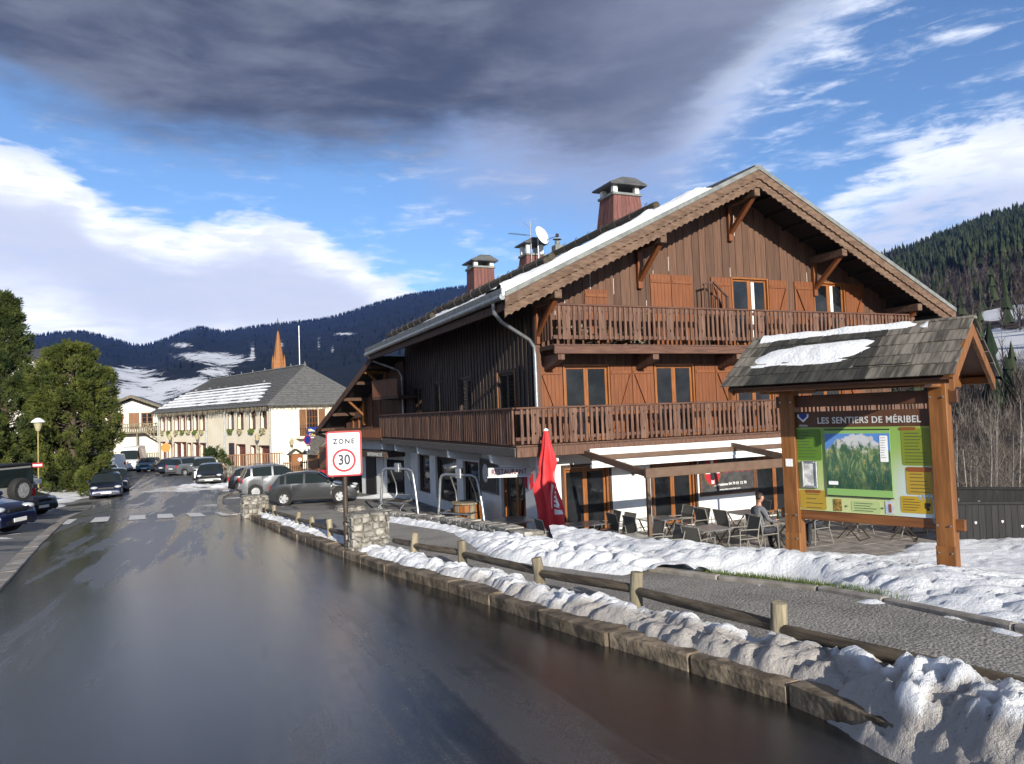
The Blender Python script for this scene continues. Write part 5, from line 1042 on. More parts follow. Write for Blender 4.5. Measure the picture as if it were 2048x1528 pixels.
# wooden cable drum planter beside the door
dr=thing('plank_barrel','round planked wooden barrel table by the restaurant door','barrel',CW(.35,5.0,Z0),CH)
for k in range(16): a_=2*math.pi*k/16; MB().box((-.085,-.02,0),(.085,.02,.78),.006).build('stave',m_frame if k%3 else m_log,dr,(.45*math.cos(a_),.45*math.sin(a_),0),a_+h)
MB().lathe([(0,.78),(.55,.78),(.55,.83),(0,.83)],n=24).build('top',m_log,dr); MB().lathe([(0,.0),(.42,.0),(.42,.75),(0,.75)],n=24).build('core',m_beam,dr)
# ---------------------------------------------------------------- restaurant signs
m_maroon=PM('maroon_lettering',(.16,.012,.03),None,rough=.5); m_signw=PM('sign_box_white',(.55,.55,.54),None,rough=.4)
rs_=thing('restaurant_sign','white box sign with maroon restaurant lettering above the side door','sign',CW(.50,1.72,-.82),CH+R(-28))
MB().box((-.62,-.07,-.13),(.62,.07,.13),.012).build('box',m_signw,rs_); MB().box((-.64,-.08,-.155),(.64,.08,-.125)).build('lamp_strip',m_wht,rs_); text('lettering','RESTAURANT',.205,m_maroon,rs_,(0,-.073,.005),RX,.002,bold=.004,xs=.82)
sd_=thing('shield_emblem','red shield with white cross hanging beside the restaurant door','shield',CW(1.14,1.75,-1.15),CH+R(-60))
def shield(q,s_,y,z0=0): q.prism([(-.2*s_,y,.22*s_),(0,y,.25*s_),(.2*s_,y,.22*s_),(.2*s_,y,-.08*s_),(.1*s_,y,-.2*s_),(0,y,-.27*s_),(-.1*s_,y,-.2*s_),(-.2*s_,y,-.08*s_)],(0,.02,0))
q=MB(); shield(q,1.,-.03); q.build('field',m_red,sd_); MB().box((-.035,-.036,-.25),(.035,-.03,.235)).build('cross_bar',m_wht,sd_)
ck=thing('chalk_sign','framed black restaurant board with red and white lettering on the sunlit wall','sign',CW(7.8,.955,-1.36),CH)
q=MB(); frame_rect(q,-1.1,1.1,-.60,.72,.06,-.03,.03); q.build('frame',m_larchh,ck); MB().box((-1.05,-.01,-.55),(1.05,.02,.67)).build('board',m_poster,ck)
el_=[(.32*math.cos(a_),.44*math.sin(a_)) for a_ in np.linspace(0,2*math.pi,32,endpoint=False)]
q=MB(); q.prism([(-.62+x*1.1,-.018,.18+z*1.1) for x,z in el_],(0,.006,0)); q.build('oval',m_larchh,ck); q=MB(); q.prism([(-.62+x*.95,-.024,.18+z*.95) for x,z in el_],(0,.006,0)); q.build('oval_field',m_red,ck)
MB().box((-.67,-.03,-.22),(-.57,-.024,.58)).build('cross_bar',m_wht,ck); MB().box((-.90,-.031,.10),(-.34,-.025,.26)).build('cross_bar',m_wht,ck)
q=MB(); q.prism([(-.62+x,-.036,.08+z) for x,z in ((-.10,.10),(-.12,.38),(-.05,.14),(.05,.14),(.12,.38),(.10,.10),(.07,-.16),(0,-.22),(-.07,-.16))],(0,.005,0)); q.build('emblem',m_blk,ck)
text('lettering',"L'Arbé",.40,m_red,ck,(.36,-.015,.22),RX,.002,bold=.006,shear=.3)
text('lettering','Réservations 04 79 01 12 70',.125,m_wht,ck,(.05,-.015,-.27),RX,.002,bold=.002,xs=.95); text('lettering','www.arbe-meribel.com',.09,m_wht,ck,(.05,-.015,-.43),RX,.002)
# notice board on the shaded side wall and the supermarket lettering
nb=thing('notice_board','dark framed menu board on the shaded side wall','notice board',CW(1.17,5.05,-1.2),CH-h); q=MB(); frame_rect(q,-.8,.8,-.57,.57,.05,-.05,.0); q.build('frame',m_zincm,nb); MB().box((-.76,-.03,-.53),(.76,.0,.53)).build('board',m_poster,nb); q=MB(); q.prism([(-.25+x*.8,-.035,.08+z*.7) for x,z in el_],(0,.004,0)); q.build('emblem',m_signw,nb)
wl=thing('wall_lantern','small black lantern on the sunlit white wall','lantern',CW(4.25,.93,-.95),CH); q=MB(); q.prism([(-.05,-.09,-.14),(.05,-.09,-.14),(.09,-.09,.06),(-.09,-.09,.06)],(0,.12,0)); q.build('body',m_blk,wl); q=MB(); q.lathe([(.12,.06),(.03,.15),(0,.16)],(0,-.03,0),8); q.build('cap',m_blk,wl); MB().bar((0,.07,.0),(0,-.03,.0),.02,.02).build('arm',m_blk,wl)
# dark heart-pierced fence at the far edge of the terrace
m_fnc=PM('near_black_fence',(.008,.008,.009),(.018,.017,.017),3.,(9,9,.5),.7,.3,9.,rv=.3)  # near-black tone for the fence boards and rails
hp=MB().prism([(-.07,0,0),(.07,0,0),(.07,0,1.15),(-.07,0,1.15)],(0,.025,0)).mesh('fence_board',m_fnc)
def heart_fence(p0,p1,label,hh):
    p0,p1=Vector(p0),Vector(p1); d=p1-p0; L=d.length; rz=math.atan2(d.y,d.x); f_=thing('board_fence',label,'fence',p0,rz); n_=int(L/.145)
    for i in range(n_): ob('fence_board',hp,f_,(.07+i*L/n_,0,0),0)
    MB().box((0,-.04,1.12),(L,.05,1.2),.01).build('cap_rail',m_fnc,f_); MB().box((0,.025,.2),(L,.06,.3)).build('back_rail',m_fnc,f_)
    for i in range(int(L/.5)): q=MB(); x=.3+i*.5+rnd.uniform(-.12,.12); hz_=rnd.uniform(.55,.9); q.prism([(x+a_*.032,-.004,hz_+b_*.045) for a_,b_ in ((0,-1),(.9,.1),(.5,.8),(0,.45),(-.5,.8),(-.9,.1))],(0,.003,0)); q.build('heart_cutout',m_wht if i%2 else m_snow,f_)
heart_fence((10.9,18.9,-3.86),(16.5,17.6,-3.8),'near dark board fence with cut out hearts at the terrace edge',1.1); heart_fence((11.2,23.9,-3.98),(19.5,20.5,-4.15),'farther dark board fence with cut out hearts behind the terrace',1.)
# ---------------------------------------------------------------- vehicles; local x forward, origin on the ground under the middle
def paint(name,c,rough=.28,metal=.3): return PM(name,c,tuple(min(1,v*1.12+.002) for v in c),40.,rough=rough,metal=metal,coat=.6)
whc={}
def wheel_meshes(r,w,sp):
    k=(round(r,3),round(w,3),sp)
    if k in whc: return whc[k]
    q=MB(); pr=[(r*.62,-w/2),(r*.9,-w/2),(r*.985,-w*.36),(r,-w*.15),(r,w*.15),(r*.985,w*.36),(r*.9,w/2),(r*.62,w/2)]; n=26
    for a,b in pr:
        for i in range(n): t=2*math.pi*i/n; q.v.append((a*math.cos(t),b,a*math.sin(t)))
    q.f=[(j*n+i,j*n+(i+1)%n,((j+1)%8)*n+(i+1)%n,((j+1)%8)*n+i) for j in range(8) for i in range(n)]; q.mi=[0]*len(q.f); ty=q.mesh('tyre',m_rubber,40)
    q=MB(); y=-w*.40
    for i in range(n): t=2*math.pi*i/n; q.v+=[(r*.66*math.cos(t),y-.012,r*.66*math.sin(t)),(r*.58*math.cos(t),y-.005,r*.58*math.sin(t)),(r*.58*math.cos(t),y+.08,r*.58*math.sin(t))]
    q.f=[(3*i,3*((i+1)%n),3*((i+1)%n)+1,3*i+1) for i in range(n)]+[(3*i+1,3*((i+1)%n)+1,3*((i+1)%n)+2,3*i+2) for i in range(n)]; q.mi=[0]*len(q.f)
    for s in range(sp):
        t=2*math.pi*s/sp; d=Vector((math.cos(t),0,math.sin(t))); e=Vector((-math.sin(t),0,math.cos(t)))
        wb,wt=r*.15,r*.22; q.prism([d*r*.06-e*wb+Vector((0,y-.01,0)),d*r*.06+e*wb+Vector((0,y-.01,0)),d*r*.62+e*wt+Vector((0,y-.006,0)),d*r*.62-e*wt+Vector((0,y-.006,0))],(0,.025,0))
    q.cyl((0,y-.018,0),(0,y+.04,0),r*.16,n=12); rim=q.mesh('rim',m_alw,40)
    q=MB(); q.cyl((0,y+.085,0),(0,y+.1,0),r*.6,n=20); hub=q.mesh('brake_disc',m_blk)
    whc[k]=(ty,rim,hub); return whc[k]
def car(label,loc,rz,col,L=4.0,Wd=1.70,H=1.46,kind='hatch',clear=.20,wr=.31,wb=None,rim=None,group='parked cars',spokes=5,plate=True,rails=False,name='parked_car',detail=True):
    c=thing(name,label,'car',loc,rz,group); hw=Wd/2; wb=wb or L*.63; xf=L/2-.78*(L/4) if kind!='van' else L/2-.85; xr=xf-wb
    belt=H*(.655 if kind=='hatch' else .67 if kind=='suv' else .63); hood=H*.62
    if kind=='hatch':   # (x, z of top line, roof flag)
        top=[(L/2,clear+.16,0),(L/2-.02,H*.36,0),(L/2-.12,H*.47,0),(L/2-.45,H*.555,0),(L/2-.98,H*.635,0),(L/2-1.05,H*.645,1),(L/2-1.72,H*.955,2),(L/2-2.1,H*.995,2),(0-.35,H,2),(-L/2+.75,H*.965,2),(-L/2+.42,H*.90,2),(-L/2+.10,H*.62,3),(-L/2+.03,H*.50,0),(-L/2,H*.34,0),(-L/2+.02,clear+.12,0)]
    elif kind=='suv':
        top=[(L/2,clear+.18,0),(L/2-.02,H*.40,0),(L/2-.10,H*.53,0),(L/2-.5,H*.60,0),(L/2-.95,H*.645,0),(L/2-1.02,H*.655,1),(L/2-1.6,H*.955,2),(L/2-2.0,H*.99,2),(-.3,H,2),(-L/2+.6,H*.97,2),(-L/2+.32,H*.93,2),(-L/2+.08,H*.62,3),(-L/2+.02,H*.50,0),(-L/2,H*.36,0),(-L/2+.03,clear+.14,0)]
    elif kind=='wagon':
        top=[(L/2,clear+.16,0),(L/2-.02,H*.36,0),(L/2-.12,H*.47,0),(L/2-.5,H*.56,0),(L/2-1.15,H*.635,0),(L/2-1.2,H*.645,1),(L/2-1.95,H*.96,2),(L/2-2.3,H*.99,2),(-.3,H,2),(-L/2+.7,H*.96,2),(-L/2+.4,H*.91,2),(-L/2+.10,H*.62,3),(-L/2+.03,H*.50,0),(-L/2,H*.34,0),(-L/2+.02,clear+.12,0)]
    elif kind=='pickup':
        top=[(L/2,clear+.18,0),(L/2-.02,H*.42,0),(L/2-.1,H*.53,0),(L/2-.5,H*.585,0),(L/2-1.0,H*.62,0),(L/2-1.06,H*.63,1),(L/2-1.6,H*.95,2),(L/2-1.9,H*.985,2),(L/2-2.4,H,2),(-L/2+1.9,H*.985,2),(-L/2+.3,H*.97,2),(-L/2+.06,H*.62,3),(-L/2+.02,H*.5,0),(-L/2,H*.36,0),(-L/2+.02,clear+.14,0)]
    else: # van
        top=[(L/2,clear+.16,0),(L/2-.02,H*.25,0),(L/2-.10,H*.36,0),(L/2-.4,H*.42,0),(L/2-.75,H*.455,0),(L/2-.80,H*.465,1),(L/2-1.45,H*.83,2),(L/2-1.75,H*.93,2),(L/2-2.4,H*.99,2),(-L/2+.8,H,2),(-L/2+.12,H*.985,2),(-L/2+.03,H*.56,3),(-L/2+.01,H*.4,0),(-L/2,H*.3,0),(-L/2+.02,clear+.12,0)]
        belt=H*.46
    xs=[t[0] for t in top][::-1]; zs=[t[1] for t in top][::-1]; xi=[]; 
    cab=[t[0] for t in top if t[2]==1][0]; tail=[t[0] for t in top if t[2]==3][0]; wt=[t[0] for t in top if t[2]==2]; wtop=max(wt); rtop=min(wt)
    st=set(round(t[0],3) for t in top)
    ar=wr*1.13
    for xw in (xf,xr):
        for f in (-1,-.85,-.5,0,.5,.85,1): st.add(round(xw+f*ar,3))
        st.add(round(xw+ar+.004,3)); st.add(round(xw-ar-.004,3))
    bp=(cab+tail)/2+.10; bl=[(wtop-.02,wtop+.0)] 
    pill=[bp-.045,bp+.045] if kind!='van' else [L/2-2.05,L/2-1.95]
    cq=rtop+.36 if kind in('hatch',) else rtop+.22
    for x in pill+[cq,cq-.09,cab-.12]: st.add(round(x,3))
    st=sorted(st); NP=9; V=[]; idx={}
    def topz(x): return float(np.interp(x,xs,zs))
    def ring(x):
        ez=min(1,(L/2-abs(x))/.55); taper=1-.10*(1-ez)**2-(.03 if x>L/2-1.0 else 0)*(1-ez); w=hw*taper; tz=topz(x); lo=clear
        for xw in (xf,xr):
            if abs(x-xw)<=ar+1e-6: lo=max(lo,wr+math.sqrt(max(0,ar*ar-(x-xw)**2)))
        if abs(x)>L/2-.12: lo=max(lo,clear+.06)
        bz=min(belt,tz-.02) ; cabin=tail-.001<=x<=cab+.001
        if not cabin: bz=min(belt,tz-.05)
        rw=w*(.80 if cabin else .92)
        if cabin: k=min(1,max(0,(tz-belt)/(H-belt))); rw=w*(.97-.19*k)
        z=[lo,max(lo+.01,min(lo+.12,bz-.02)),max(lo+.02,(lo*.35+bz*.65)),max(lo+.03,bz)]
        rz_=tz if not cabin else tz-.05*k
        return [(w*.93,z[0]),(w*.985,z[1]),(w,z[2]),(w*.975,z[3]),(rw,max(rz_-.015,z[3]+.004)),(rw*.86,max(tz-.012,z[3]+.006)),(rw*.45,tz+.005),(0,tz+.012)]
    rows=[]
    for x in st:
        h8=ring(x); full=[(x,-y,z) for y,z in h8]+[(x,y,z) for y,z in h8[::-1][1:]]; rows.append(full)
    m=len(rows[0]); V=[p for r_ in rows for p in r_]; body=[];glass=[];lowd=[]
    for i in range(len(st)-1):
        a,b=st[i],st[i+1]; mid=(a+b)/2
        for j in range(m-1):
            f=(i*m+j,(i+1)*m+j,(i+1)*m+j+1,i*m+j+1); side=j in (3,m-5); roof=4<=j<=m-6
            isg=False
            if side and rtop-.25<mid<cab-.10 and tail+.05<mid and topz(mid)-belt>.10:
                isg=True
                if any(abs(mid-p_)<.05 for p_ in ((pill[0]+pill[1])/2,cq-.045)): isg=False
                if kind=='van' and mid<L/2-2.0: isg=False
                if kind!='suv' and mid<rtop+.04: isg=False
            if roof and wtop-.01<mid<cab+.001: isg=True
            if roof and tail<mid<rtop+.001 and kind!='van': isg=True
            (glass if isg else body).append(f)
    def sub(fs,name,mat,par,off=0.):
        us=sorted({i for f in fs for i in f}); mp={i:k for k,i in enumerate(us)}; q=MB(); q.v=[V[i] for i in us]; q.f=[tuple(mp[i] for i in f) for f in fs]; q.mi=[0]*len(q.f); return q
    q=sub(body,'body',col,c); e0=[j for j in range(m)]; n_=len(q.v); q.v+=rows[0]+rows[-1]; q.f+=[tuple(range(n_,n_+m)),tuple(range(n_+m,n_+2*m))[::-1]]; q.mi=[0]*len(q.f)
    me=q.mesh('body',col); bm=bmesh.new(); bm.from_mesh(me); bmesh.ops.remove_doubles(bm,verts=bm.verts,dist=.0005); bmesh.ops.recalc_face_normals(bm,faces=bm.faces); bm.to_mesh(me); bm.free(); me.polygons.foreach_set('use_smooth',[True]*len(me.polygons)); me.set_sharp_from_angle(angle=R(38))
    bo=ob('body',me,c)
    q=sub(glass,'windows',m_cglass,c); gm=q.mesh('windows',m_cglass,30); ob('window_glass',gm,c)
    MB().box((-L/2+.25,-hw*.86,clear-.02),(L/2-.3,hw*.86,clear+.2)).build('underbody',m_blk,c)
    for xw in (xf,xr):
        for s_ in (-1,1): MB().cyl((xw,s_*hw*.60,wr),(xw,s_*hw*.9,wr),ar*.985,n=20).build('wheel_housing',m_blk,c); 
    ty,ri,hu=wheel_meshes(wr,.2,spokes)
    for xw in (xf,xr):
        for s_ in (-1,1):
            w_=ob('wheel',ty,c,(xw,s_*(hw-.09),wr),0 if s_<0 else math.pi); ob('rim',ri,w_); ob('brake_disc',hu,w_)
    if not detail: return c
    fz=H*(.475 if kind in('hatch','wagon') else .52 if kind!='van' else .335)
    for s_ in (-1,1):
        q=MB(); q.blob((0,0,0),(.17,.19,.085),10,6); q.build('headlight',m_lamp,c,(L/2-.20,s_*hw*.70,fz),0,smooth=60)
        q=MB(); q.blob((0,0,0),(.08,.10,.17 if kind!='van' else .22),10,6); q.build('tail_light',m_tail,c,(-L/2+.08,s_*hw*.80,H*.52),0,smooth=60)
        q=MB(); q.blob((0,0,0),(.07,.10,.075),8,5); q.build('mirror',col if kind!='van' else m_black,c,(cab-.18,s_*(hw+.08),belt+.07),0,smooth=60)
        q=MB(); q.box((-.10,-.01,-.012),(.10,.01,.012),.004); q.build('door_handle',col,c,(bp-.20,s_*(hw*.985),belt-.10))
        q=MB(); q.box((-.004,-.006,0),(.004,.006,belt-clear-.10)); q.build('door_seam',m_blk,c,(bp,s_*hw*.992,clear+.08))
        q=MB(); q.box((xr+ar+.05,-.012,0),(xf-ar-.05,.012,.09),.004); q.build('sill_trim',m_black,c,(0,s_*hw*.965,clear+.03))
        if rails: q=MB(); q.tube([(wtop-.3,0,0),(wtop-.4,0,.06),(rtop+.3,0,.06),(rtop+.2,0,0)],.02,6); q.build('roof_rail',m_metal,c,(0,s_*hw*.66,H-.03),0,smooth=60)
    q=MB(); q.box((-.03,-hw*.5,-.06),(.03,hw*.5,.06),.02); q.build('grille',m_black,c,(L/2-.045,0,fz-.04)); q=MB(); q.box((-.04,-hw*.62,-.07),(.04,hw*.62,.07),.03); q.build('bumper_intake',m_black,c,(L/2-.035,0,clear+.14))
    if plate:
        MB().box((-.01,-.26,-.055),(.01,.26,.055),.004).build('number_plate',m_plate,c,(L/2+.008,0,clear+.19)); MB().box((-.01,-.26,-.055),(.01,.26,.055),.004).build('number_plate',m_plate,c,(-L/2-.012,0,H*.42))
    MB().box((-.03,-hw*.8,-.05),(.02,hw*.8,.05),.02).build('rear_bumper_trim',m_black,c,(-L/2+.02,0,clear+.14))
    return c
def gp(px,py): 
    d=ray(px,py); t=2.
    while t<400:
        P=d*t
        if P.z<gz1(P.x,P.y): return P
        t+=.05
def onD(px,D): d=ray(px,840)*D; return Vector((d.x,d.y,gz1(d.x,d.y)))
p_grey=paint('graphite_car_paint',(.045,.047,.05)); p_silver=paint('silver_car_paint',(.22,.23,.245),metal=.6); p_blk=paint('black_car_paint',(.008,.009,.011)); p_navy=paint('navy_car_paint',(.005,.009,.034)); p_teal=paint('teal_blue_car_paint',(.06,.16,.24)); p_white=paint('white_van_paint',(.72,.73,.74),metal=0.); p_dsil=paint('dull_silver_paint',(.42,.42,.41),metal=.4); p_dk=paint('dark_blue_grey_paint',(.014,.018,.028))
def place(px,D,**k): return onD(px,D)
car('dark grey three door hatchback parked behind the speed zone sign',onD(627,33.4),R(8),p_grey,3.85,1.66,1.44,'hatch')
car('silver compact suv with roof bars parked beyond the dark grey hatchback',onD(553,38.0),R(27),p_silver,3.75,1.70,1.62,'suv',rails=True,wr=.33,spokes=7)
car('black car half hidden behind the silver compact suv',onD(528,43.5),R(20),p_blk,4.1,1.75,1.45,'hatch')
car('black hatchback facing the road with its nose in the snow heap',onD(421,52.),R(-72),p_blk,4.2,1.80,1.44,'hatch')
car('pale pickup with a hard top parked behind the black hatchback',onD(408,58.),R(-66),p_dsil,4.9,1.80,1.75,'pickup',wr=.36)
car('silver estate parked with its tail to the road by the yellow building',onD(384,66.),R(60),p_silver,4.4,1.78,1.62,'suv',rails=True)
car('dark car with red tail lights leftmost in the row by the yellow building',onD(359,70.),R(62),p_dk,4.2,1.76,1.55,'hatch')
car('teal blue hatchback parked beside the white van',onD(296,77.),R(-76),p_teal,4.0,1.72,1.46,'hatch')
car('tall white delivery van parked at the end of the street',onD(264,81.),R(-74),p_white,5.9,2.0,2.65,'van',wr=.36,name='delivery_van')['category']='van'
car('white panel van seen from the rear left of the tall white van',onD(231,74.),R(118),p_white,4.8,1.95,2.0,'van',name='panel_van')['category']='van'
car('navy blue hatchback facing the camera on the left of the road',onD(212,42.5),R(-62),p_navy,3.8,1.66,1.42,'hatch')
car('dark estate parked close behind the navy hatchback',onD(226,47.5),R(-62),p_dk,4.4,1.74,1.48,'wagon',rails=True)
car('dark car third in the line behind the navy hatchback',onD(211,55.),R(-62),p_blk,4.3,1.76,1.5,'hatch')
car('dark car at the far end of the line under the conifer',onD(203,62.),R(-62),p_dk,4.3,1.76,1.55,'suv')
car('black car parked beyond the off roader on the left',Vector((-21.5,30.5,gz1(-21.5,30.5))),R(-10),p_blk,4.2,1.75,1.45,'hatch')
car('dark blue car cut by the left edge of the picture',Vector((-15.95,20.6,gz1(-15.95,20.6))),R(0),p_navy,4.0,1.72,1.50,'hatch')
# off-roader with a spare wheel on its tail
def jeep(loc,rz):
    c=thing('off_roader','silver grey off roader with black roof and a spare wheel on its tail','car',loc,rz,'parked cars'); hw=.8
    q=MB(); q.box((-1.75,-hw*.95,.55),(.75,hw*.95,1.12),.05); q.box((.75,-hw*.72,.6),(1.75,hw*.72,1.14),.05); q.build('body',p_dsil,c)
    q=MB(); q.prism([(-1.72,-hw*.93,1.1),(.55,-hw*.93,1.1),(.25,-hw*.9,1.76),(-1.66,-hw*.9,1.76)],(0,hw*1.85,0)); q.build('cabin',p_dsil,c); MB().box((-1.72,-hw*.92,1.74),(.3,hw*.92,1.82),.03).build('roof',m_black,c)
    for s_ in (-1,1):
        for x0,x1 in ((-1.5,-.75),(-.6,.15)): MB().box((x0,-.012,1.2),(x1,.012,1.65),.01).build('side_window',m_cglass,c,(0,s_*hw*.925,0))
        for xw in (-1.15,1.2):
            q=MB(); q.prism([(xw-.5,0,.62),(xw-.32,0,.86),(xw+.32,0,.86),(xw+.5,0,.62),(xw+.42,0,.62),(xw+.28,0,.80),(xw-.28,0,.80),(xw-.42,0,.62)],(0,s_*.14,0)); q.build('wheel_flare',m_black,c,(0,s_*hw*.9,0))
            w_=ob('wheel',wheel_meshes(.37,.24,6)[0],c,(xw,s_*(hw-.05),.37),0 if s_<0 else math.pi); ob('rim',wheel_meshes(.37,.24,6)[1],w_)
        MB().box((-.04,-.07,-.12),(.02,.07,.12),.01).build('tail_light',m_tail,c,(-1.77,s_*hw*.85,.9))
    MB().box((-1.78,-hw*.88,1.16),(-1.73,hw*.88,1.68),.01).build('rear_window',m_cglass,c); MB().box((-1.9,-.78,.48),(-1.72,.78,.62),.02).build('rear_bumper',m_black,c)
    w_=ob('spare_wheel',wheel_meshes(.38,.26,6)[0],c,(-1.92,0,1.02),-math.pi/2); ob('rim',wheel_meshes(.38,.26,6)[1],w_); MB().box((-.01,-.26,-.055),(.01,.26,.055)).build('number_plate',m_plate,c,(-1.92,.35,.55))
    MB().box((-1.6,-.6,.35),(1.6,.6,.6)).build('chassis',m_blk,c); return c
jeep(Vector((-19.2,25.5,gz1(-19.2,25.5))),R(172)).scale=(1.12,1.12,1.12)
# ---------------------------------------------------------------- buildings behind
def hvec(a): a=R(a); return Vector((math.sin(a),math.cos(a),0))
m_mar=PM('maroon_joinery',(.09,.016,.014),(.13,.028,.024),4.,rough=.5); m_brnsh=PM('brown_shutter_wood',(.16,.075,.03),(.24,.12,.055),3.,(8,8,.6),.6,.2,9.)
m_ice=PM('dark_straw_fringe',(.10,.085,.06),(.22,.19,.14),9.,rough=.9,bump=.6)
# yellow town hall: x along the street front (away), y into the building
YB=thing('town_hall','long cream town hall with maroon windows and grey hipped slate roof','building',at(544.5,936,68),R(90+45.5)); YB.location.z-=.15
EV=6.15; LB_,WB=28.4,10.2
up_=[2.09-1.18,3.21,5.77,7.92,14.97,16.75,18.55,20.3,22.05,24.3,26.4]; up_=[(x,x+1.15,3.85,5.6) for x in up_]
dn=[(.38,2.44,.0,2.2),(3.25,4.18,.0,2.2),(5.44,7.28,.0,2.3),(7.9,9.0,.2,2.4),(14.72,16.2,.0,2.4),(16.59,18.11,.0,2.43),(18.7,19.6,.3,2.4),(20.07,21.56,.0,2.48),(21.8,23.39,.0,2.48),(24.3,25.2,.3,2.4),(26.3,27.64,.3,2.5)]
q=wallboxes(0,LB_,-1.2,EV,up_+dn,-.35,0.); q.v=[(x,-y-.35,z) for x,y,z in q.v]; q.build('street_wall',m_cream,YB)
# local frame: rz=135.5 => x axis points away-left; street side is +y?  (handled by building both faces)
eo=[(3.65,4.9,3.0,5.55)]
q=wallboxes(0.36,WB,-1.2,EV,eo,0,.3); q.v=[(y,-x,z) for x,y,z in q.v]; q.build('end_wall',m_cream,YB)
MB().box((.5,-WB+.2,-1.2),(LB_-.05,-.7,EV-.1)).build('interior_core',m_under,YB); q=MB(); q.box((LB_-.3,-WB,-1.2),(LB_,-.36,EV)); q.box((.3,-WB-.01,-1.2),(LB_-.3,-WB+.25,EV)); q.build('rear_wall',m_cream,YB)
for i,(a,b,z0,z1) in enumerate(up_+dn):
    w=b-a; q=MB(); frame_rect(q,-w/2-.06,w/2+.06,-.06,z1-z0+.06,.09,0,.05); f_=q.build('window_surround',m_mar,YB,((a+b)/2,-.0,z0)); MB().box((-w/2,-.30,0),(w/2,-.27,z1-z0)).build('pane',m_glass if i<len(up_) else m_mar,f_)
    if i<len(up_): 
        q=MB(); 
        for k in range(16): q.blob((rnd.uniform(-.35,.35),rnd.uniform(.05,.3),rnd.uniform(-.45,-.05)),rnd.uniform(.08,.15),6,4,.3)
        fb=q.build('flower_basket',m_grass if i%2 else PM('dried_flower_basket',(.13,.12,.04),(.42,.38,.25),12.,rough=.9) if 'dried_flower_basket' not in MATS else MATS['dried_flower_basket'],f_); fb['kind']='stuff'
MB().box((7.95,.0,.3),(8.95,.05,2.35)).build('notice_case',m_navy,YB)
a,b,z0,z1=eo[0]; w=b-a
f_=MB(); frame_rect(f_,0,.0001,0,.0001,.1,0,.1) if False else None
EW=ob('end_window',None,YB,(-.02,-(a+b)/2,z0),-math.pi/2)
q=MB(); frame_rect(q,-w/2,w/2,0,z1-z0,.08,0,.1); 
for x in (-w/4,0,w/4): q.box((x-.025,.03,.05),(x+.025,.07,z1-z0-.05))
for z in (.6,1.2,1.8): q.box((-w/2+.05,.03,z-.025),(w/2-.05,.07,z+.025))
q.build('frame',m_frame,EW); MB().box((-w/2,.08,0),(w/2,.1,z1-z0)).build('pane',m_glass,EW)
for s_ in (-1,1): MB().box((-.36,-.06,0),(.36,-.01,z1-z0),.01).build('shutter',m_brnsh,YB,(-.02,-(a+b)/2+s_*(w/2+.42),z0),-math.pi/2)
# balcony on the end wall
BA=MB().box((-.9,-5.4,2.75),(0,-2.4,2.95),.02).build('balcony_slab',m_cream,YB)
for k in range(16): MB().bar((-.85,-2.5-.18*k,2.95),(-.85,-2.5-.18*k,3.95),.02,.02).build('railing_bar',m_blk,BA)
MB().bar((-.85,-2.45,3.97),(-.85,-5.35,3.97),.04,.03).build('handrail',m_blk,BA)
# hipped roof with overhang
ov=.7; ze=EV-.05; rz_=10.1
R0=[(-ov,ov,ze),(LB_+ov,ov,ze),(LB_+ov,-WB-ov,ze),(-ov,-WB-ov,ze),(2.6,-WB/2,rz_),(LB_-3.,-WB/2,rz_-.2)]
q=MB(); q.add(R0+[(x,y,z-.14) for x,y,z in R0[:4]],[(0,1,5,4),(1,2,5),(2,3,4,5),(3,0,4),(6,7,8,9),(0,1,7,6),(1,2,8,7),(2,3,9,8),(3,0,6,9)]); m_slate2=PM('weathered_grey_slate',(.085,.085,.084),(.15,.15,.147),3.,(1,1,6),.6,.3,20.,rv=.12); YR=q.build('roof',m_slate2,YB)
# slate courses as raised strips
nc=22
for k in range(1,nc):
    f=k/nc
    def L_(a,b): return Vector(R0[a]).lerp(Vector(R0[b]),f)
    for (a0,b0,a1,b1) in ((0,4,1,5),(3,4,0,4)):
        p0,p1=L_(a0,b0),L_(a1,b1); q=MB(); q.bar(p0+Vector((0,0,.02)),p1+Vector((0,0,.02)),.09,.03); q.build('slate_course',m_slate2,YR)
MB().bar(Vector(R0[4])+Vector((0,0,.05)),Vector(R0[5])+Vector((0,0,.05)),.3,.1).build('ridge_cap',m_zincm,YR)
for k in range(9): p=Vector(R0[4]).lerp(Vector(R0[5]),k/8); MB().cyl(p,p+Vector((0,0,.35)),.05,n=6).build('ridge_finial',m_zincm,YR)
q=MB(); fr=random.Random(2)
for k in range(420):
    x=fr.uniform(-.5,LB_+.5); q.bar((x,.6+fr.uniform(-.1,.05),ze-.12),(x+fr.uniform(-.05,.05),.6,ze-.12-fr.uniform(.2,.6)),.035,.02)
for k in range(150):
    y=fr.uniform(.6,-WB-.6); q.bar((-.6,y,ze-.12),(-.6,y,ze-.12-fr.uniform(.12,.3)),.03,.02)
q.build('eave_fringe',m_ice,YB)['kind']='stuff'
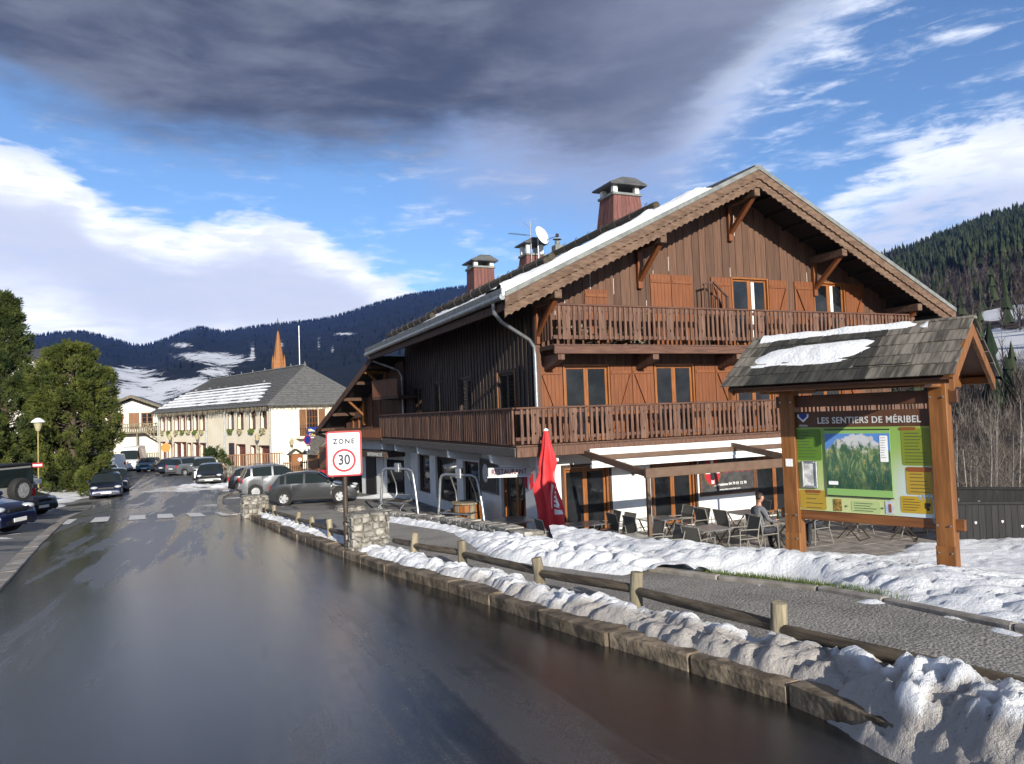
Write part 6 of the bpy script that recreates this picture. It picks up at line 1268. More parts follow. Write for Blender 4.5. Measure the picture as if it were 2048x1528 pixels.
def ysnow():
    n,m=64,150; a=np.linspace(.06,.80,n); b=np.linspace(.02,.98,m); f,t=np.meshgrid(a,b,indexing='ij'); p00,p10,p11,p01=[np.array(R0[i]) for i in (0,1,5,4)]
    lo=p00+(p10-p00)*t[...,None]; hi=p01+(p11-p01)*t[...,None]; P=lo+(hi-lo)*f[...,None]; st=np.sin(f*nc*.5*2*np.pi)
    th=.10*(fbm(t*30,f*6,4,5)-.30)+.09*st-.22*sst(f,.45,.78)-.3*(1-sst(t,.04,.10+.16*f))-.25*(1-sst(f,.08,.13)); P[...,2]+=np.maximum(th,-.03)+.035
    keep=th>-.02; keep=keep[:-1,:-1]|keep[1:,1:]; i=np.arange(n*m).reshape(n,m); q=MB(); q.v=P.reshape(-1,3).tolist(); q.f=np.stack([i[:-1,:-1],i[1:,:-1],i[1:,1:],i[:-1,1:]],-1)[keep].tolist(); q.mi=[0]*len(q.f)
    q.build('roof_snow',m_snow,None,YB.location,YB.rotation_euler.z,smooth=180,label='rows of snow lying along the slates of the cream town hall roof',cat='snow',kind='stuff')
ysnow()
for x in (.1,9.85,14.33,LB_-.1): MB().cyl((x,.12,-.6),(x,.12,EV-.2),.06,n=8).build('downpipe',m_zinc,YB)
def wall_lamp(x,y,z,rz,label):
    p=YB.matrix_world@Vector((x,y,z)) if False else YB.location+Matrix.Rotation(YB.rotation_euler.z,3,'Z')@Vector((x,y,z)); l=thing('wall_lantern',label,'lantern',p,YB.rotation_euler.z+rz,'brass lanterns on the town hall')
    MB().tube([(0,0,-.5),(0,.25,-.75),(0,.5,-.5),(0,.55,-.2),(0,.5,-.05)],.025,6).build('arm',m_blk,l); q=MB(); q.lathe([(.0,0),(.14,0),(.22,.42),(.0,.42)],(0,.5,0),6); q.build('glass',PM('lantern_glass',(.42,.37,.22),None,rough=.3) if 'lantern_glass' not in MATS else MATS['lantern_glass'],l); q=MB(); q.lathe([(.26,.42),(.1,.6),(.03,.72),(0,.72)],(0,.5,0),6); q.build('cap',MATS['lantern_glass'],l)
wall_lamp(1.88,0,2.75,0,'brass lantern on the street wall nearest the corner'); wall_lamp(15.84,0,2.85,0,'brass lantern in the middle of the cream street wall'); wall_lamp(23.58,0,2.8,0,'brass lantern at the far end of the cream street wall'); wall_lamp(-.1,-1.72,2.2,math.pi/2,'brass lantern on the sunlit end wall')
p=YB.location+Matrix.Rotation(YB.rotation_euler.z,3,'Z')@Vector((-.95,-3.75,3.35)); cs=thing('cash_sign','blue cash machine sign with yellow lettering on the end balcony','sign',p,YB.rotation_euler.z-math.pi/2)
MB().box((-.62,-.04,-.45),(.62,.04,.45),.02).build('panel',m_blue,cs); yl=pm('sign_yellow',(.75,.50,.08)); text('lettering','CASH',.34,yl,cs,(0,-.045,-.28),RX,.004,bold=.008); q=MB(); q.prism([(-.48,-.05,.28),(-.2,-.05,.3),(.12,-.05,.12),(.4,-.05,-.02),(.42,-.05,-.1),(.2,-.05,-.06),(-.1,-.05,.08),(-.44,-.05,.06)],(0,.01,0)); q.build('hand_symbol',m_wht,cs); MB().box((-.5,-.056,.1),(-.22,-.05,.28)).build('card_symbol',yl,cs)
# recessed porch with decorated tree between the two halves
fl=thing('flagpole','thin bare flagpole rising behind the town hall roof','flagpole',Vector((at(600,760,77).x,at(600,760,77).y,-4.6))); MB().cyl((0,0,0),(0,0,14.7),.08,.05,n=8).build('pole',m_galv,fl)
# church spire
sp=thing('church','church with a slender copper brown shingled spire behind the town hall','church',Vector((-32.,100.,-4.3)),R(30)); m_cop=PM('copper_brown_shingles',(.17,.058,.016),(.42,.19,.065),9.,(2,2,2),.6,.5,14.,rv=.1)
q=MB(); n=8; pr=[(.95,10.6),(.95,11.9),(.80,12.2),(.20,16.2),(.06,16.9)]
q.lathe(pr,n=8); q.build('spire',m_cop,sp); MB().box((-1.35,-1.35,0),(1.35,1.35,10.6),.05).build('tower',m_whitewash,sp); q=MB(); q.cyl((0,0,16.8),(0,0,18.6),.035,n=6); q.bar((-.2,0,18.2),(.2,0,18.2),.05,.05); q.blob((0,0,16.95),.17,8,6); q.build('cross',m_blk,sp)
for k in range(4): a_=math.pi/4+k*math.pi/2; q=MB(); q.lathe([(.2,11.4),(.15,12.5),(0,13.6)],(.92*math.cos(a_),.85*math.sin(a_),0),6); q.build('pinnacle',m_cop,sp)
for k in range(14): z=12.3+k*.28; r_=float(np.interp(z,[12.2,16.2],[.80,.20])); q=MB(); q.lathe([(r_+.035,z),(r_+.01,z+.05),(r_-.03,z+.06)],n=8); q.build('shingle_course',m_cop,sp)
MB().box((-4,-14,0),(4,-1.4,8)).build('nave',m_whitewash,sp); q=MB(); q.prism([(-4.4,-14.3,7.9),(4.4,-14.3,7.9),(0,-14.3,11)],(0,13,0)); q.build('nave_roof',m_slate,sp)
# rear annex of the big chalet: gable to the street; local x toward the camera along the facade, -y outward
AXO=CW(-.3,16.0,0); AX=thing('annex_chalet','dark timber annex with wide roof overhang, small balconies and orange brackets behind the big chalet','building',AXO,R(-54.6))
sl=.461; z0_=.43
def az_(x): return z0_+sl*(x+7.05)
q=MB(); q.prism([(-7.2,0,az_(-7.2)),(.25,0,az_(.25)),(.25,0,az_(.25)-.2),(-7.2,0,az_(-7.2)-.2)],(0,9,0)); q.build('roof',m_shingm,AX)
q=MB(); q.prism([(-7.25,-.06,az_(-7.25)+.03),(.25,-.06,az_(.25)+.03),(.25,-.06,az_(.25)-.30),(-7.25,-.06,az_(-7.25)-.30)],(0,.05,0)); q.build('bargeboard',m_beam,AX)
for x in (-6.6,-4.9,-3.3,-1.7,-.2): MB().box((-.1,0,-.36),(.1,1.3,-.2),.01).build('purlin',m_beam,AX,(x,0,az_(x)))
q=MB(); q.prism([(-6.0,1.3,-3.4),(1.1,1.3,-3.4),(1.1,1.3,az_(.25)-.1),(.25,1.3,az_(.25)-.2),(-6.0,1.3,az_(-6.)-.2)],(0,6,0)); q.build('timber_core',m_under,AX)
x=-6.0
while x<.9: MB().box((.006,0,0),(.234,.06,max(.2,az_(min(x,.1))-.22+.2)),.004).build('cladding_board',m_plank,AX,(x,1.22,-.2)); x+=.24
for x,z_ in ((-3.35,1.9),(-.75,3.1)):
    MB().box((-.09,-.16,-1.35),(.09,.0,.05),.01).build('bracket_post',m_larch,AX,(x,1.2,z_)); MB().bar((x,.02,z_-.02),(x,1.1,z_-.02),.13,.14,ch=.01).build('bracket_arm',m_larch,AX); MB().bar((x,.25,z_-.08),(x,1.08,z_-.85),.11,.11,(1,0,0),.01).build('bracket_strut',m_larch,AX)
def mini(u0,u1,zb,h,v,name,dp):
    b=MB().box((u0,v,zb-.12),(u1,v+dp,zb)).build(name,m_beam,AX); MB().box((u0,v-.04,zb+h-.05),(u1,v+.04,zb+h),.008).build('handrail',m_railx,b)
    k=u0+.04; i_=0
    while k<u1: MB().box((-.04,-.015,0),(.04,.015,h-.05)).build('baluster',m_shut if i_%3 else m_rail,b,(k,v,zb)); k+=.105; i_+=1
mini(-.05,2.6,1.85,.78,.1,'small_balcony',1.2); mini(-4.7,.85,-.02,.46,.05,'long_balcony',1.2)
window(AX,((0,1.22,0),0.),-2.6,-1.6,.2,1.9,-.04,1,mat=m_frame); window(AX,((0,1.22,0),0.),-5.,-4.2,.2,.95,-.04,1,mat=m_frame)
MB().box((-3.6,1.0,-3.6),(1.3,1.28,-.15)).build('shop_wall',m_white,AX); MB().box((-2.95,.94,-3.3),(-1.8,.99,-1.0),.004).build('shop_door',m_blk,AX); MB().box((-.5,.94,-2.7),(1.2,.99,-1.1),.004).build('shop_window',m_glass,AX); MB().box((-1.6,.95,-1.9),(-.9,.99,-1.1)).build('notice_sheet',m_signw,AX)
MB().box((-3.75,-.1,-.92),(1.35,1.0,-.66),.01).build('shop_canopy',m_dkmetal,AX); text('lettering','SUPERMARCHÉ',.24,PM('grey_lettering',(.45,.45,.45),None,rough=.5),AX,(.45,-.11,-.79),RX,.004,bold=.005)
# little wooden kiosk with shingle roof, picket fence, bird-house hut and red bin before the end wall
def onw(px,D,dz=0.): q_=onD(px,D); q_.z+=dz; return q_
KI=thing('wooden_kiosk','wooden kiosk with shingle roof squeezed between town hall and annex','kiosk',onw(648,53,0),R(40))
MB().box((-1.3,-1.2,0),(1.3,1.2,2.3),.02).build('wall',m_brnsh,KI); q=MB(); q.prism([(-1.8,-1.7,2.1),(0,-1.7,3.9),(1.8,-1.7,2.1),(1.6,-1.7,2.1),(0,-1.7,3.7),(-1.6,-1.7,2.1)],(0,3.3,0)); q.build('roof',m_shing,KI); q=MB(); q.prism([(-1.3,-1.25,2.3),(1.3,-1.25,2.3),(0,-1.25,3.6)],(0,.1,0)); q.build('gable',m_frame,KI); q=MB(); frame_rect(q,-.8,.8,.9,2.1,.08,-1.26,-1.2); q.build('window_frame',m_frame,KI); MB().box((-.75,-1.24,.95),(.75,-1.21,2.05)).build('pane',m_glass,KI); MB().box((-1.5,-1.75,1.2),(.9,-1.25,1.35),.02).build('awning',m_shing,KI)
KI.scale=(.72,.72,.85); KI2=thing('small_hut','small dark hut with shingled roof beside the annex shop','hut',onw(672,46,0),R(30)); MB().box((-.9,-.8,0),(.9,.8,2.4),.02).build('wall',m_brnsh,KI2); q=MB(); q.prism([(-1.3,-1.2,3.4),(1.3,-1.2,2.35),(1.3,-1.2,2.25),(-1.3,-1.2,3.28)],(0,2.4,0)); q.build('roof',m_shing,KI2)
HB=thing('pay_hut','small gabled wooden box hut before the sunlit end wall','hut',onw(590,57,0),R(30)); MB().box((-.45,-.4,0),(.45,.4,1.75),.01).build('wall',m_frame,HB); q=MB(); q.prism([(-.62,-.5,1.7),(0,-.5,2.15),(.62,-.5,1.7),(.55,-.5,1.66),(0,-.5,2.06),(-.55,-.5,1.66)],(0,1.,0)); q.build('roof',m_shing,HB); q=MB(); q.cyl((.2,-.42,1.3),(.2,-.40,1.3),.16,n=16); q.build('dial',m_wht,HB)
PF=thing('picket_fence','brown upright picket fence running before the sunlit end wall','fence',onw(565,55,0),R(25)); 
for k in range(34): MB().box((-.03,-.015,0),(.03,.015,1.25)).build('picket',m_brnsh,PF,(k*.14,0,0))
for z in (.3,1.05): MB().box((0,.015,z),(4.7,.05,z+.08)).build('fence_rail',m_brnsh,PF)
BN=thing('red_bin','small red litter bin beside the kiosk','bin',onw(641,42,0),0); MB().lathe([(0,.35),(.2,.35),(.26,1.05),(.22,1.1),(0,1.1)],n=16).build('bucket',m_red,BN,smooth=40); MB().cyl((0,0,0),(0,0,.4),.04).build('post',m_blk,BN)
RW=thing('rubble_wall','low rubble wall under the town hall terrace behind the parked cars','wall',onw(478,60,-.1),R(-30)); stones(RW,6.5,.5,.9,.5,44)
RF_=thing('terrace_railing','dark wooden railing on the town hall terrace','railing',onw(468,63,.7),R(10))
for k in range(22): MB().box((-.05,-.02,0),(.05,.02,.95)).build('slat',m_brnsh,RF_,(k*.2-.5,0,0))
MB().box((-.6,-.04,.95),(4.1,.05,1.03)).build('handrail',m_brnsh,RF_)
RS=thing('round_orange_sign','round orange temporary sign before the town hall corner','road sign',onw(331,80,0),R(15)); MB().cyl((0,0,0),(0,0,2.6),.05,n=8).build('pole',m_galv,RS); MB().cyl((0,-.08,2.35),(0,-.05,2.35),.48,n=20).build('disc',PM('orange_sign_face',(.62,.22,.03),None,rough=.5),RS)
NP=thing('no_parking_sign','round red and blue sign seen edge on by the kiosk','road sign',onw(613,50,0),R(60)); MB().cyl((0,0,0),(0,0,3.2),.04,n=8).build('pole',m_galv,NP); MB().cyl((0,-.06,2.85),(0,-.04,2.85),.33,n=20).build('disc',m_red,NP); MB().cyl((0,-.07,2.85),(0,-.06,2.85),.27,n=20).build('disc_face',m_blue,NP); MB().box((-.2,-.07,2.1),(.2,-.05,2.4)).build('plate',m_wht,NP)
DS=thing('priority_sign','yellow diamond sign half hidden behind the speed zone sign','road sign',at(719,884,40)-Vector((0,0,2.95)),R(15)); MB().cyl((0,0,-.9),(0,0,2.6),.035,n=8).build('pole',m_galv,DS); q=MB(); q.prism([(0,-.06,2.42),(.5,-.06,2.92),(0,-.06,3.42),(-.5,-.06,2.92)],(0,.02,0)); q.build('panel',PM('amber_yellow_panel',(.68,.40,.03),None,rough=.4),DS)
# ---- white chalet at the end of the street
WC=thing('white_chalet','white gabled chalet with outside stair and wooden balconies at the street end','building',at(266,941,92),R(20)); WC.location.z=-5.2
HW=7.6; q=MB(); q.prism([(-HW,0,0),(HW,0,0),(HW,0,5.6),(0,0,8.7),(-HW,0,5.6)],(0,12,0)); q.build('wall',m_whitewash,WC)
for s_ in (-1,1): q=MB(); q.prism([(0,-1.2,9.25),(s_*9,-1.2,5.55),(s_*9,-1.2,5.25),(0,-1.2,8.95)],(0,13.5,0)); q.build('roof',m_slate,WC); q=MB(); n=30; q.prism([(0,-1.25,9.2),(s_*9,-1.25,5.5)]+[(s_*9*(1-i/(2*n)),-1.25,5.12+3.7*i/(2*n)+.12*(i%2)) for i in range(2*n+1)],(0,.05,0)); q.build('bargeboard',m_ice,WC)
WR=((0,0,0),0.)
window(WC,WR,-2.7,-1.0,5.0,7.0,-.08,2,mat=m_frame,glaz=2); window(WC,WR,1.0,2.4,5.2,7.0,-.08,2,mat=m_frame,glaz=2); MB().box((-.4,-.1,4.95),(.8,-.02,7.0)).build('door',m_larch,WC); window(WC,WR,5.2,7.3,2.2,4.0,-.08,2,mat=m_frame,glaz=2); window(WC,WR,-3.6,-2.3,2.7,3.8,-.08,1,mat=m_mar); window(WC,WR,-7.2,-6.,2.2,4.2,-.08,1,mat=m_frame); MB().box((-5.9,-.1,2.2),(-5.2,-.04,4.2)).build('shutter',m_mar,WC); shutter(WC,WR,2.6,3.6,5.2,7.0,-.06,mat=PM('pale_green_shutter',(.45,.58,.52),None,rough=.6),brace=0)
def gbal(x0,x1,z,dp,name):
    b=MB().box((x0,-dp,z-.2),(x1,0,z)).build(name,m_log,WC); MB().box((x0,-dp-.04,z+.95),(x1,-dp+.04,z+1.05)).build('handrail',m_log,b); k=x0
    while k<x1: MB().box((-.07,-.02,0),(.07,.02,.95)).build('baluster',m_log,b,(k+.07,-dp,z)); k+=.26
gbal(-4.6,4.2,4.6,1.4,'upper_balcony'); gbal(-8.5,8.,.9,2.6,'lower_balcony')
q=MB(); q.bar((1.5,-1.6,4.6),(6.5,-1.6,1.2),.15,.35,(0,1,0)); q.build('stair_stringer',m_log,WC); q=MB(); q.bar((1.5,-1.75,5.6),(6.5,-1.75,2.2),.08,.1,(0,1,0)); q.build('stair_handrail',m_log,WC)
for k in range(14): f=k/13; MB().box((-.05,-.02,0),(.05,.02,1.)).build('stair_baluster',m_log,WC,(1.5+5*f,-1.75,4.5-3.4*f))
for x in (-4.3,.6,3.9): MB().box((x,-1.4,.9),(x+.16,-1.24,4.5)).build('post',m_log,WC)
MB().box((-8,-1.2,0),(8,-.02,.85)).build('lower_front',m_brnsh,WC)
q=MB(); q.lathe([(0,.12),(.4,.1),(.7,0),(.72,.02),(.4,.16),(0,.18)],n=16); o=q.build('satellite_dish',m_wht,None,WC.location+Vector((-3.2,1,9.2)),0,smooth=40,label='white satellite dish on the roof of the white chalet',cat='satellite dish'); o.rotation_euler=(R(75),0,R(10))
# roof glimpsed behind the conifers
HBk=thing('house','house whose brown roof edge shows between the left conifers','building',at(84,760,78),R(-20)); HBk.location.z=-3.5; MB().box((-2.2,-3,0),(2.2,3,11.2)).build('wall',m_whitewash,HBk); q=MB(); q.prism([(-2.8,-3.6,11.),(2.8,-3.6,11.),(0,-3.6,12.2)],(0,7,0)); q.build('roof',m_slate,HBk)
# three chalets on the snowy hillside
for i,(px,py,D,w,lb,mm) in enumerate(((2003,647,520,12,'left dark chalet on the snowy hillside',m_beam),(2032,648,520,16,'larger dark chalet on the snowy hillside at the right',m_beam),(1990,662,500,11,'pale walled chalet below the dark ones on the hillside',m_whitewash))):
    P=at(px,py,D); b=thing('hillside_chalet',lb,'building',P,R(-30)); hh=w*.38; q=MB(); q.prism([(-w/2,-w*.4,-6),(w/2,-w*.4,-6),(w/2,-w*.4,hh),(0,-w*.4,hh*1.7),(-w/2,-w*.4,hh)],(0,w*.9,0)); q.build('wall',mm,b)
    for s_ in (-1,1): q=MB(); q.prism([(0,-w*.5,hh*1.8),(s_*w*.62,-w*.5,hh*.9),(s_*w*.62,-w*.5,hh*.8),(0,-w*.5,hh*1.65)],(0,w*1.1,0)); q.build('roof',m_plank,b)
    for x in (-.25,.2): MB().box((x*w,-w*.41,hh*.3),(x*w+w*.1,-w*.405,hh*.7)).build('window',m_glass,b)
# street lamp with name plate
SL=thing('street_lamp','tall brass street lamp with a small brown plate by the conifers','street lamp',at(77,968,44),0); m_brass=PM('dull_brass',(.24,.20,.07),(.33,.28,.11),9.,rough=.5,metal=.4)
MB().tube([(0,0,-.6),(0,0,3.2)],.05,10).build('pole',m_brass,SL,smooth=50); MB().lathe([(.0,3.2),(.10,3.2),(.16,3.35),(.26,3.75),(.0,3.75)],n=12).build('lantern_glass',MATS['lantern_glass'],SL); MB().lathe([(.40,3.72),(.30,3.85),(.12,3.98),(0,4.0)],n=14).build('hood',m_wht,SL); MB().box((-.32,-.08,1.0),(.32,-.05,1.28),.01).build('plate',m_red,SL); MB().box((-.28,-.09,1.08),(.28,-.08,1.2)).build('plate_lettering',m_wht,SL); MB().cyl((0,0,0),(0,0,.25),.09,n=10).build('base',m_brass,SL)
SPil=thing('stone_pillar','short stone pillar with an awning behind the off roader on the left','pillar',Vector((-24.5,36.5,gz1(-24.5,36.5)-.1)),R(20)); stones(SPil,.6,.6,1.35,.3,55)
CB=thing('tarpaulin_cover','grey blue tarpaulin hood between the off roader and the stone pillar','tarpaulin',Vector((-26.5,36.2,gz1(-26.5,36.2))),R(10)); q=MB(); q.prism([(-2.4,-1.2,1.15),(2.2,-1.2,.95),(2.2,-1.2,1.15),(.6,-1.2,1.65),(-1.2,-1.2,1.75),(-2.4,-1.2,1.45)],(0,2.6,0)); q.build('cover',PM('blue_grey_tarpaulin',(.20,.24,.29),(.30,.34,.39),3.,rough=.45,bump=.3),CB); 
for x in (-2.2,2.0): MB().box((x-.05,-1.1,-.1),(x+.05,-1.,1.2)).build('post',m_beam,CB)
# ---------------------------------------------------------------- conifers on the left
m_needle=PM('pine_needles',(.030,.046,.010),(.118,.134,.026),.9,rough=.65,spec=.25,lo=.3,hi=.7)
m_needle2=PM('dark_pine_needles',(.024,.040,.011),(.085,.108,.026),.9,rough=.65,spec=.25,lo=.3,hi=.7)
m_bark=PM('pine_bark',(.06,.042,.03),(.12,.09,.065),5.,(6,6,1),.9,.6)
def conifer(label,loc,H,zlo,rad,seed,mat,nclump,tufts,name='pine_tree',cat='tree',lump=.35,parts=True,shape=None):
    rr=random.Random(seed); c=thing(name,label,cat,loc,rr.uniform(0,6)); q=MB(); shape=shape or (lambda f:math.sin(math.pi*min(1,max(.02,f))**.75)**.7)
    cl=[]
    for i in range(nclump):
        f=rr.random()**.85; a=rr.uniform(0,6.283); r=rad*shape(f)*(1+lump*(rr.random()-.6)); dd=rr.random()**.28; z=zlo+(H-zlo)*f; cl.append(Vector((r*dd*math.cos(a),r*dd*math.sin(a),z)))
    big=1 if H>4 else .55
    for cc in cl:
        out_=Vector((cc.x,cc.y,0)); out_=(out_.normalized() if out_.length>.05 else Vector((0,0,1)))*.75+Vector((rr.gauss(0,.3),rr.gauss(0,.3),.75+rr.gauss(0,.2))); out_.normalize(); Lb=rr.uniform(.5,1.15)*big; tip=cc+out_*Lb*.5; root_=cc-out_*Lb*.6
        for k in range(tufts):
            f=rr.random()**.6; ctr=root_.lerp(tip,f); d=Vector((rr.gauss(0,1),rr.gauss(0,1),rr.gauss(0,1))).normalized(); rb=(.34*math.sin(math.pi*min(.97,.2+f*.72))+.05)*big
            p=ctr+d*rb*rr.random()**.5; o=(d*.7+out_*.9).normalized(); s=o.cross(Vector((rr.gauss(0,1),rr.gauss(0,1),rr.gauss(0,1)))).normalized(); t=o.cross(s); l=rr.uniform(.14,.30)*(.6+.4*big)
            q.add([p-s*.035,p+s*.035,p+o*l,p-t*.035,p+t*.035,p+o*l*.9+t*.06,p+(s*.8+o)*l*.7],[(0,1,2),(3,4,5),(0,4,6)])
    q.build('crown',mat,c,fix=False)
    if parts:
        t=MB(); t.tube([(0,0,-.5),(.05,.03,H*.3),(-.04,0,H*.65),(0,0,H*.95)],[rad*.09+.06,rad*.075+.04,rad*.04+.02,.02],8); t.build('trunk',m_bark,c,smooth=60)
        b=MB()
        for cc in cl[::3]: z0=max(zlo*.6,cc.z-rr.uniform(.3,1.)); b.tube([(0,0,z0),(cc.x*.5,cc.y*.5,z0+(cc.z-z0)*.4),tuple(cc)],[.06,.04,.015],5)
        b.build('limbs',m_bark,c,smooth=60)['kind']='stuff'
    return c
lz=lambda x,y: Vector((x,y,gz1(x,y)))
conifer('tallest pine at the left edge of the street',lz(-33.2,47.5)+Vector((0,0,.2)),12.0,.1,3.5,3,m_needle2,520,62,shape=lambda f:(1.05-f*.93)*(.62+.38*min(1,f*6)))
conifer('rounded yellow green pine beside the white chalet',lz(-29.3,48.5)+Vector((0,0,.2)),9.4,.0,2.9,5,m_needle,520,62,shape=lambda f:max(.05,1-(max(0,(f-.35))/.66)**2.2)**.5*(.55+.45*min(1,f*2.5)))
conifer('broad lower pine bough mass behind the street lamp',lz(-33.6,44.6)+Vector((0,0,.1)),5.2,.1,2.8,8,m_needle,300,60,shape=lambda f:max(.05,1-f**2)**.5)
conifer('dark pine filling the gap behind the two front pines',lz(-32.0,51.5)+Vector((0,0,.2)),8.5,.1,3.0,9,m_needle2,240,50,shape=lambda f:max(.05,1-f**2)**.5)
conifer('small yellow green shrub in the snow by the navy hatchback',lz(-26.0,44.3),1.55,.1,.5,12,m_needle,40,34,name='shrub',cat='shrub',parts=False)
conifer('low evergreen shrub under the street lamp plate',lz(-29.9,43.2),1.2,.1,.75,13,m_needle,45,34,name='shrub',cat='shrub',parts=False)
conifer('decorated evergreen shrub with pale blossoms before the town hall',onD(428,61.5),2.4,.2,1.15,14,m_needle2,60,34,name='shrub',cat='shrub',parts=False)
# ---------------------------------------------------------------- bare trees by the stream on the right
def bare_meshes(seed,H):
    rr=random.Random(seed); t=MB(); b=MB(); pts=[Vector((0,0,-1))]; lean=Vector((rr.uniform(-.08,.08),rr.uniform(-.08,.08),1))
    for k in range(7): pts.append(pts[-1]+lean*(H/7)+Vector((rr.gauss(0,.10),rr.gauss(0,.10),0)))
    rs=[.16*(1-i/7.6)+.012 for i in range(8)]; t.tube(pts,rs,7)
    def twig(p,d,l,r,dep):
        n=4; ps=[p]; 
        for k in range(n): d=(d+Vector((rr.gauss(0,.16),rr.gauss(0,.16),rr.gauss(.05,.12)))).normalized(); ps.append(ps[-1]+d*l/n)
        if dep<2: b.tube(ps,[r*(1-i/(n+.6)) for i in range(n+1)],4 if dep==0 else 3)
        else: s=d.cross(Vector((.3,.9,.1))).normalized()*r; b.add([ps[0]-s,ps[0]+s,ps[2]+s*.6,ps[4],ps[2]-s*.6],[(0,1,2,4),(4,2,3)])
        if dep<2:
            for k in range(6 if dep==0 else 5):
                f=rr.uniform(.25,1.); i=min(n-1,int(f*n)); q_=ps[i].lerp(ps[i+1],f*n-i); e=(d+Vector((rr.gauss(0,.75),rr.gauss(0,.75),rr.gauss(.2,.4)))).normalized(); twig(q_,e,l*rr.uniform(.35,.6),r*.45,dep+1)
    for k in range(17):
        f=rr.uniform(.18,.97); i=min(6,int(f*7)); p=pts[i].lerp(pts[i+1],f*7-i); a=rr.uniform(0,6.28); twig(p,Vector((math.cos(a),math.sin(a),rr.uniform(.5,1.3))).normalized(),H*.30*(1.15-f*.75),.05*(1.1-f*.7),0)
    return t.mesh('trunk',m_pale,60),b.mesh('branches',m_bare,fix=False)
m_pale=PM('pale_grey_bark',(.13,.115,.10),(.30,.28,.25),4.,(4,4,1),.9,.3,rv=.25)
bm_=[bare_meshes(40+k,h_) for k,h_ in enumerate((15,17,13,16))]; br=random.Random(17)
spots=[(1900+i*9.5+br.uniform(-4,4),br.uniform(46,95)) for i in range(22)]+[(1700+i*40,br.uniform(60,90)) for i in range(4)]
names=['leafless tree %s'%s for s in ('just right of the shelter post','behind the shelter roof edge')]
for i,(px,D) in enumerate(spots):
    p=ray(px,800)*D; tr_z=min(gz1(p.x,p.y),float(hR(np.array(math.degrees(math.atan2(p.x,p.y))),np.array(math.hypot(p.x,p.y))))+0) if math.hypot(p.x,p.y)>92 else gz1(p.x,p.y); k=i%4
    c=thing('bare_tree','leafless grey tree among the thicket beyond the board fence','tree',Vector((p.x,p.y,tr_z)),br.uniform(0,6.28),'leafless trees beyond the board fence'); s=br.uniform(.8,1.2); c.scale=(s,s,s); ob('trunk',bm_[k][0],c); ob('branches',bm_[k][1],c)
# thicket: finer brushwood between them
q=MB(); 
for i in range(5200):
    a_=br.uniform(16,41); r_=math.sqrt(br.uniform(50**2,250**2)); x,y=math.sin(R(a_))*r_,math.cos(R(a_))*r_
    z=max(gz1(x,y),float(hR(np.array(a_),np.array(max(90.,r_))))) if r_>88 else gz1(x,y); h_=br.uniform(3,9); w=.012+r_*.00016
    for k in range(9):
        f=br.uniform(0,.8); an=br.uniform(0,6.28); p0=Vector((x+br.gauss(0,.5),y+br.gauss(0,.5),z+h_*f*.8)); d_=Vector((math.cos(an)*.35,math.sin(an)*.35,br.uniform(.6,1.1)))*h_*br.uniform(.2,.5); sx=Vector((-math.sin(an),math.cos(an),0))*w
        q.add([p0-sx,p0+sx,p0+d_],[(0,1,2)])
q.build('thicket',m_bare,fix=False,label='brown grey brushwood thicket on the bank beyond the board fence',cat='thicket',kind='stuff')
# twiggy plants poking out of the snow
for i,(x,y,l_) in enumerate(((8.3,15.6,'dry twig plant in the snow left of the terrace fence'),(3.1,15.2,'dry reddish plant at the terrace edge before the chairs'),(12.5,17.3,'small dark conifer seedling before the board fence'))):
    c=thing('dry_plant',l_,'plant',G(x,y,0)); q=MB(); 
    for k in range(22): a=br.uniform(0,6.28); l=br.uniform(.2,.5)*(1.5 if i==2 else 1); d=Vector((math.cos(a)*.5,math.sin(a)*.5,1)).normalized(); q.tube([(0,0,0),tuple(d*l*.5+Vector((0,0,.03))),tuple(d*l)],[.006,.004,.002],4)
    q.build('stems',m_bark if i!=1 else m_redch,c)
# ---------------------------------------------------------------- people
def skinned(name,verts,edges,rad,root=0,sub=2):
    me=bpy.data.meshes.new(name); me.from_pydata(verts,edges,[]); o=bpy.data.objects.new(name,me); COL.objects.link(o); md=o.modifiers.new('s','SKIN'); md.use_smooth_shade=True
    for i,v in enumerate(me.skin_vertices[0].data): v.radius=rad[i] if isinstance(rad[i],tuple) else (rad[i],rad[i]); v.use_root=(i==root)
    s=o.modifiers.new('u','SUBSURF'); s.levels=sub; dg=bpy.context.evaluated_depsgraph_get(); m2=bpy.data.meshes.new_from_object(o.evaluated_get(dg)); bpy.data.objects.remove(o); return m2
m_skin=PM('skin',(.42,.22,.15),(.48,.26,.18),8.,rough=.55); m_hair=PM('dark_hair',(.022,.014,.010),(.05,.032,.022),30.,rough=.6,bump=.6); m_jkt=PM('grey_fleece',(.10,.105,.115),(.15,.155,.165),20.,rough=.9,bump=.3); m_trou=PM('dark_trousers',(.022,.024,.03),(.04,.042,.05),14.,rough=.9); m_blkc=PM('black_jacket',(.014,.014,.016),(.028,.028,.03),14.,rough=.8)
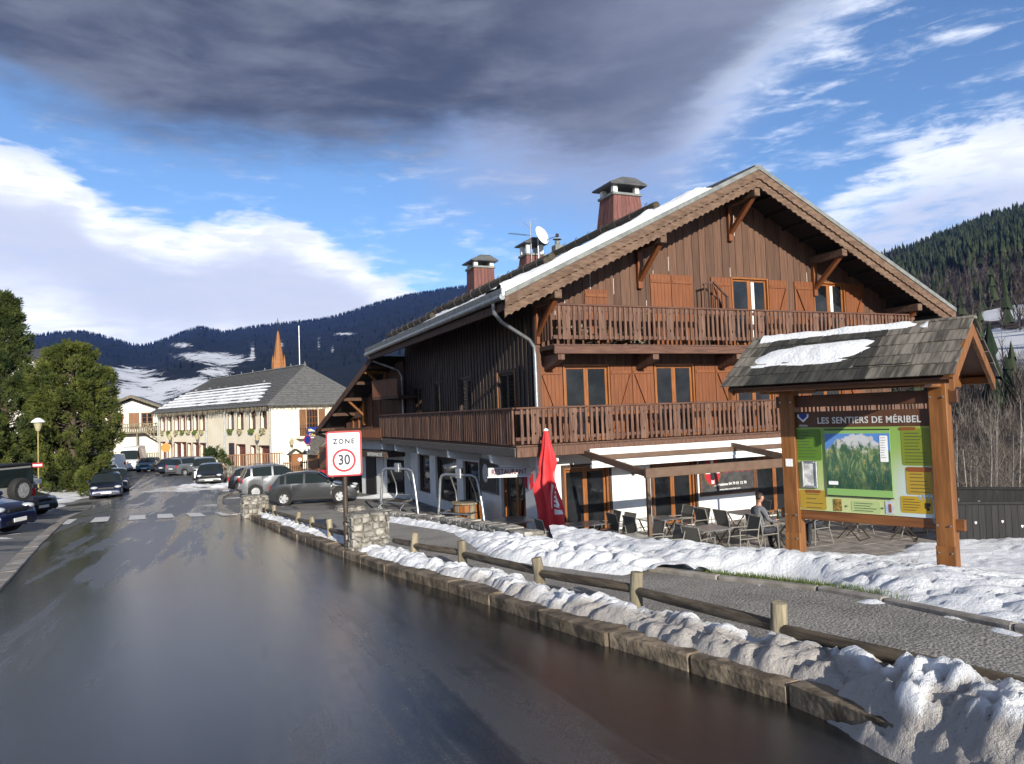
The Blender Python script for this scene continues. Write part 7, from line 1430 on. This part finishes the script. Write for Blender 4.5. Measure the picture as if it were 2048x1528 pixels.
def seated(label,loc,rz,jm,hairm):
    # local: faces -y, seat height .43, back towards +y
    V=[(0,.10,.52),(0,.13,.72),(0,.14,.92),(0,.12,1.06),(0,.10,1.14),(0,.06,1.24)]; E=[(0,1),(1,2),(2,3),(3,4),(4,5)]; rad=[(.17,.13),(.165,.12),(.19,.125),(.15,.10),.055,.055]
    for s in (-1,1):
        b=len(V); V+=[(s*.10,.06,.50),(s*.13,-.32,.52),(s*.14,-.36,.12),(s*.14,-.37,.06),(s*.14,-.48,.04)]; E+=[(0,b),(b,b+1),(b+1,b+2),(b+2,b+3),(b+3,b+4)]; rad+=[.105,.075,.055,.05,.04]
        b=len(V); V+=[(s*.20,.12,1.03),(s*.255,.06,.80),(s*.20,-.16,.735),(s*.16,-.26,.755)]; E+=[(3,b),(b,b+1),(b+1,b+2),(b+2,b+3)]; rad+=[.075,.055,.042,.03]
        # palm and five fingers
        h0=len(V)-1; pa=Vector((s*.155,-.31,.755)); V.append(tuple(pa)); E.append((h0,h0+1)); rad.append((.036,.018)); b=len(V)-1
        for k,(ox,l) in enumerate(((-.03,.055),(-.012,.07),(.006,.068),(.024,.055))):
            i=len(V); V+=[(pa.x+ox,pa.y-l*.6,pa.z+.006),(pa.x+ox,pa.y-l*1.15,pa.z-.014)]; E+=[(b,i),(i,i+1)]; rad+=[.009,.008]
        i=len(V); V+=[(pa.x-s*.045,pa.y-.01,pa.z+.004),(pa.x-s*.06,pa.y-.04,pa.z)]; E+=[(b,i),(i,i+1)]; rad+=[.010,.009]
    me=skinned('body',V,E,rad,0,1); 
    for m_ in (jm,m_trou,m_skin,m_blk): me.materials.append(m_)
    for f in me.polygons:
        c=f.center; k=0
        if c.z<.60 and c.y<.12 or c.z<.50: k=1
        if c.z<.085: k=3
        if c.z>1.13: k=2
        if c.y<-.27 and c.z>.68: k=2
        f.material_index=k
    p=thing('person',label,'person',loc,rz); ob('body',me,p)
    hd=MB(); hd.blob((0,0,0),(.078,.098,.118),14,12); hv=[]
    for x,y,z in hd.v:
        if y<-.05 and z<-.03: x*=.86
        if y<-.08 and abs(x)<.02 and -.045<z<.02: y-=.022
        if y<-.07 and .0<z<.03 and .02<abs(x)<.05: y+=.010
        if y<-.06 and -.10<z<-.07: y-=.006
        hv.append((x,y,z))
    hd.v=hv; h_=hd.build('head',m_skin,p,(0,.045,1.325),0,smooth=180)
    for s in (-1,1): MB().blob((s*.08,.01,-.01),(.012,.022,.032),8,6).build('ear',m_skin,h_,smooth=180); MB().blob((s*.032,-.088,.015),(.011,.008,.008),8,6).build('eye',m_blk,h_,smooth=180)
    MB().box((-.022,-.096,-.062),(.022,-.088,-.054),.003).build('mouth',PM('lips',(.30,.12,.10),None) if 'lips' not in MATS else MATS['lips'],h_)
    hr=MB(); hr.blob((0,.018,.028),(.089,.102,.108),14,10,.05); hr.v=[(x,y,max(z,-.055 if y>.02 else .055)) for x,y,z in hr.v]; hr.build('hair',hairm,h_,smooth=180); return p
mp_=seated('man in a grey fleece with dark hair seated at the laid table',T(5.3,-3.3,.0),CH+h,m_jkt,m_hair)
seated('diner in black clothes seated behind the left shelter post',T(7.0,-3.35,.0),CH-h,m_blkc,m_hair)
# ---------------------------------------------------------------- mountain air
q=MB(); q.box((-5200,-900,-32),(5200,4900,1150)); hz=q.build('haze',None,label='thin bluish mountain air',cat='haze',kind='stuff')
m_hz=bpy.data.materials.new('mountain_air'); m_hz.use_nodes=True; t=m_hz.node_tree; t.nodes.clear(); o_=t.nodes.new('ShaderNodeOutputMaterial'); pv_=t.nodes.new('ShaderNodeVolumePrincipled'); pv_.inputs['Color'].default_value=(.10,.28,1,1); pv_.inputs['Density'].default_value=.00005; pv_.inputs['Anisotropy'].default_value=0; t.links.new(pv_.outputs[0],o_.inputs['Volume']); hz.data.materials.clear(); hz.data.materials.append(m_hz)
